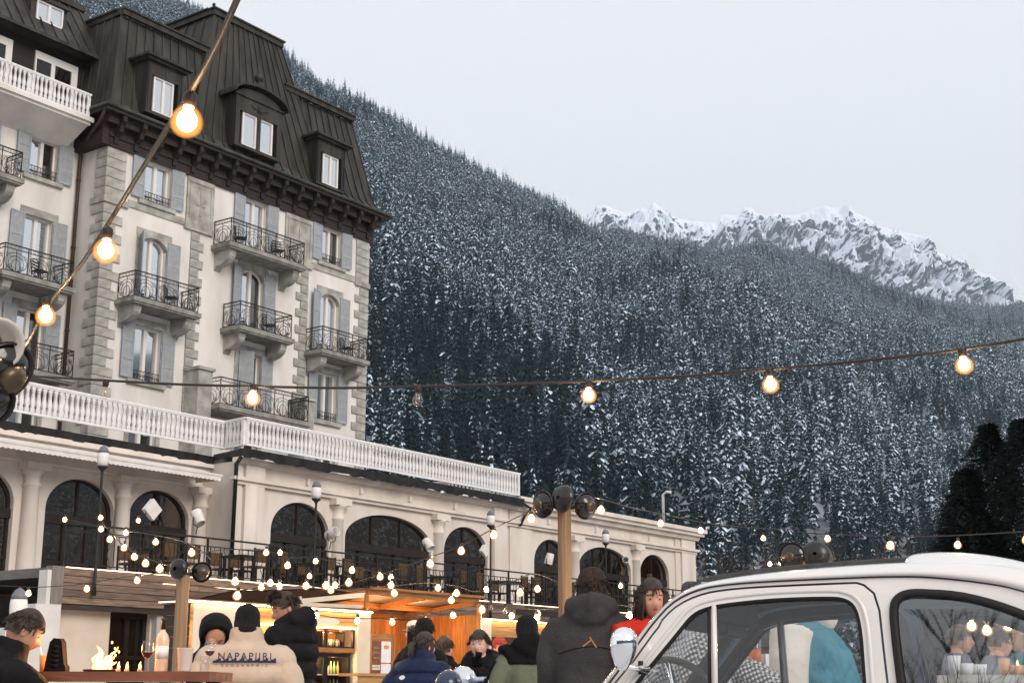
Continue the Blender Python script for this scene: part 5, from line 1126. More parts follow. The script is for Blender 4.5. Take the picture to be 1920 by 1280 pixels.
knitm = mat('knit_beanie', (.006, .0055, .006), (.013, .012, .013), 60, .95, bump=.8, bscale=90, stretch=(1, 1, .3)); knitR = mat('red_knit_beanie', (.25, .03, .025), (.42, .07, .05), 30, .95, bump=.8, bscale=90, stretch=(.4, .4, 3)); knitW = mat('cream_cap_cloth', (.72, .62, .5), None, rough=.8)
hairD = mat('dark_brown_hair', (.018, .010, .007), (.05, .028, .018), 18, .5, bump=.6, bscale=60, stretch=(3, 3, .5), spec=.4); hairM = mat('mid_brown_hair', (.05, .027, .015), (.11, .06, .033), 18, .5, bump=.6, bscale=60, stretch=(3, 3, .5), spec=.4); hairF = mat('fair_hair', (.45, .33, .2), (.6, .47, .3), 18, .5)
def gss(v, s): return math.exp(-(v / s) ** 2)
def head_mb(mb, M, hw=.076, hd=.097, hh=.118, n=28, k=22):
    vs = []
    for j in range(k + 1):
        p = pi * j / k
        for i in range(n):
            a = 2 * pi * i / n; x, y, z = sin(p) * cos(a), sin(p) * sin(a), cos(p)
            jaw = 1 - .30 * max(0, -z - .05) ** 1.3; X = x * hw * jaw; Y = y * hd; Z = z * hh
            if y < 0: Y *= 1.04; Y += .012 * max(0, -z)
            else:
                Y += max(0, -z) * .012
                w = max(0, y)
                Y += w * .033 * gss(x, .14) * (max(0, 1 - abs(z + .22) / .26) ** .8)
                Y -= w * .013 * (gss(x - .40, .19) + gss(x + .40, .19)) * gss(z - .04, .15)
                Y += w * .006 * gss(z - .24, .12) * gss(x, .6); Y += w * .008 * gss(x, .22) * gss(z + .50, .10); Y -= w * .005 * gss(x, .3) * gss(z + .40, .04)
                Y += w * .012 * gss(x, .3) * gss(z + .82, .2); Y += w * .004 * (gss(x - .5, .2) + gss(x + .5, .2)) * gss(z + .2, .15)
            vs.append(M @ Vector((X, Y, Z)))
    fs = []; lp = []
    for j in range(k):
        for i in range(n):
            f = (j * n + i, (j + 1) * n + i, (j + 1) * n + (i + 1) % n, j * n + (i + 1) % n)
            zc = cos(pi * (j + .5) / k); a = 2 * pi * (i + .5) / n
            (lp if (-.57 < zc < -.42 and abs(cos(a)) < .30 and sin(a) > 0) else fs).append(f)
    mb.m = 0; mb.add(vs, fs, True); mb.m = 1; b0 = len(mb.v) - len(vs)
    for f in lp: mb.f.append([b0 + i for i in f]); mb.mi.append(1); mb.sm.append(True)
    mb.m = 0
    for s in (-1, 1):
        mb.ball(M @ Vector((s * hw * 1.0, -.008, -.012)), .030, 8, (.35, .62, 1), M.to_3x3())
        mb.m = 2; mb.ball(M @ Vector((s * .030, .0735, .006)), .0118, 8, (1.1, 1, .62)); mb.m = 3; mb.ball(M @ Vector((s * .030, .0822, .006)), .0060, 6, (1, 1, .9))
        mb.tube([M @ Vector((s * .012, .0895, .027)), M @ Vector((s * .03, .089, .034)), M @ Vector((s * .05, .074, .029))], .004, 5, .002); mb.m = 0
def hand_mb(mb, p, d, up, curl=.5, s=1.0, side=1):
    d = d.normalized(); up = (up - d * up.dot(d)).normalized(); x = d.cross(up) * side
    mb.tube([p, p + d * .04 * s, p + d * .085 * s], [(.020 * s, .030 * s), (.016 * s, .040 * s), (.013 * s, .040 * s)], 10)
    for i in range(4):
        b_ = p + d * .082 * s + x * (-.03 + .02 * i) * s; L = (.062, .075, .078, .068)[i] * s; pts_ = [b_ - d * .02 * s, b_]; dd = d.copy()
        for q in range(3): dd = (Quaternion(x, -curl * (.5 + .35 * q) * side) @ dd) if True else dd; pts_.append(pts_[-1] + dd * L * (.42, .32, .26)[q])
        mb.tube(pts_, [.009 * s, .0092 * s, .0085 * s, .0078 * s, .005 * s], 7)
    b_ = p + d * .03 * s + x * -.032 * s; dd = (d * .6 - x * .8).normalized(); mb.tube([b_, b_ + dd * .03 * s, b_ + (dd + d * .5).normalized() * .058 * s, b_ + (dd * .5 + d).normalized() * .075 * s], [.011 * s, .0105 * s, .009 * s, .006 * s], 7)
def ik(a, b_, l1, l2, pole):
    d = b_ - a; L = min(d.length, (l1 + l2) * .995); d = d.normalized(); x = (l1 * l1 - l2 * l2 + L * L) / (2 * L); h = sqrt(max(0, l1 * l1 - x * x)); pl = (pole - d * pole.dot(d)).normalized(); return a + d * x + pl * h
def remesh(o, vox=.016, sm=3, disp=0, dsize=.12):
    m_ = o.modifiers.new('fuse', 'REMESH'); m_.mode = 'VOXEL'; m_.voxel_size = vox; m_.use_smooth_shade = True
    s_ = o.modifiers.new('relax', 'SMOOTH'); s_.factor = .5; s_.iterations = sm
    if disp:
        tx = bpy.data.textures.new('folds', 'CLOUDS'); tx.noise_scale = dsize; tx.noise_depth = 2; q = o.modifiers.new('folds', 'DISPLACE'); q.texture = tx; q.strength = disp; q.mid_level = .5; q.texture_coords = 'GLOBAL'
def bulge(mb, pts, radii, pitch, amp, n=18):
    """tube through pts with quilted bulges every pitch metres"""
    P_ = [Vector(p) for p in pts]; L = [0]
    for a, b_ in zip(P_, P_[1:]): L.append(L[-1] + (b_ - a).length)
    out, rr = [], []; s = 0; step = pitch / 6 if amp else .04
    while s <= L[-1] + 1e-6:
        i = max(j for j in range(len(L)) if L[j] <= s + 1e-9); i = min(i, len(P_) - 2); f = (s - L[i]) / max(1e-6, L[i + 1] - L[i]); f = max(0, min(1, f))
        # smooth interpolation
        p0, p1, p2, p3 = P_[max(i - 1, 0)], P_[i], P_[i + 1], P_[min(i + 2, len(P_) - 1)]
        q = .5 * ((2 * p1) + (p2 - p0) * f + (2 * p0 - 5 * p1 + 4 * p2 - p3) * f * f + (3 * p1 - p0 - 3 * p2 + p3) * f ** 3)
        ra = [radii[i][j] + (radii[i + 1][j] - radii[i][j]) * f for j in (0, 1)]
        g = amp * (abs(sin(pi * s / pitch)) ** .55 - .6) if amp else 0
        out.append(q); rr.append((ra[0] + g, ra[1] + g)); s += step
    out.append(P_[-1]); rr.append(radii[-1]); mb.tube(out, rr, n)
def person(label, x, y, top, yaw, jm, trousers=None, puffy=0, lean=0, hyaw=0, hpitch=0, sk=skinB, hat=None, hatm=None, hair=None, hairst='short', hood=None, collar=.0, LH=None, RH=None, s=1.0, gloves=None, yoke=None, yokefull=True, headless=False, curl=.6, wide=1.0, disp=.02):
    t = Thing('person', label, 'person', (x, y, 0), yaw, 'people at the outdoor bar')
    hz_ = top - .785 * s - (0 if not lean else -.10 * lean); hz_ = min(hz_, .95 * s)
    hip = Vector((0, 0, max(hz_, .5)))
    up = Vector((0, sin(lean), cos(lean))); fw = Vector((0, cos(lean), -sin(lean))); X = Vector((1, 0, 0))
    def B(px, py, pz): return hip + X * px * s + fw * py * s + up * pz * s
    hb = MB(); neck0 = B(0, -.01, .48); hc = B(0, .02, .655); 
    HR = Matrix.Rotation(hyaw, 4, 'Z') @ Matrix.Rotation(hpitch, 4, 'X'); hc = hc + Vector((sin(hyaw) * .05 * sin(hpitch), -.06 * cos(hyaw) * sin(hpitch), -.02 * abs(sin(hpitch))))
    HM = Matrix.Translation(hc) @ HR @ Matrix.Scale(s, 4)
    hb.m = 0; hb.tube([neck0 - up * .1, neck0 + up * .06, hc - up * .05 + Vector((0, -.015, 0))], [(.062, .062), (.055, .055), (.055, .05)], 12)
    if not headless: head_mb(hb, HM)
    hb.tube([B(0, 0, -.1), B(0, 0, .1), B(0, 0, .3), B(0, 0, .48), B(0, 0, .52)], [(.12, .17), (.105, .145), (.12, .17), (.08, .16), (.05, .06)], 14)
    hands = {}
    for sd, tgt in ((-1, LH), (1, RH)):
        sh = B(sd * .19 * wide, -.01, .465); w_ = hip + Vector(tgt) if tgt is not None else B(sd * .27, .10, -.04)
        d = w_ - sh; 
        if d.length > .54 * s: w_ = sh + d.normalized() * .54 * s
        el = ik(sh, w_, .29 * s, .26 * s, Vector((sd * .42, -.6, -.6))); hands[sd] = (sh, el, w_)
        hb.tube([sh, el, w_], [.03, .025, .021], 10)
        if gloves is None: hand_mb(hb, w_ - (w_ - el).normalized() * .01, (w_ - el), Vector((-sd, .3, .3)), curl, s, -sd)
    # legs reach the ground whatever the seat height
    for sd in (-1, 1):
        hj = B(sd * .10, 0, -.06) if not lean else hip + Vector((sd * .1, 0, -.06)); an = Vector((sd * .13, .02 + .5 * max(0, .9 * s - hip.z) * .3, .08)); kn = ik(hj, an, .45 * s, .44 * s, Vector((0, 1, .1)))
        hb.tube([hj, kn, an], [.075, .055, .04], 10)
    body = t.part('body', hb, [sk[0], sk[1], eyew, eyed])
    # trousers and boots
    tm = MB()
    for sd in (-1, 1):
        hj = hip + Vector((sd * .09, 0, 0)); an = Vector((sd * .13, .02 + .5 * max(0, .9 * s - hip.z) * .3, .09)); kn = ik(hj, an, .47 * s, .44 * s, Vector((0, 1, .1))); tm.tube([hj + Vector((0, 0, .08)), hj, kn, an], [.11, .115, .075, .065], 12)
    t.part('trousers', tm, trousers or jeans)
    for sd in (-1, 1): q = MB(); a = Vector((sd * .13, .02 + .5 * max(0, .9 * s - hip.z) * .3, 0)); q.tube([a + Vector((0, -.09, .05)), a + Vector((0, 0, .055)), a + Vector((0, .10, .045)), a + Vector((0, .18, .03))], [(.045, .045), (.05, .05), (.045, .045), (.028, .036)], 10); q.tube([a + Vector((0, -.04, .04)), a + Vector((0, -.04, .16))], .055, 10); t.part('boot', q, blackC)
    # jacket
    e = .035 if puffy else .012; am = .034 if puffy else 0; W_ = wide
    j = MB(); j.m = 0
    tp = [B(0, 0, -.16), B(0, 0, .0), B(0, 0, .15), B(0, -.005, .30), B(0, -.01, .40), B(0, -.015, .45), B(0, -.012, .488), B(0, -.008, .518), B(0, -.005, .545)]
    tr = [(.145 + e, (.205 + e) * W_), (.14 + e, (.195 + e) * W_), (.13 + e, (.185 + e) * W_), (.138 + e, (.205 + e) * W_), (.128 + e, (.215 + e) * W_), (.112 + e, (.205 + e) * W_), (.102 + e, (.168 + e) * W_), (.092 + e * .8, .128 + e * .8), (.080 + e * .5, .096 + e * .5)]
    bulge(j, tp, tr, .135, am, 26)
    for sd in (-1, 1):
        sh, el, w_ = hands[sd]; d2 = (w_ - el).normalized()
        if yoke: j.m = 0
        bulge(j, [sh + Vector((-sd * .08, 0, -.045)), sh + Vector((sd * .0, 0, -.06)), sh.lerp(el, .5), el, el.lerp(w_, .55), w_ - d2 * .005], [(.065 + e * .7, .065 + e * .7), (.075 + e * .9, .075 + e * .9), (.063 + e, .063 + e), (.052 + e, .052 + e), (.045 + e, .045 + e), (.036 + e * .6, .036 + e * .6)], .15, am * .5, 14)
    ym = MB()
    if hood == 'down':
        j0 = j; j = ym if yoke else j0
        hp = [B(sx * .085, .06, .535) if abs(sx) == 1 else None for sx in (-1, 1)]
        j.tube([B(-.08, .09, .45), B(-.12, .02, .50), B(-.105, -.08, .54), B(0, -.13, .565), B(.105, -.08, .54), B(.12, .02, .50), B(.08, .09, .45)], [.03 + e * .5, .045 + e * .5, .062 + e * .5, .072 + e * .5, .062 + e * .5, .045 + e * .5, .03 + e * .5], 12)
        j.ball(B(0, -.13, .50), .10, 12, (1.15, .6, .75)); j = j0
    if hood == 'up':
        R3 = HR.to_3x3(); pts_ = []
        for q_ in range(9):
            a = -1.25 + 2.75 * q_ / 8   # from brow over the crown to the nape
            pts_.append(a)
        for q_ in range(14):
            a = pi * (q_ / 13 - .5) * 1.25
            c = hc + R3 @ Vector((sin(a) * .098, -.012 + 0 * a, cos(a) * .115 - .0)); 
            j.tube([c + R3 @ Vector((0, .062, .008)), c + R3 @ Vector((0, .0, .012)), c.lerp(hc, .12) + R3 @ Vector((0, -.07, .0)), c.lerp(hc, .5) + R3 @ Vector((0, -.125, -.005))], [.024, .028, .032, .034], 8)
        j.tube([hc + R3 @ Vector((0, -.07, -.02)), B(0, -.06, .56), B(0, -.03, .48)], [(.09, .10), (.095, .10), (.1, .12)], 14)
    if collar: j.tube([B(0, -.005, .50), B(0, -.0, .54 + collar * .5), B(0, .005, .54 + collar)], [(.098 + e * .5, .108 + e * .5), (.094 + e * .5, .102 + e * .5), (.088 + e * .5, .094 + e * .5)], 18)
    jo = t.part('jacket', j, jm); remesh(jo, .011 if puffy else .013, 1 if puffy else 4, disp, .10)
    if yoke:
        if yokefull: bulge(ym, [p.copy() for p in tp[4:]], [(a + .016, b_ + .018) for a, b_ in tr[4:]], .1, 0, 22)
        for sd in (-1, 1):
            if not yokefull: break
            sh, el, w_ = hands[sd]; ym.tube([sh + Vector((-sd * .05, 0, .012)), sh + Vector((sd * .02, 0, -.022)), sh.lerp(el, .02)], [.096, .104, .100], 12)
        yo = t.part('jacket_yoke', ym, yoke); remesh(yo, .014, 3, .0)
    if gloves is not None:
        for sd in (-1, 1):
            sh, el, w_ = hands[sd]; g = MB(); hand_mb(g, w_ - (w_ - el).normalized() * .02, (w_ - el), Vector((-sd, .3, .3)), curl, 1.2 * s, -sd); t.part('glove', g, gloves)
    if hat == 'beanie':
        q = MB(); pr = [(.086, -.045), (.093, -.04), (.097, -.02), (.096, .012), (.091, .016), (.092, .04), (.088, .075), (.074, .105), (.05, .127), (.02, .137), (.003, .138)]
        vs = MB(); vs.lathe(pr, n=26, cap=False); q.add([HM @ Vector((p.x * .95, p.y * 1.13 - .008 - .018 * (p.z < .0), p.z + (.012 if p.y > 0 else -.018) * (p.z < .02))) for p in vs.v], vs.f, True); t.part('beanie', q, hatm or knitm)
    if hat == 'cap':
        q = MB(); vs = MB(); vs.lathe([(.084, .03), (.085, .06), (.078, .095), (.055, .12), (.02, .13), (.003, .131)], n=24, cap=False); q.add([HM @ Vector((p.x * .97, p.y * 1.12, p.z)) for p in vs.v], vs.f, True)
        q.add([HM @ Vector(p) for p in ((-.06, .07, .035), (-.05, .15, .022), (0, .175, .02), (.05, .15, .022), (.06, .07, .035), (0, .085, .04))], [(0, 1, 2, 5), (5, 2, 3, 4)]); t.part('cap', q, hatm)
    if hair:
        rs = random.Random(len(label)); q = MB(); n, k = 26, 18; vs = []; long = hairst in ('long', 'tail')
        for jj in range(k + 1):
            p = pi * jj / k
            for i in range(n):
                a = 2 * pi * i / n; d = Vector((sin(p) * cos(a), sin(p) * sin(a), cos(p))); r = 1.10 + .05 * noise.noise(d * 5 + Vector((len(label), 0, 0))) + (.06 if hairst == 'quiff' and d.y > .2 and d.z > .3 else 0)
                vs.append(HM @ Vector((d.x * .078 * r, d.y * .099 * r - .002, d.z * .120 * r + .002)))
        fs = []
        for jj in range(k):
            for i in range(n):
                p = pi * (jj + .5) / k; a = 2 * pi * (i + .5) / n; dx, dy, dz = sin(p) * cos(a), sin(p) * sin(a), cos(p)
                lim = .42 if dy > .35 else (.10 - (.35 - dy) * .35 if dy > -.2 else -.35)
                if hairst == 'short' and dy < -.2: lim = -.42
                if abs(dx) > .75 and abs(dy) < .3: lim = .05
                if long: lim = .45 if dy > .45 else -.75
                if dz > lim: fs.append((jj * n + i, (jj + 1) * n + i, (jj + 1) * n + (i + 1) % n, jj * n + (i + 1) % n))
        q.add(vs, fs, True)
        for _ in range(420 if hairst != 'tail' else 200):
            a = rs.uniform(0, 2 * pi); p = rs.uniform(0, 1.55); d = Vector((sin(p) * cos(a), sin(p) * sin(a), cos(p)))
            if d.y > .4 and d.z < .45: continue
            c = Vector((d.x * .082, d.y * .104, d.z * .126)); l = rs.uniform(.025, .05)
            if hairst == 'quiff' and d.y > -.1: dr = Vector((rs.uniform(-.5, .5), 1.0, .9 if d.z > .6 else .1)); l *= 1.3
            else: dr = Vector((d.x * .7, d.y * .4 - .2, -.9 + .3 * rs.random()))
            dr.normalize(); q.tube([HM @ c, HM @ (c + dr * l * .6 + d * .010), HM @ (c + dr * l + d * (.004 if d.z > 0 else 0))], .0045, 3, .0012)
        if hairst == 'long':
            for _ in range(240):
                a = rs.uniform(.75, pi * 2 - .75) + pi / 2; d = Vector((cos(a), sin(a), 0)); c = HM @ Vector((d.x * .083, d.y * .098 - .01, rs.uniform(-.02, .08))); L = rs.uniform(.2, .30)
                q.tube([c, c + HR @ Vector((d.x * .018, d.y * .012, -L * .4)), c + HR @ Vector((d.x * .03 + rs.uniform(-.015, .015), d.y * .02 - .01, -L * .75)), c + HR @ Vector((d.x * .02, d.y * .01, -L))], .008, 4, .002)
        if hairst == 'tail':
            q.tube([HM @ Vector((0, -.10, .03)), HM @ Vector((0, -.15, .01)), HM @ Vector((.01, -.165, -.07)), HM @ Vector((.015, -.15, -.17))], [.02, .03, .028, .008], 10)
        t.part('hair', q, hair)
    t.jacket = jo; t.HM = HM; t.hip = hip; t.B = B; t.hands = hands
    return t
def px_pos(px, D): return at(px, 1200, D).x
def P_top(py, D): return at(960, py, D).z
def decal(t, me, origin, xdir, depth_dir, mt, name='print', offset=.004):
    """lay flat print on the evaluated jacket"""
    from mathutils.bvhtree import BVHTree
    dg = bpy.context.evaluated_depsgraph_get(); dg.update(); ev = t.jacket.evaluated_get(dg); bv = BVHTree.FromObject(t.jacket, dg)
    xdir = Vector(xdir).normalized(); dd = Vector(depth_dir).normalized(); yd = Vector((0, 0, 1)); yd = (yd - dd * yd.dot(dd)).normalized()
    for v in me.vertices:
        p = Vector(origin) + xdir * v.co.x + yd * v.co.y; h = bv.ray_cast(p - dd * .5, dd)
        v.co = (h[0] - dd * (offset + max(0, v.co.z))) if h[0] else p
    me.materials.clear(); me.materials.append(mt); o = link(name, me, t.e); return o
# -- man in beige puffer, seen from behind
D = 10.0; pb = person('man seen from behind in a beige puffer jacket with printed lettering and a black beanie', px_pos(462, D), D, P_top(1133, D), radians(8), beige, puffy=1, hat='beanie', collar=.085, hyaw=.1, LH=(-.30, .16, .05), RH=(.30, .14, .02), wide=1.22, disp=.012)
navyp = mat('navy_print', (.02, .03, .09), None, rough=.7)
for s_, size, zz, sp in (('NAPAPIJRI', .066, .432, 1.25), ('GEOGRAPHIC', .024, .372, 2.5)):
    me = text_mesh(s_, size, 0.0, sp); decal(pb, me, pb.B(.0, -.2, zz), (1, 0, 0), (0, 1, 0), navyp, 'lettering')
q = MB(); q.quad((-.2, -.012, 0), (.2, -.012, 0), (.2, .012, 0), (-.2, .012, 0)); 
bb = MB()
for i in range(24): bb.quad((-.21 + i * .0175, -.010, 0), (-.21 + (i + 1) * .0175, -.010, 0), (-.21 + (i + 1) * .0175, .004 + .008 * ((i * 7) % 3), 0), (-.21 + i * .0175, .004 + .008 * ((i * 7) % 3), 0))
decal(pb, bb.mesh('print_band', navyp), pb.B(0, -.2, .401), (1, 0, 0), (0, 1, 0), navyp, 'print_band')
# -- man in black puffer, profile to the left, looking down
D = 11.0; person('young man with swept dark hair in a black puffer jacket, looking down to the left', px_pos(549, D), D, P_top(1101, D), radians(66), puffB, puffy=1, hair=hairD, hairst='quiff', hood='down', collar=.03, hpitch=-.42, lean=.04, hyaw=.75, sk=skinA, LH=(-.16, .30, .0), RH=(.24, .22, -.02), disp=.015, wide=1.05)
# -- hooded drinker
D = 10.5; ph = person('person with a black hood up, drinking from a wine glass behind the table', px_pos(402, D), D, P_top(1152, D), radians(-160), puffB, puffy=0, hood='up', hpitch=-.85, hyaw=-.1, sk=skinA, RH=(.02, .17, .50), LH=(-.05, .30, .10), curl=.9, disp=.02)
# -- left edge diner
D = 8.2; person('person in a dark jacket at the left edge, fire-lit face bent over the table', px_pos(-6, D), D, P_top(1136, D), radians(-62), puffB, puffy=0, hair=hairD, collar=.05, hpitch=-.5, lean=.15, sk=skinA, RH=(.10, .50, .14), LH=(-.10, .50, .18), gloves=blackC, disp=.02)
# -- navy jacket, ponytail
D = 13.0; pn = person('woman with dark tied back hair in a navy puffer with a small white mark', px_pos(783, D), D, P_top(1183, D), radians(-22), puffN, puffy=1, hair=hairD, hairst='tail', collar=.05, hyaw=-.45, lean=.2, LH=(-.25, .25, .1), RH=(.25, .25, .1), disp=.015)
q = MB(); q.add([(.03 * cos(a) * (1 + .2 * cos(2 * a)), .02 * sin(a), 0) for a in [2 * pi * i / 12 for i in range(12)]], [tuple(range(12))]); decal(pn, q.mesh('white_mark', white), pn.B(-.10, -.2, .33), (1, 0, 0), (0, 1, 0), white, 'white_mark')
D = 14.2; person('tall person in black beanie and black jacket standing behind the navy puffer', px_pos(786, D), D, P_top(1158, D), radians(-30), puffB, hat='beanie', collar=.05, hair=hairD, lean=.12)
D = 16; person('person in a cream cap and black mask below the pavilion roof', px_pos(780, D), D, P_top(1140, D), radians(60), blackC, hat='cap', hatm=knitW, collar=.13, hair=hairM)
D = 15; person('brown haired person in a black jacket seen from behind in front of the pine wall', px_pos(832, D), D, P_top(1190, D), radians(-25), blackC, hair=hairM, collar=.03)
D = 16; person('partly hidden person in a brown hooded jacket left of the pine wall diner', px_pos(815, D), D, P_top(1215, D), radians(10), brownC, hood='up')
D = 12.8; pm_ = person('dark haired young man facing the camera with black gloved hands at his mouth', px_pos(900, D), D, P_top(1179, D), radians(165), puffB, hair=hairD, collar=.02, hpitch=-.05, LH=(-.03, .17, .47), RH=(.22, .22, .05), gloves=blackC, curl=1.4, hood='down', disp=.02)
D = 17; person('distant diner in a red knitted beanie behind the facing young man', px_pos(937, D), D, P_top(1194, D), radians(170), redJ, hat='beanie', hatm=knitR, sk=skinA)
D = 11.6; person('person in a moss green jacket with black yoke and black beanie, back to the camera', px_pos(992, D), D, P_top(1153, D), radians(20), green, hat='beanie', hood='down', yoke=blackC, LH=(-.26, .2, .08), RH=(.26, .2, .1), lean=.05)
D = 12.5; person('half hidden diner in a dark red beanie just left of the charcoal jacketed man', px_pos(1043, D), D, P_top(1166, D), radians(150), redJ, hat='beanie', hatm=knitR)
# -- big man in charcoal
D = 8.7; pg = person('big man in a charcoal softshell with an orange chevron, standing by the tall post', px_pos(1112, D), D, P_top(1064, D), radians(-8), greyJ, hair=hairD, hat='beanie', hatm=mat('brown_knit_beanie', (.018, .012, .009), (.05, .032, .022), 45, .95, bump=.9, bscale=80), hood='down', LH=(-.27, .14, -.04), RH=(.27, .14, -.04), hyaw=-.25, wide=1.16, disp=.026)
q = MB(); q.add([(-.050, -.016, 0), (-.046, -.023, 0), (.002, .014, 0), (.003, .023, 0)], [(0, 1, 2, 3)]); q.add([(-.010, .034, 0), (-.003, .036, 0), (.036, -.024, 0), (.028, -.027, 0)], [(0, 3, 2, 1)]); decal(pg, q.mesh('orange_chevron', navyp), pg.B(.0, -.2, .335), (1, 0, 0), (0, 1, 0), mat('orange_print', (.5, .2, .06), None), 'orange_chevron')
q = MB()
for i in range(24): a0, a1 = -.2 + i * .4 / 24, -.2 + (i + 1) * .4 / 24; f = lambda a: -.55 * abs(a) ** 1.6; q.quad((a0, f(a0) - .003, 0), (a1, f(a1) - .003, 0), (a1, f(a1) + .003, 0), (a0, f(a0) + .003, 0))
decal(pg, q.mesh('yoke_seam', blackC), pg.B(0, -.2, .315), (1, 0, 0), (0, 1, 0), blackC, 'yoke_seam', .002)
# -- woman in red
D = 8.6; person('long haired woman in a bright red jacket behind the windscreen post of the car', px_pos(1222, D), D, P_top(1083, D), radians(-172), redJ, hair=hairD, hairst='long', puffy=1, hyaw=.0, hpitch=-.12, sk=skinA, RH=(-.05, .17, .47), LH=(-.1, .3, .1), curl=1.0, s=.96)
# -- through the car windows
D = 6.3; pc = person('person in a cream and teal jacket leaning over a table, seen through the door window', px_pos(1590, D), D, 1.55, radians(62), tealJ, lean=.45, hood='down', yoke=creamJ, yokefull=False, hpitch=-.5, LH=(-.22, .40, -.02), RH=(.1, .45, .25), hair=hairM, disp=.03, s=1.02)
q = MB(); sh, el, w_ = pc.hands[-1]; bulge(q, [sh + Vector((.03, 0, .01)), sh.lerp(el, .5), el, el.lerp(w_, .6), w_], [(.098, .098), (.086, .086), (.072, .072), (.062, .062), (.05, .05)], .1, 0, 16); so2 = pc.part('sleeve', q, creamJ); remesh(so2, .013, 3, .012, .1)
weave = mat('white_honeycomb_knit', (.70, .68, .68), None, rough=.9)
n = weave.node_tree; b = n.nodes['Principled BSDF']; tc = n.nodes.new('ShaderNodeTexCoord'); vo = n.nodes.new('ShaderNodeTexVoronoi'); vo.inputs['Scale'].default_value = 62; vo.inputs['Randomness'].default_value = .12; mp = n.nodes.new('ShaderNodeMapping'); mp.inputs['Scale'].default_value = (1, 1, 1); mp.inputs['Rotation'].default_value = (0, .5, .5)
n.links.new(tc.outputs['Object'], mp.inputs[0]); n.links.new(mp.outputs[0], vo.inputs['Vector']); r = n.nodes.new('ShaderNodeValToRGB'); r.color_ramp.elements[0].position = .25; r.color_ramp.elements[0].color = (.74, .71, .70, 1); r.color_ramp.elements[1].position = .62; r.color_ramp.elements[1].color = (.10, .085, .08, 1)
n.links.new(vo.outputs['Distance'], r.inputs[0]); n.links.new(r.outputs[0], b.inputs['Base Color']); bp = n.nodes.new('ShaderNodeBump'); bp.invert = True; bp.inputs['Distance'].default_value = .02; n.links.new(vo.outputs['Distance'], bp.inputs['Height']); n.links.new(bp.outputs[0], b.inputs['Normal'])
D = 5.95; person('person in a chunky white honeycomb knit seen through the front side window', px_pos(1325, D), D, 1.44, radians(10), weave, lean=.6, hair=hairD, collar=.06, LH=(-.3, .3, .1), RH=(.3, .25, .1), wide=1.05, disp=.02)
D = 11.6; person('short haired man in a grey blue jacket, in profile behind the rear side window', px_pos(1868, D), D, P_top(1172, D), radians(-80), greyC, hair=hairM, sk=skinA, LH=(-.1, .4, .1), RH=(.12, .4, .12), hpitch=-.1)
D = 12.2; person('blurred diner with brown hair at the left of the rear side window', px_pos(1795, D), D, P_top(1170, D), radians(-100), greyC, hair=hairM, sk=skinA, LH=(-.1, .4, .1), RH=(.12, .4, .12))
D = 12.0; person('fair haired diner at the far right of the rear side window', px_pos(1918, D), D, P_top(1166, D), radians(100), tealJ, hair=hairF, sk=skinA)
D = 9.0; person('woman in a pale grey shawl seen behind the door pillar of the car', px_pos(1708, D), D, P_top(1190, D), radians(-60), greyC, hair=hairF, hairst='long', sk=skinA)
# ================================================================== tables and the things on them
redwood = wood('red_brown_tabletop', (.16, .045, .02), (.30, .10, .05), grain=(1.5, 14, 14), rough=.35)
def table(lab, x0, x1, y0, y1, z, th=.05, m_=redwood, legs=True):
    t = Thing('bar_table', lab, 'table', ((x0 + x1) / 2, (y0 + y1) / 2, 0)); w_, d_ = (x1 - x0) / 2, (y1 - y0) / 2
    n_ = max(2, round(d_ * 2 / .16))
    for i in range(n_): q = MB(); q.box((-w_, -d_ + 2 * d_ * i / n_ + .002, z - th), (w_, -d_ + 2 * d_ * (i + 1) / n_ - .002, z)); t.part('tabletop_plank', q, m_)
    for sx in (-1, 1):
        for sy in (-1, 1): q = MB(); q.box((sx * (w_ - .1) - .04, sy * (d_ - .08) - .04, 0), (sx * (w_ - .1) + .04, sy * (d_ - .08) + .04, z - th)); t.part('leg', q, black)
    return t
TZ = 1.095
table('red brown high table with fire, bottle and glass at the lower left', -2.98, -1.72, 8.3, 9.0, TZ, .055)
def tx(px, D): return at(px, 1250, D).x
wg = glass_clear('wine_glass', (.97, .97, .97), .12); wine = mat('red_wine', (.08, .005, .01), None, rough=.1)
def lathe_part(t, name, prof, m_, n=18, parent=None): q = MB(); q.lathe(prof, n=n); return t.part(name, q, m_, parent)
D = 8.6; b_ = Thing('wine_bottle', 'pale rose wine bottle with white label and dark neck on the left table', 'bottle', (tx(302, D), D, TZ))
lathe_part(b_, 'glass_body', [(.036, 0), (.038, .01), (.038, .19), (.03, .215), (.015, .235), (.0145, .25)], mat('rose_wine_glass', (.75, .45, .30), (.85, .6, .42), 8, .08, spec=.8)); lathe_part(b_, 'capsule', [(.0155, .245), (.0155, .298), (.017, .30), (.017, .31), (.0, .311)], black); lathe_part(b_, 'label', [(.0385, .075), (.0385, .15)], white)
def wineglass(lab, px, D, z, fill=True, M=None):
    g = Thing('wine_glass', lab, 'wine glass', (tx(px, D), D, z)); lathe_part(g, 'bowl', [(.004, .075), (.022, .085), (.036, .11), (.039, .135), (.034, .165), (.03, .18)], wg); lathe_part(g, 'stem', [(.034, 0), (.03, .003), (.004, .008), (.0035, .075)], wg)
    if fill: lathe_part(g, 'wine', [(.003, .078), (.021, .087), (.033, .108), (.033, .111), (0, .111)], wine)
    return g
wineglass('wine glass with a little red wine left of the rose bottle', 275, 8.55, TZ)
hg = wineglass('wine glass raised to the mouth of the hooded drinker', 392, 9.6, 1.13)
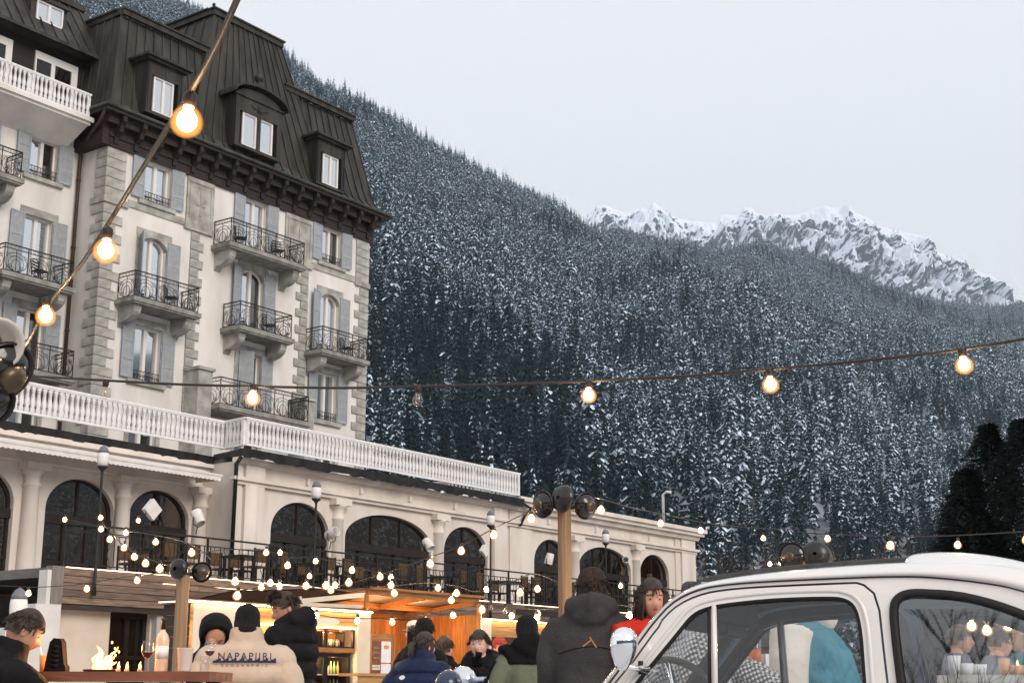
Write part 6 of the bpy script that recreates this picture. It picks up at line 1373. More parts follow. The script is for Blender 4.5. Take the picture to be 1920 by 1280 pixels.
D = 8.5; c_ = Thing('plastic_ice_bucket', 'translucent plastic ice bucket on the table before the hooded drinker', 'bucket', (tx(346, D), D, TZ)); lathe_part(c_, 'bucket', [(.034, 0), (.038, .01), (.047, .132), (.050, .136), (.046, .136), (.036, .012)], mat('frosted_plastic', (.72, .58, .5), (.8, .68, .6), 6, .35)); 
D = 8.45; c_ = Thing('clear_tumbler', 'clear tumbler right of the ice bucket', 'glass', (tx(383, D), D, TZ)); lathe_part(c_, 'tumbler', [(.025, 0), (.028, .09), (.026, .09), (.023, .005)], wg)
# black padded boot standing on the table
D = 8.6; g_ = Thing('black_padded_glove', 'black ribbed padded glove standing upright on the left table', 'glove', (tx(105, D), D, TZ)); q = MB()
q.prism([(-.062, 0), (.068, 0), (.066, .03), (.055, .05), (.036, .17), (.022, .19), (-.014, .192), (-.036, .17), (-.052, .06), (-.058, .02)], 'y', -.035, .035); o = g_.part('shell', q, puffB); o.modifiers.new('round', 'BEVEL').width = .012
for i in range(5): q = MB(); q.tube([(-.030 + .002 * i, -.034, .04 + i * .027), (0, -.040, .034 + i * .027), (.026 - .002 * i, -.034, .04 + i * .027)], [(.005, .009), (.006, .011), (.005, .009)], 8); g_.part('padded_rib', q, puffB)
# fire bowl
D = 8.75; fb = Thing('fire_bowl', 'small table fire with tall bright flames beside the wine glass', 'fire', (tx(190, D), D, TZ)); lathe_part(fb, 'bowl', [(.03, 0), (.10, .004), (.11, .015), (.10, .018), (0, .01)], metalb)
flm, fn, fbn = nodes('flame'); fn.nodes.remove(fbn); fo_ = fn.nodes['Material Output']; fe = fn.nodes.new('ShaderNodeEmission'); ft = fn.nodes.new('ShaderNodeTexCoord'); fs_ = fn.nodes.new('ShaderNodeSeparateXYZ'); lw = fn.nodes.new('ShaderNodeLayerWeight'); lw.inputs[0].default_value = .4
fr_ = fn.nodes.new('ShaderNodeValToRGB'); fr_.color_ramp.elements[0].color = (1, .50, .14, 1); fr_.color_ramp.elements[1].color = (1, .16, .01, 1); fr_.color_ramp.elements[0].position = .15; fr_.color_ramp.elements[1].position = .6
mr = fn.nodes.new('ShaderNodeMapRange'); mr.inputs['From Min'].default_value = .2; mr.inputs['From Max'].default_value = .9; mr.inputs['To Min'].default_value = 9; mr.inputs['To Max'].default_value = 1.2
fn.links.new(lw.outputs['Facing'], fr_.inputs[0]); fn.links.new(lw.outputs['Facing'], mr.inputs[0]); fn.links.new(fr_.outputs[0], fe.inputs[0]); fn.links.new(mr.outputs[0], fe.inputs[1]); fn.links.new(fe.outputs[0], fo_.inputs[0])
rs = random.Random(5)
def flame(x, y, h, r, lean_):
    q = MB(); pts_ = [Vector((x + lean_ * (k / 7) ** 1.5 + .018 * sin(k * 1.7 + x * 90) * (k / 7), y + .01 * cos(k * 2 + x * 50), h * k / 7)) for k in range(8)]; q.tube(pts_, [r * w for w in (.85, 1.1, 1.15, .95, .75, .6, .32, .05)], 10); return q
for (x, y, h, r, l) in ((-.01, 0, .155, .030, -.01), (.015, .01, .10, .034, .02), (-.035, .01, .11, .02, -.015), (.03, -.01, .06, .02, .05), (.035, 0, .15, .012, .05)): fb.part('flame', flame(x, y, h, r, l), flm)
for (x, z) in ((.075, .14), (.08, .10), (.07, .085), (.1, .12), (.055, .175)): q = MB(); q.ball((x, 0, z), .006, 6, (1, 1, 1.4)); fb.part('ember', q, flm)
l = bpy.data.lights.new('fire_light', 'POINT'); l.energy = 16; l.color = (1, .38, .10); l.shadow_soft_size = .08; o = bpy.data.objects.new('fire_light', l); col.objects.link(o); o.parent = fb.e; o.location = (0, -.13, .14)
for px, s_ in ((222, 'candle burning just right of the table fire'), (238, 'low candle second to the right of the table fire'), (262, 'candle burning left of the wine glass foot')):
    c_ = Thing('candle', s_, 'candle', (tx(px, 8.6), 8.6, TZ), group='candles on the left table'); lathe_part(c_, 'wax', [(.014, 0), (.014, .018), (0, .018)], mat('wax', (.6, .35, .2), None), 10); c_.part('flame', (lambda q: (q.tube([(0, 0, .018), (.002, 0, .03), (0, 0, .042), (.004, 0, .06)], [.007, .010, .007, .001], 8), q)[1])(MB()), flm)
D = 8.8; c_ = Thing('drinks_cup', 'orange lit paper cup with a straw between the left diner and the glove', 'cup', (tx(83, D), D, TZ)); lathe_part(c_, 'cup', [(.025, 0), (.033, .10), (.031, .10), (.023, .004)], mat('orange_cup', (.75, .28, .10), None, rough=.5)); q = MB(); q.tube([(0, 0, .03), (-.045, 0, .19)], .004, 6); c_.part('straw', q, white)
# helmets and gear on the middle table
table('middle table piled with ski helmets and gloves', -.72, .15, 11.6, 12.3, .93, .05)
def helmet(lab, px, D, z, m_, rz, s=1.0):
    h = Thing('ski_helmet', lab, 'ski helmet', (tx(px, D), D, z), rz, 'ski gear on the middle table'); q = MB(); vs = MB(); vs.lathe([(.112, 0), (.125, .05), (.128, .10), (.118, .16), (.09, .21), (.05, .24), (.003, .25)], n=26, cap=False)
    fs = [f for f in vs.f if not (vs.v[f[0]].z < .09 and vs.v[f[0]].y < -.05)]
    q.add([(p.x * .92 * s, p.y * 1.1 * s, p.z * s) for p in vs.v], fs, True); o = h.part('shell', q, m_); o.modifiers.new('thick', 'SOLIDIFY').thickness = .015
    q = MB(); q.lathe([(.10, .02), (.11, .12), (.07, .19), (.0, .2)], n=20, cap=False); h.part('liner', q, blackC); q = MB(); q.tube([(-.1 * s, 0, .03), (-.08, .02, -.0), (0, .04, .01), (.08, .02, .0), (.1 * s, 0, .03)], .008, 5); h.part('strap', q, blackC)
helmet('shiny silver ski helmet in front of the facing young man', 868, 11.8, .93, mat('silver_helmet_paint', (.62, .66, .70), (.7, .74, .78), 3, .12, metal=.5, coat=.6), .5)
helmet('dark navy ski helmet left of the silver one', 842, 11.7, .90, mat('navy_helmet_paint', (.02, .035, .07), None, rough=.15, coat=.5), -.4)
helmet('black ski helmet right of the silver one', 935, 11.9, .90, mat('black_helmet_paint', (.015, .015, .018), None, rough=.2, coat=.5), 1.2)
gg = Thing('ski_goggles', 'blue and white ski goggles lying between the silver and black helmets', 'goggles', (tx(905, 11.6), 11.6, 1.06), .3); q = MB(); q.tube([(-.09, .03, 0), (-.06, -.01, .01), (0, -.03, .012), (.06, -.01, .01), (.09, .03, 0)], [(.04, .02)] * 5, 10); gg.part('frame', q, mat('white_blue_plastic', (.7, .75, .8), (.05, .2, .45), 25, .3)); q = MB(); q.tube([(.09, .03, 0), (.05, .14, -.02), (-.05, .14, -.02), (-.09, .03, 0)], [(.02, .004)] * 4, 6); gg.part('strap', q, blackC)
g2 = Thing('ski_glove', 'black and white ski glove sticking up in front of the facing young man', 'glove', (tx(918, 11.5), 11.5, 1.0), .4); q = MB(); hand_mb(q, Vector((0, 0, .05)), Vector((.5, 0, 1)), Vector((0, 1, 0)), .3, 1.15); q.tube([(-.04, 0, -.04), (0, 0, .06)], [(.045, .05), (.035, .045)], 10); g2.part('glove', q, blackC); q = MB(); q.box((-.03, -.05, .0), (.03, -.045, .06)); g2.part('white_patch', q, white)
# small tables beyond the car
table('brown table seen through the door window of the car', tx(1360, 7.4), tx(1500, 7.4), 7.2, 7.8, 1.10, .075)
table('pale topped table seen through the rear side window', tx(1772, 9.4), tx(1990, 9.4), 9.2, 9.9, 1.085, .05, wood('pale_tabletop', (.5, .44, .38), (.66, .6, .54)))
D = 7.3; c_ = Thing('tall_drink', 'tall orange drink in a glass on the table behind the driver door', 'drink', (tx(1417, D), D, 1.10)); lathe_part(c_, 'glass', [(.03, 0), (.033, .16), (.031, .16), (.028, .01)], wg); lathe_part(c_, 'drink', [(.026, .008), (.029, .09), (0, .09)], mat('orange_drink', (.8, .18, .03), None, rough=.2))
D = 7.35; q = MB(); q.box((-.05, -.03, 0), (.05, .03, .07)); o = single('paper_napkins', q, white, 'stack of white napkins on the brown table behind the car door', 'napkins', (0, 0, 0)); o.location = (tx(1448, D), D, 1.10); o.rotation_euler = (0, 0, .3)
for i, (px, h, r, s_, mm) in enumerate(((1790, .10, .035, 'white patterned cup at the left end of the pale table', white), (1812, .06, .04, 'low white bowl on the pale table beside the patterned cup', white), (1835, .055, .045, 'white bowl with blue marks in the middle of the pale table', white), (1883, .085, .03, 'clear glass of pale drink on the pale table', None), (1905, .05, .045, 'orange fruit bowl near the candle on the pale table', None))):
    c_ = Thing('table_cup', s_, 'cup', (tx(px, 9.3), 9.3, 1.085)); lathe_part(c_, 'cup', [(r * .9, 0), (r * 1.2, h * 1.2), (r * 1.12, h * 1.2), (r * .8, .005)], mm or mat('pale_orange_ceramic', (.7, .35, .18), None, rough=.3), 14)
c_ = Thing('candle', 'small candle burning at the right end of the pale table', 'candle', (tx(1908, 9.3), 9.3, 1.12), group='candles on the left table'); lathe_part(c_, 'wax', [(.014, 0), (.014, .018), (0, .018)], MATS['wax'], 10); c_.part('flame', (lambda q: (q.tube([(0, 0, .018), (.002, 0, .03), (0, 0, .042), (.004, 0, .06)], [.007, .010, .007, .001], 8), q)[1])(MB()), flm); c_.e['group'] = 'candles on the pale table'
# lit hedge of small bulbs behind, seen through the rear window, and a bare shrub
festoon('cluster of lit bulbs seen through the rear side window of the car', [(1800, 1135, 10), (1838, 1140, 10), (1862, 1150, 10), (1895, 1140, 10), (1960, 1130, 10)], [(1833, 1128, 10), (1858, 1134, 10), (1884, 1136, 10), (1822, 1154, 10), (1848, 1162, 10), (1886, 1154, 10), (1870, 1142, 10.5), (1905, 1150, 10)], k=.9)
p = at(1790, 1290, 5.9); sh = Thing('bare_shrub', 'leafless shrub with thin dark branches seen through the rear side window', 'shrub', (p.x, 5.9, 0)); sh.part('branches', bare_tree(1.25, 91, .45, .018), mat('black_twigs', (.012, .010, .009), None, rough=.9))
p = at(1870, 1290, 6.1); sh = Thing('bare_shrub', 'second leafless shrub, right of the first one behind the rear side window', 'shrub', (p.x, 6.1, 0)); sh.part('branches', bare_tree(1.2, 95, .5, .016), MATS['black_twigs'])

t_ = Thing('bare_tree', 'bare leafless tree mirrored as thin dark branches in the rear side window', 'bare tree', (-2.0, -4.2, 0)); t_.part('branches', bare_tree(5.0, 77, .42, .05, 6), MATS['black_twigs'])
t_ = Thing('bare_tree', 'second leafless tree mirrored faintly in the car glass', 'bare tree', (-3.6, -5.5, 0)); t_.part('branches', bare_tree(5.5, 78, .42, .05, 6), MATS['black_twigs'])
# ================================================================== small classic car, seen from its left rear side
AL = radians(20.0); CA = Vector((cos(AL), -sin(AL), 0)); CB = Vector((sin(AL), cos(AL), 0)); B0 = 3.935; CL = B0 + .56
carM = Matrix(((CA.x, CB.x, 0, 0), (CA.y, CB.y, 0, 0), (0, 0, 1, 0), (0, 0, 0, 1)))
car = Thing('parked_car', 'small classic off white car with a black roll back roof in the right foreground', 'car', tuple(CA * -.55 + CB * CL), -AL)
car.o = Vector((-.55, CL, 0)); car.hotel = False
class _C: pass
paint = mat('off_white_car_paint', (.69, .64, .60), (.72, .67, .63), 2, .20, spec=.5, coat=.8); innerb = mat('blue_grey_trim', (.36, .48, .58), (.42, .54, .63), 3, .7); innerk = mat('dark_trim', (.025, .022, .02), (.05, .045, .04), 4, .7)
chrome = mat('chrome', (.85, .86, .88), None, rough=.05, metal=1.0); cglass = glass_clear('car_glass', (.93, .96, .97), .14); qglass = glass_clear('quarter_glass', (.90, .95, .97), .32)
def yside(z):
    # half width of the flank at height z
    if z > .93: return .60 - (z - .93) * .13 - max(0, z - 1.2) ** 2 * 1.6
    if z > .55: return .60 + (.93 - z) * .16
    return .66 - (.55 - z) * .10
def side_map(sgn, off_=0): return lambda s, z: Vector((s, CL - sgn * (yside(z) - off_), z))
def panel(outer, holes, fmap, mb, thick=.0):
    # subdivide long edges so the flank keeps its curve
    def sub(poly, closed=True, L=.05):
        r = []
        for i in range(len(poly)):
            a, b_ = Vector(poly[i]), Vector(poly[(i + 1) % len(poly)]); k = max(1, int((b_ - a).length / L))
            r += [tuple(a.lerp(b_, j / k)) for j in range(k)]
        return r
    loops = [sub(outer)] + [sub(h) for h in holes]; flat = [p for l in loops for p in l]
    tr = tessellate_polygon([[Vector((p[0], p[1], 0)) for p in l] for l in loops]); b0 = len(mb.v)
    mb.add([fmap(*p) for p in flat], [tuple(t) for t in tr], False)
    k = 0
    for l in loops:      # returns
        n_ = len(l)
        for i in range(n_):
            a, b_ = l[i], l[(i + 1) % n_]; A, Bq = fmap(*a), fmap(*b_); In = Vector((0, 1 if A.y < CL else -1, 0)) * .022; mb.add([A, Bq, Bq + In, A + In], [(0, 1, 2, 3)], True)
def smooth_poly(pts_, n_=4):
    out = []; N = len(pts_)
    for i in range(N - 1):
        p0, p1, p2, p3 = (Vector(pts_[max(i - 1, 0)]), Vector(pts_[i]), Vector(pts_[i + 1]), Vector(pts_[min(i + 2, N - 1)]))
        for j in range(n_): s = j / n_; out.append(tuple(.5 * ((2 * p1) + (p2 - p0) * s + (2 * p0 - 5 * p1 + 4 * p2 - p3) * s * s + (3 * p1 - p0 - 3 * p2 + p3) * s ** 3)))
    return out + [tuple(pts_[-1])]
DRIP = smooth_poly([(-1.33, .83), (-1.236, .90), (-1.131, 1.015), (-1.052, 1.118), (-1.005, 1.178), (-.95, 1.232), (-.881, 1.264), (-.80, 1.277), (-.673, 1.283), (-.459, 1.287), (-.348, 1.287), (-.252, 1.282), (-.12, 1.263), (-.03, 1.240), (.15, 1.172), (.35, 1.07), (.55, .95), (.70, .84)], 3)
ROOF = smooth_poly([(-1.40, .83), (-1.285, .90), (-1.178, 1.015), (-1.106, 1.102), (-1.051, 1.172), (-.988, 1.240), (-.926, 1.280), (-.865, 1.298), (-.745, 1.314), (-.599, 1.325), (-.456, 1.332), (-.33, 1.335), (-.20, 1.333), (-.08, 1.318), (.02, 1.295), (.17, 1.235), (.38, 1.12), (.60, .98), (.78, .84)], 3)
WIN = smooth_poly([(-1.125, .935), (-1.062, 1.015), (-1.007, 1.079), (-.945, 1.151), (-.905, 1.196), (-.865, 1.217), (-.80, 1.229), (-.675, 1.239), (-.54, 1.241), (-.485, 1.235), (-.455, 1.21), (-.442, 1.15), (-.438, 1.06), (-.434, .935)], 3)
DOOR = [(-1.215, .925)] + [(-1.131 + .008, 1.005)] + [(s + .012 * (1 if s < -1 else .4), z - .014) for s, z in DRIP if -1.10 < s < -.455] + [(-.435, 1.267), (-.41, 1.245), (-.398, 1.20), (-.392, 1.1), (-.385, 1.0), (-.378, .6), (-.40, .32), (-1.2, .32), (-1.235, .55)]
QO = smooth_poly([(-.352, .935), (-.358, 1.014), (-.366, 1.13), (-.367, 1.205), (-.352, 1.238), (-.318, 1.253), (-.262, 1.252), (-.18, 1.242), (-.08, 1.212), (.02, 1.165), (.12, 1.10), (.21, 1.03), (.27, .96), (.262, .938)], 3)
def inset(poly, d):
    c = Vector((0, 0)); N = len(poly); out = []
    A = sum(poly[i][0] * poly[(i + 1) % N][1] - poly[(i + 1) % N][0] * poly[i][1] for i in range(N)); sg = 1 if A > 0 else -1
    for i in range(N):
        p, a, b_ = Vector(poly[i]), Vector(poly[i - 1]), Vector(poly[(i + 1) % N]); t_ = ((p - a).normalized() + (b_ - p).normalized()); t_ = t_.normalized() if t_.length > 1e-6 else (b_ - p).normalized(); nrm = Vector((-t_.y, t_.x)) * sg; out.append(tuple(p + nrm * d))
    return out
BODYO = DRIP + [(.86, .70), (.92, .50), (.90, .30), (.66, .28), (.62, .42), (.52, .52), (.38, .56), (.24, .52), (.14, .42), (.10, .28), (-1.24, .28), (-1.28, .42), (-1.38, .52), (-1.50, .56), (-1.64, .52), (-1.74, .42), (-1.78, .30), (-1.97, .32), (-2.03, .45), (-2.02, .60), (-1.90, .72), (-1.65, .80)]
for sgn in (1, -1):
    fm = side_map(sgn); mb = MB(); panel(BODYO, [inset(DOOR, -.006)[::1], QO], fm, mb); car.part('body_side', mb, paint)
    mb = MB(); panel(DOOR, [WIN], side_map(sgn, -.001), mb); dr = car.part('door', mb, paint, label=None)
    # raised swage round the door window
    mb = MB(); lp_ = inset(WIN, -.016); mb.tube([side_map(sgn, -.002)(*p) for p in lp_], .006, 6); car.part('window_swage', mb, paint, dr)
    mb = MB(); a_ = inset(WIN, -.002); b2_ = inset(WIN, .010); f2 = side_map(sgn, .006); N = len(a_)
    for i in range(N - 1): mb.quad(f2(*a_[i]), f2(*a_[i + 1]), f2(*b2_[i + 1]), f2(*b2_[i]))
    mb.quad(f2(*a_[-1]), f2(*a_[0]), f2(*b2_[0]), f2(*b2_[-1])); mb.tube([f2(*p) for p in inset(WIN, .003)], .006, 6); car.part('window_rubber', mb, blackrub, dr)
    mb = MB(); a_ = inset(QO, -.002); b2_ = inset(QO, .021); N = len(a_); f2 = side_map(sgn, -.004)
    for i in range(N): mb.quad(f2(*a_[i]), f2(*a_[(i + 1) % N]), f2(*b2_[(i + 1) % N]), f2(*b2_[i]))
    mb.tube([f2(*p) for p in inset(QO, .010) + [inset(QO, .010)[0]]], .0095, 8); car.part('quarter_window_seal', mb, blackrub)
    mb = MB(); g2_ = inset(QO, .012); f3 = side_map(sgn, .002); mb.add([f3(*p) for p in g2_], [tuple(t) for t in tessellate_polygon([[Vector((*p, 0)) for p in g2_]])]); car.part('quarter_window_pane', mb, qglass)
    mb = MB(); f3 = side_map(sgn, .010); wl = [p for p in inset(WIN, .004)]; vs_ = [p for p in wl if p[0] > -.84]; vs_ = [(-.838, .935), (-.838, 1.222)] + vs_; mb.add([f3(*p) for p in vs_], [tuple(t) for t in tessellate_polygon([[Vector((*p, 0)) for p in vs_]])]); car.part('door_pane', mb, cglass, dr)
    vs_ = [p for p in wl if p[0] < -.85]; vs_ = vs_ + [(-.848, 1.218), (-.845, .935)]; mb = MB(); mb.add([f3(*p) for p in vs_], [tuple(t) for t in tessellate_polygon([[Vector((*p, 0)) for p in vs_]])]); car.part('vent_pane', mb, cglass, dr)
    mb = MB(); f4 = side_map(sgn, .004)
    for (s0, s1, z0, z1) in ((-.846, -.832, .935, 1.226),): mb.add([f4(s0, z0), f4(s1, z0), f4(s1 - .004, z1), f4(s0 - .004, z1)], [(0, 1, 2, 3)]); mb.tube([f4(-.836, z0), f4(-.840, z1)], .0075, 8)
    car.part('vent_pillar', mb, paint, dr); mb = MB(); mb.tube([f4(-.852, .935), f4(-.854, 1.224)], .005, 6); car.part('pillar_rubber', mb, blackrub, dr)
    mb = MB(); hl = [(-1.135, .95), (-1.0, 1.105), (-.93, 1.185), (-.89, 1.208), (-.855, 1.216)]; mb.tube([f4(*p) + Vector((0, sgn * .01, 0)) for p in smooth_poly(hl)], .006, 6); car.part('vent_frame', mb, chrome, dr)
    # inner skin
    mb = MB(); inn = [p for p in BODYO if p[1] > .3]; panel([p for p in DRIP if p[0] < .56] + [(.56, .5), (-1.2, .5), (-1.3, .8)], [inset(WIN, -.012), inset(QO, -.015)], side_map(sgn, .034), mb); car.part('inner_trim', mb, innerb if sgn < 0 else innerb)
    mb = MB(); mb.tube([side_map(sgn, .04)(*p) for p in inset(WIN, -.02)], .017, 6); car.part('door_frame_trim', mb, innerk)
    # roof shell edge: from the drip channel up to the roof line
    mb = MB(); n_ = len(DRIP); rows = []
    for i in range(n_):
        d_ = Vector(DRIP[i]); r_ = Vector(ROOF[i]); yd_ = yside(d_.y); row = []
        row.append(Vector((d_.x - .004, CL - sgn * (yd_ - .004), d_.y + .004)))
        out_ = (r_ - d_).normalized() * .0
        for q_, (f_, w_) in enumerate(((.18, -.012), (.45, .006), (.75, .035), (1.0, .10))):
            p = d_.lerp(r_, f_); row.append(Vector((p.x, CL - sgn * (yd_ - w_), p.y)))
        # across the roof to the centre with a crown
        for f_ in (.3, .6, 1.0):
            yc = (yd_ - .10) * (1 - f_); up_ = .020 * (1 - (1 - f_) ** 2); nrm = Vector((-(ROOF[min(i + 1, n_ - 1)][1] - ROOF[max(i - 1, 0)][1]), ROOF[min(i + 1, n_ - 1)][0] - ROOF[max(i - 1, 0)][0])).normalized(); row.append(Vector((r_.x + nrm.x * up_, CL - sgn * yc, r_.y + nrm.y * up_)))
        rows.append(row)
    k = len(rows[0]); edge = []; full = []
    for i in range(n_ - 1):
        for j in range(k - 1):
            xm = (ROOF[i][0] + ROOF[i + 1][0]) / 2
            if j >= 4 and xm < -.93: continue      # windscreen opening
            if j >= 4 and xm > .02 and xm < .52 and j >= 5: continue   # rear window
            full.append((i * k + j, i * k + j + 1, (i + 1) * k + j + 1, (i + 1) * k + j))
    mb.add([p for r__ in rows for p in r__], full, True); car.part('roof_shell', mb, paint)
    mb = MB(); mb.tube([Vector((s, CL - sgn * (yside(z) - .004), z + .003)) for s, z in DRIP], .0045, 5); car.part('drip_channel', mb, mat('shadow_gap', (.05, .045, .04), None, rough=.8))
    # headliner
# windscreen and rear window
ws = [i for i in range(len(ROOF)) if ROOF[i][0] < -.925]
mb = MB(); n_ = len(ws)
vs_ = []; 
for i in ws:
    for j in range(9): f_ = j / 8 * 2 - 1; yc = (yside(DRIP[i][1]) - .10) * f_; bow = -.06 * (1 - f_ * f_); vs_.append(Vector((ROOF[i][0] + bow, CL - yc, ROOF[i][1])))
mb.add(vs_, [(a * 9 + j, a * 9 + j + 1, (a + 1) * 9 + j + 1, (a + 1) * 9 + j) for a in range(n_ - 1) for j in range(8)], True); car.part('windscreen', mb, cglass)
mb = MB(); vs_ = []; rr_ = [i for i in range(len(ROOF)) if .0 < ROOF[i][0] < .54]
for i in rr_:
    for j in range(7): f_ = j / 6 * 2 - 1; yc = (yside(DRIP[i][1]) - .10) * f_ * .72; vs_.append(Vector((ROOF[i][0] + .004, CL - yc, ROOF[i][1] + .014)))
mb.add(vs_, [(a * 7 + j, a * 7 + j + 1, (a + 1) * 7 + j + 1, (a + 1) * 7 + j) for a in range(len(rr_) - 1) for j in range(6)], True); car.part('rear_window', mb, cglass)
mb = MB(); vs_ = [v_ for v_ in vs_]; mb.tube([vs_[0], vs_[6]], .012, 6); mb.tube([vs_[-7], vs_[-1]], .012, 6); mb.tube([vs_[a * 7] for a in range(len(rr_))], .012, 6); mb.tube([vs_[a * 7 + 6] for a in range(len(rr_))], .012, 6); car.part('rear_window_seal', mb, blackrub)
# black folding roof with its rolled front edge, and the raised metal rear roof
fab = mat('black_roof_cloth', (.03, .027, .026), (.05, .045, .043), 30, .8, bump=.4, bscale=150)
mb = MB(); st = smooth_poly([(-.945, 1.286), (-.90, 1.306), (-.83, 1.322), (-.70, 1.335), (-.55, 1.343), (-.42, 1.349), (-.335, 1.350)], 3); vs_ = []
for (s, z) in st:
    for j in range(13): f_ = j / 12 * 2 - 1; vs_.append(Vector((s - .04 * (1 - f_ * f_) * (s < -.85), CL + .46 * f_, z + .022 * (1 - f_ ** 2) - (.030 if abs(f_) > .97 else 0) - .012 * (f_ ** 4))))
mb.add(vs_, [(a * 13 + j, a * 13 + j + 1, (a + 1) * 13 + j + 1, (a + 1) * 13 + j) for a in range(len(st) - 1) for j in range(12)], True); o = car.part('folding_roof', mb, fab); o.modifiers.new('thick', 'SOLIDIFY').thickness = -.014
mb = MB(); mb.tube([vs_[j] for j in range(13)], .014, 8); car.part('roof_front_roll', mb, fab)
mb = MB(); st = smooth_poly([(-.338, 1.338), (-.330, 1.352), (-.30, 1.360), (-.22, 1.361), (-.12, 1.350), (-.02, 1.326), (.06, 1.295)], 3); vs_ = []
for (s, z) in st:
    for j in range(15): f_ = j / 14 * 2 - 1; vs_.append(Vector((s, CL + .475 * f_, z + .020 * (1 - f_ ** 2) - .034 * abs(f_) ** 8)))
mb.add(vs_, [(a * 15 + j, a * 15 + j + 1, (a + 1) * 15 + j + 1, (a + 1) * 15 + j) for a in range(len(st) - 1) for j in range(14)], True); car.part('metal_roof', mb, paint)
mb = MB(); mb.box((-.90, CL - .44, 1.292), (-.45, CL + .44, 1.296)); mb.box((-.45, CL - .44, 1.29), (-.02, CL + .44, 1.294)); car.part('headliner', mb, innerb)
mb = MB(); mb.box((-.94, CL - .44, 1.20), (-.90, CL + .44, 1.285)); car.part('header_rail', mb, innerk)
# bonnet, tail, bumpers, floor
mb = MB(); st = smooth_poly([(-1.38, .86), (-1.6, .82), (-1.85, .73), (-2.0, .62), (-2.04, .46), (-1.98, .32)], 3); vs_ = []
for (s, z) in st:
    for j in range(13): f_ = j / 12 * 2 - 1; vs_.append(Vector((s - .10 * (1 - f_ * f_), CL + (yside(z) - .01) * f_, z + .05 * (1 - f_ ** 2))))
mb.add(vs_, [(a * 13 + j, a * 13 + j + 1, (a + 1) * 13 + j + 1, (a + 1) * 13 + j) for a in range(len(st) - 1) for j in range(12)], True); car.part('bonnet', mb, paint)
mb = MB(); st = smooth_poly([(.70, .86), (.84, .72), (.93, .52), (.92, .30)], 3); vs_ = []
for (s, z) in st:
    for j in range(13): f_ = j / 12 * 2 - 1; vs_.append(Vector((s + .06 * (1 - f_ * f_), CL + (yside(z) - .01) * f_, z + .03 * (1 - f_ ** 2))))
mb.add(vs_, [(a * 13 + j, a * 13 + j + 1, (a + 1) * 13 + j + 1, (a + 1) * 13 + j) for a in range(len(st) - 1) for j in range(12)], True); car.part('engine_lid', mb, paint)
mb = MB(); mb.box((-1.95, CL - .6, .22), (.86, CL + .6, .30)); car.part('floor_pan', mb, innerk)
for sgn in (1, -1):
    for s in (-1.51, .38):
        mb = MB(); mb.lathe([(.17, -.06), (.25, -.06), (.262, -.03), (.262, .03), (.25, .06), (.17, .06)], (s, CL - sgn * .57, .262), 28, axis=(0, 1, 0), cap=False); tw_ = car.part('tyre', mb, blackrub)
        mb = MB(); mb.lathe([(.165, .0), (.16, .05), (.06, .03), (.001, .055)], (s, CL - sgn * .57, .262), 24, axis=(0, -sgn, 0), cap=False); car.part('rim', mb, chrome, tw_)
    mb = MB(); mb.lathe([(.09, 0), (.095, .02), (.08, .05), (.03, .07), (.001, .075)], (-1.98, CL - sgn * .44, .58), 20, axis=(-1, 0, 0), cap=False); car.part('headlight', mb, cglass)
    mb = MB(); mb.box((.90, CL - sgn * .5 - .035, .52), (.93, CL - sgn * .5 + .035, .62)); car.part('tail_lamp', mb, mat('red_lens', (.5, .01, .01), None, rough=.2))
    mb = MB(); f4 = side_map(sgn, -.01); mb.tube([f4(-.52, .80), f4(-.44, .80)], .012, 6); car.part('door_handle', mb, chrome)
mb = MB(); mb.tube([(-2.0, CL - .62, .38), (-2.12, CL - .4, .38), (-2.16, CL, .38), (-2.12, CL + .4, .38), (-2.0, CL + .62, .38)], .03, 8); car.part('bumper', mb, chrome); mb = MB(); mb.tube([(.9, CL - .62, .38), (1.0, CL - .4, .38), (1.02, CL, .38), (1.0, CL + .4, .38), (.9, CL + .62, .38)], .03, 8); car.part('bumper', mb, chrome)
# seats, wheel, dash, inner mirror
for y in (-.27, .27):
    mb = MB(); mb.tube([(-.72, CL + y, .55), (-.55, CL + y, .62), (-.50, CL + y, .80), (-.42, CL + y, .93)], [(.05, .2), (.06, .21), (.05, .2), (.02, .17)], 12); car.part('front_seat', mb, mat('dark_seat_vinyl', (.05, .03, .025), None, rough=.5))
mb = MB(); mb.tube([(.18, CL - .45, .80), (.18, CL, .82), (.18, CL + .45, .80)], [(.05, .1)] * 3, 10); car.part('rear_seat', mb, MATS['dark_seat_vinyl'])
mb = MB(); mb.tube([(-1.22, CL - .52, .86), (-1.24, CL, .88), (-1.22, CL + .52, .86)], [(.06, .05)] * 3, 10); car.part('dashboard', mb, paint)
wc = Vector((-.985, CL - .27, .925)); ax = Vector((.72, -.46, .48)).normalized(); e1 = ax.cross(Vector((0, 0, 1))).normalized(); e2 = ax.cross(e1)
ivo = mat('ivory_steering_wheel', (.30, .26, .2), None, rough=.25, spec=.6)
mb = MB(); mb.tube([wc + (e1 * cos(a) + e2 * sin(a)) * .185 for a in [2 * pi * i / 36 for i in range(37)]], .0115, 8); swh = car.part('steering_wheel', mb, ivo)
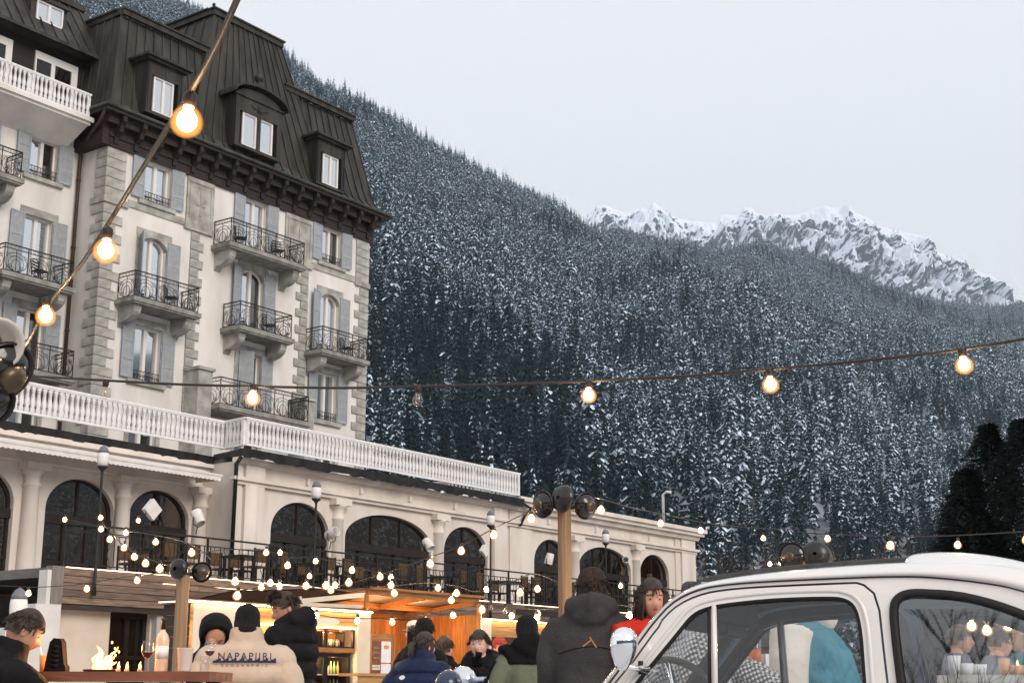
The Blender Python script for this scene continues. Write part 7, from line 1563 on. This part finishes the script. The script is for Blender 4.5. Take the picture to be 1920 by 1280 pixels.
mb = MB(); mb.tube([wc + e2 * .18 - ax * .0, wc - ax * .03], .009, 6); mb.tube([wc - e2 * .18, wc - ax * .03], .009, 6); mb.tube([wc + e1 * .18, wc - ax * .03], .009, 6); mb.tube([wc - e1 * .18, wc - ax * .03], .009, 6); mb.lathe([(.045, -.03), (.04, .01), (.02, .02)], wc - ax * .02, 14, axis=ax); car.part('spokes', mb, chrome, swh)
mb = MB(); q = MB(); q.box((-.012, -.10, -.028), (.012, .10, .028)); mb.add([p + Vector((-.945, CL - .02, 1.205)) for p in q.v], q.f); mb.tube([(-.945, CL, 1.22), (-.93, CL, 1.285)], .006, 6); car.part('inner_mirror', mb, innerk)
for y in (-.22, .22): mb = MB(); mb.box((-.965, CL + y - .16, 1.165), (-.93, CL + y + .16, 1.26)); car.part('sun_visor', mb, innerk)
mb = MB(); mb.box((-.93, CL + .46, .99), (-.90, CL + .465, 1.02)); car.part('green_sticker', mb, mat('green_sticker_film', (.05, .3, .15), None))
# chrome door mirror
mc = Vector((-1.072, CL - .66, 1.104)); mb = MB(); mb.lathe([(.004, -.058), (.014, -.054), (.023, -.040), (.032, -.018), (.0375, .004), (.0385, .020), (.035, .038), (.026, .051), (.013, .058), (.001, .060)], mc, 26, axis=(.10, 0, 1), cap=False); car.part('mirror_shell', mb, chrome)
mb = MB(); mb.tube([mc + Vector((.002, .0, -.045)), mc + Vector((.022, .03, -.050)), mc + Vector((.05, .06, -.052))], [(.010, .008), (.008, .008), (.016, .012)], 10); car.part('mirror_stem', mb, chrome)
mb = MB(); mb.box(tuple(mc + Vector((.028, .045, -.066))), tuple(mc + Vector((.036, .07, -.03)))); car.part('mirror_gasket', mb, blackrub)
# ================================================================== mountain air
hz = MB(); hz.box((-2600, -60, -1), (4600, 6400, 2300))
m = bpy.data.materials.new('mountain_haze'); m.use_nodes = True; n = m.node_tree; n.nodes.clear()
o = n.nodes.new('ShaderNodeOutputMaterial'); v = n.nodes.new('ShaderNodeVolumePrincipled'); v.inputs['Color'].default_value = (.70, .86, 1, 1); v.inputs['Density'].default_value = .00009
v.inputs['Anisotropy'].default_value = .0
n.links.new(v.outputs[0], o.inputs['Volume'])
tag(link('haze', hz.mesh('haze', m)), 'thin blue winter haze over the valley and mountainside', 'haze', kind='stuff')
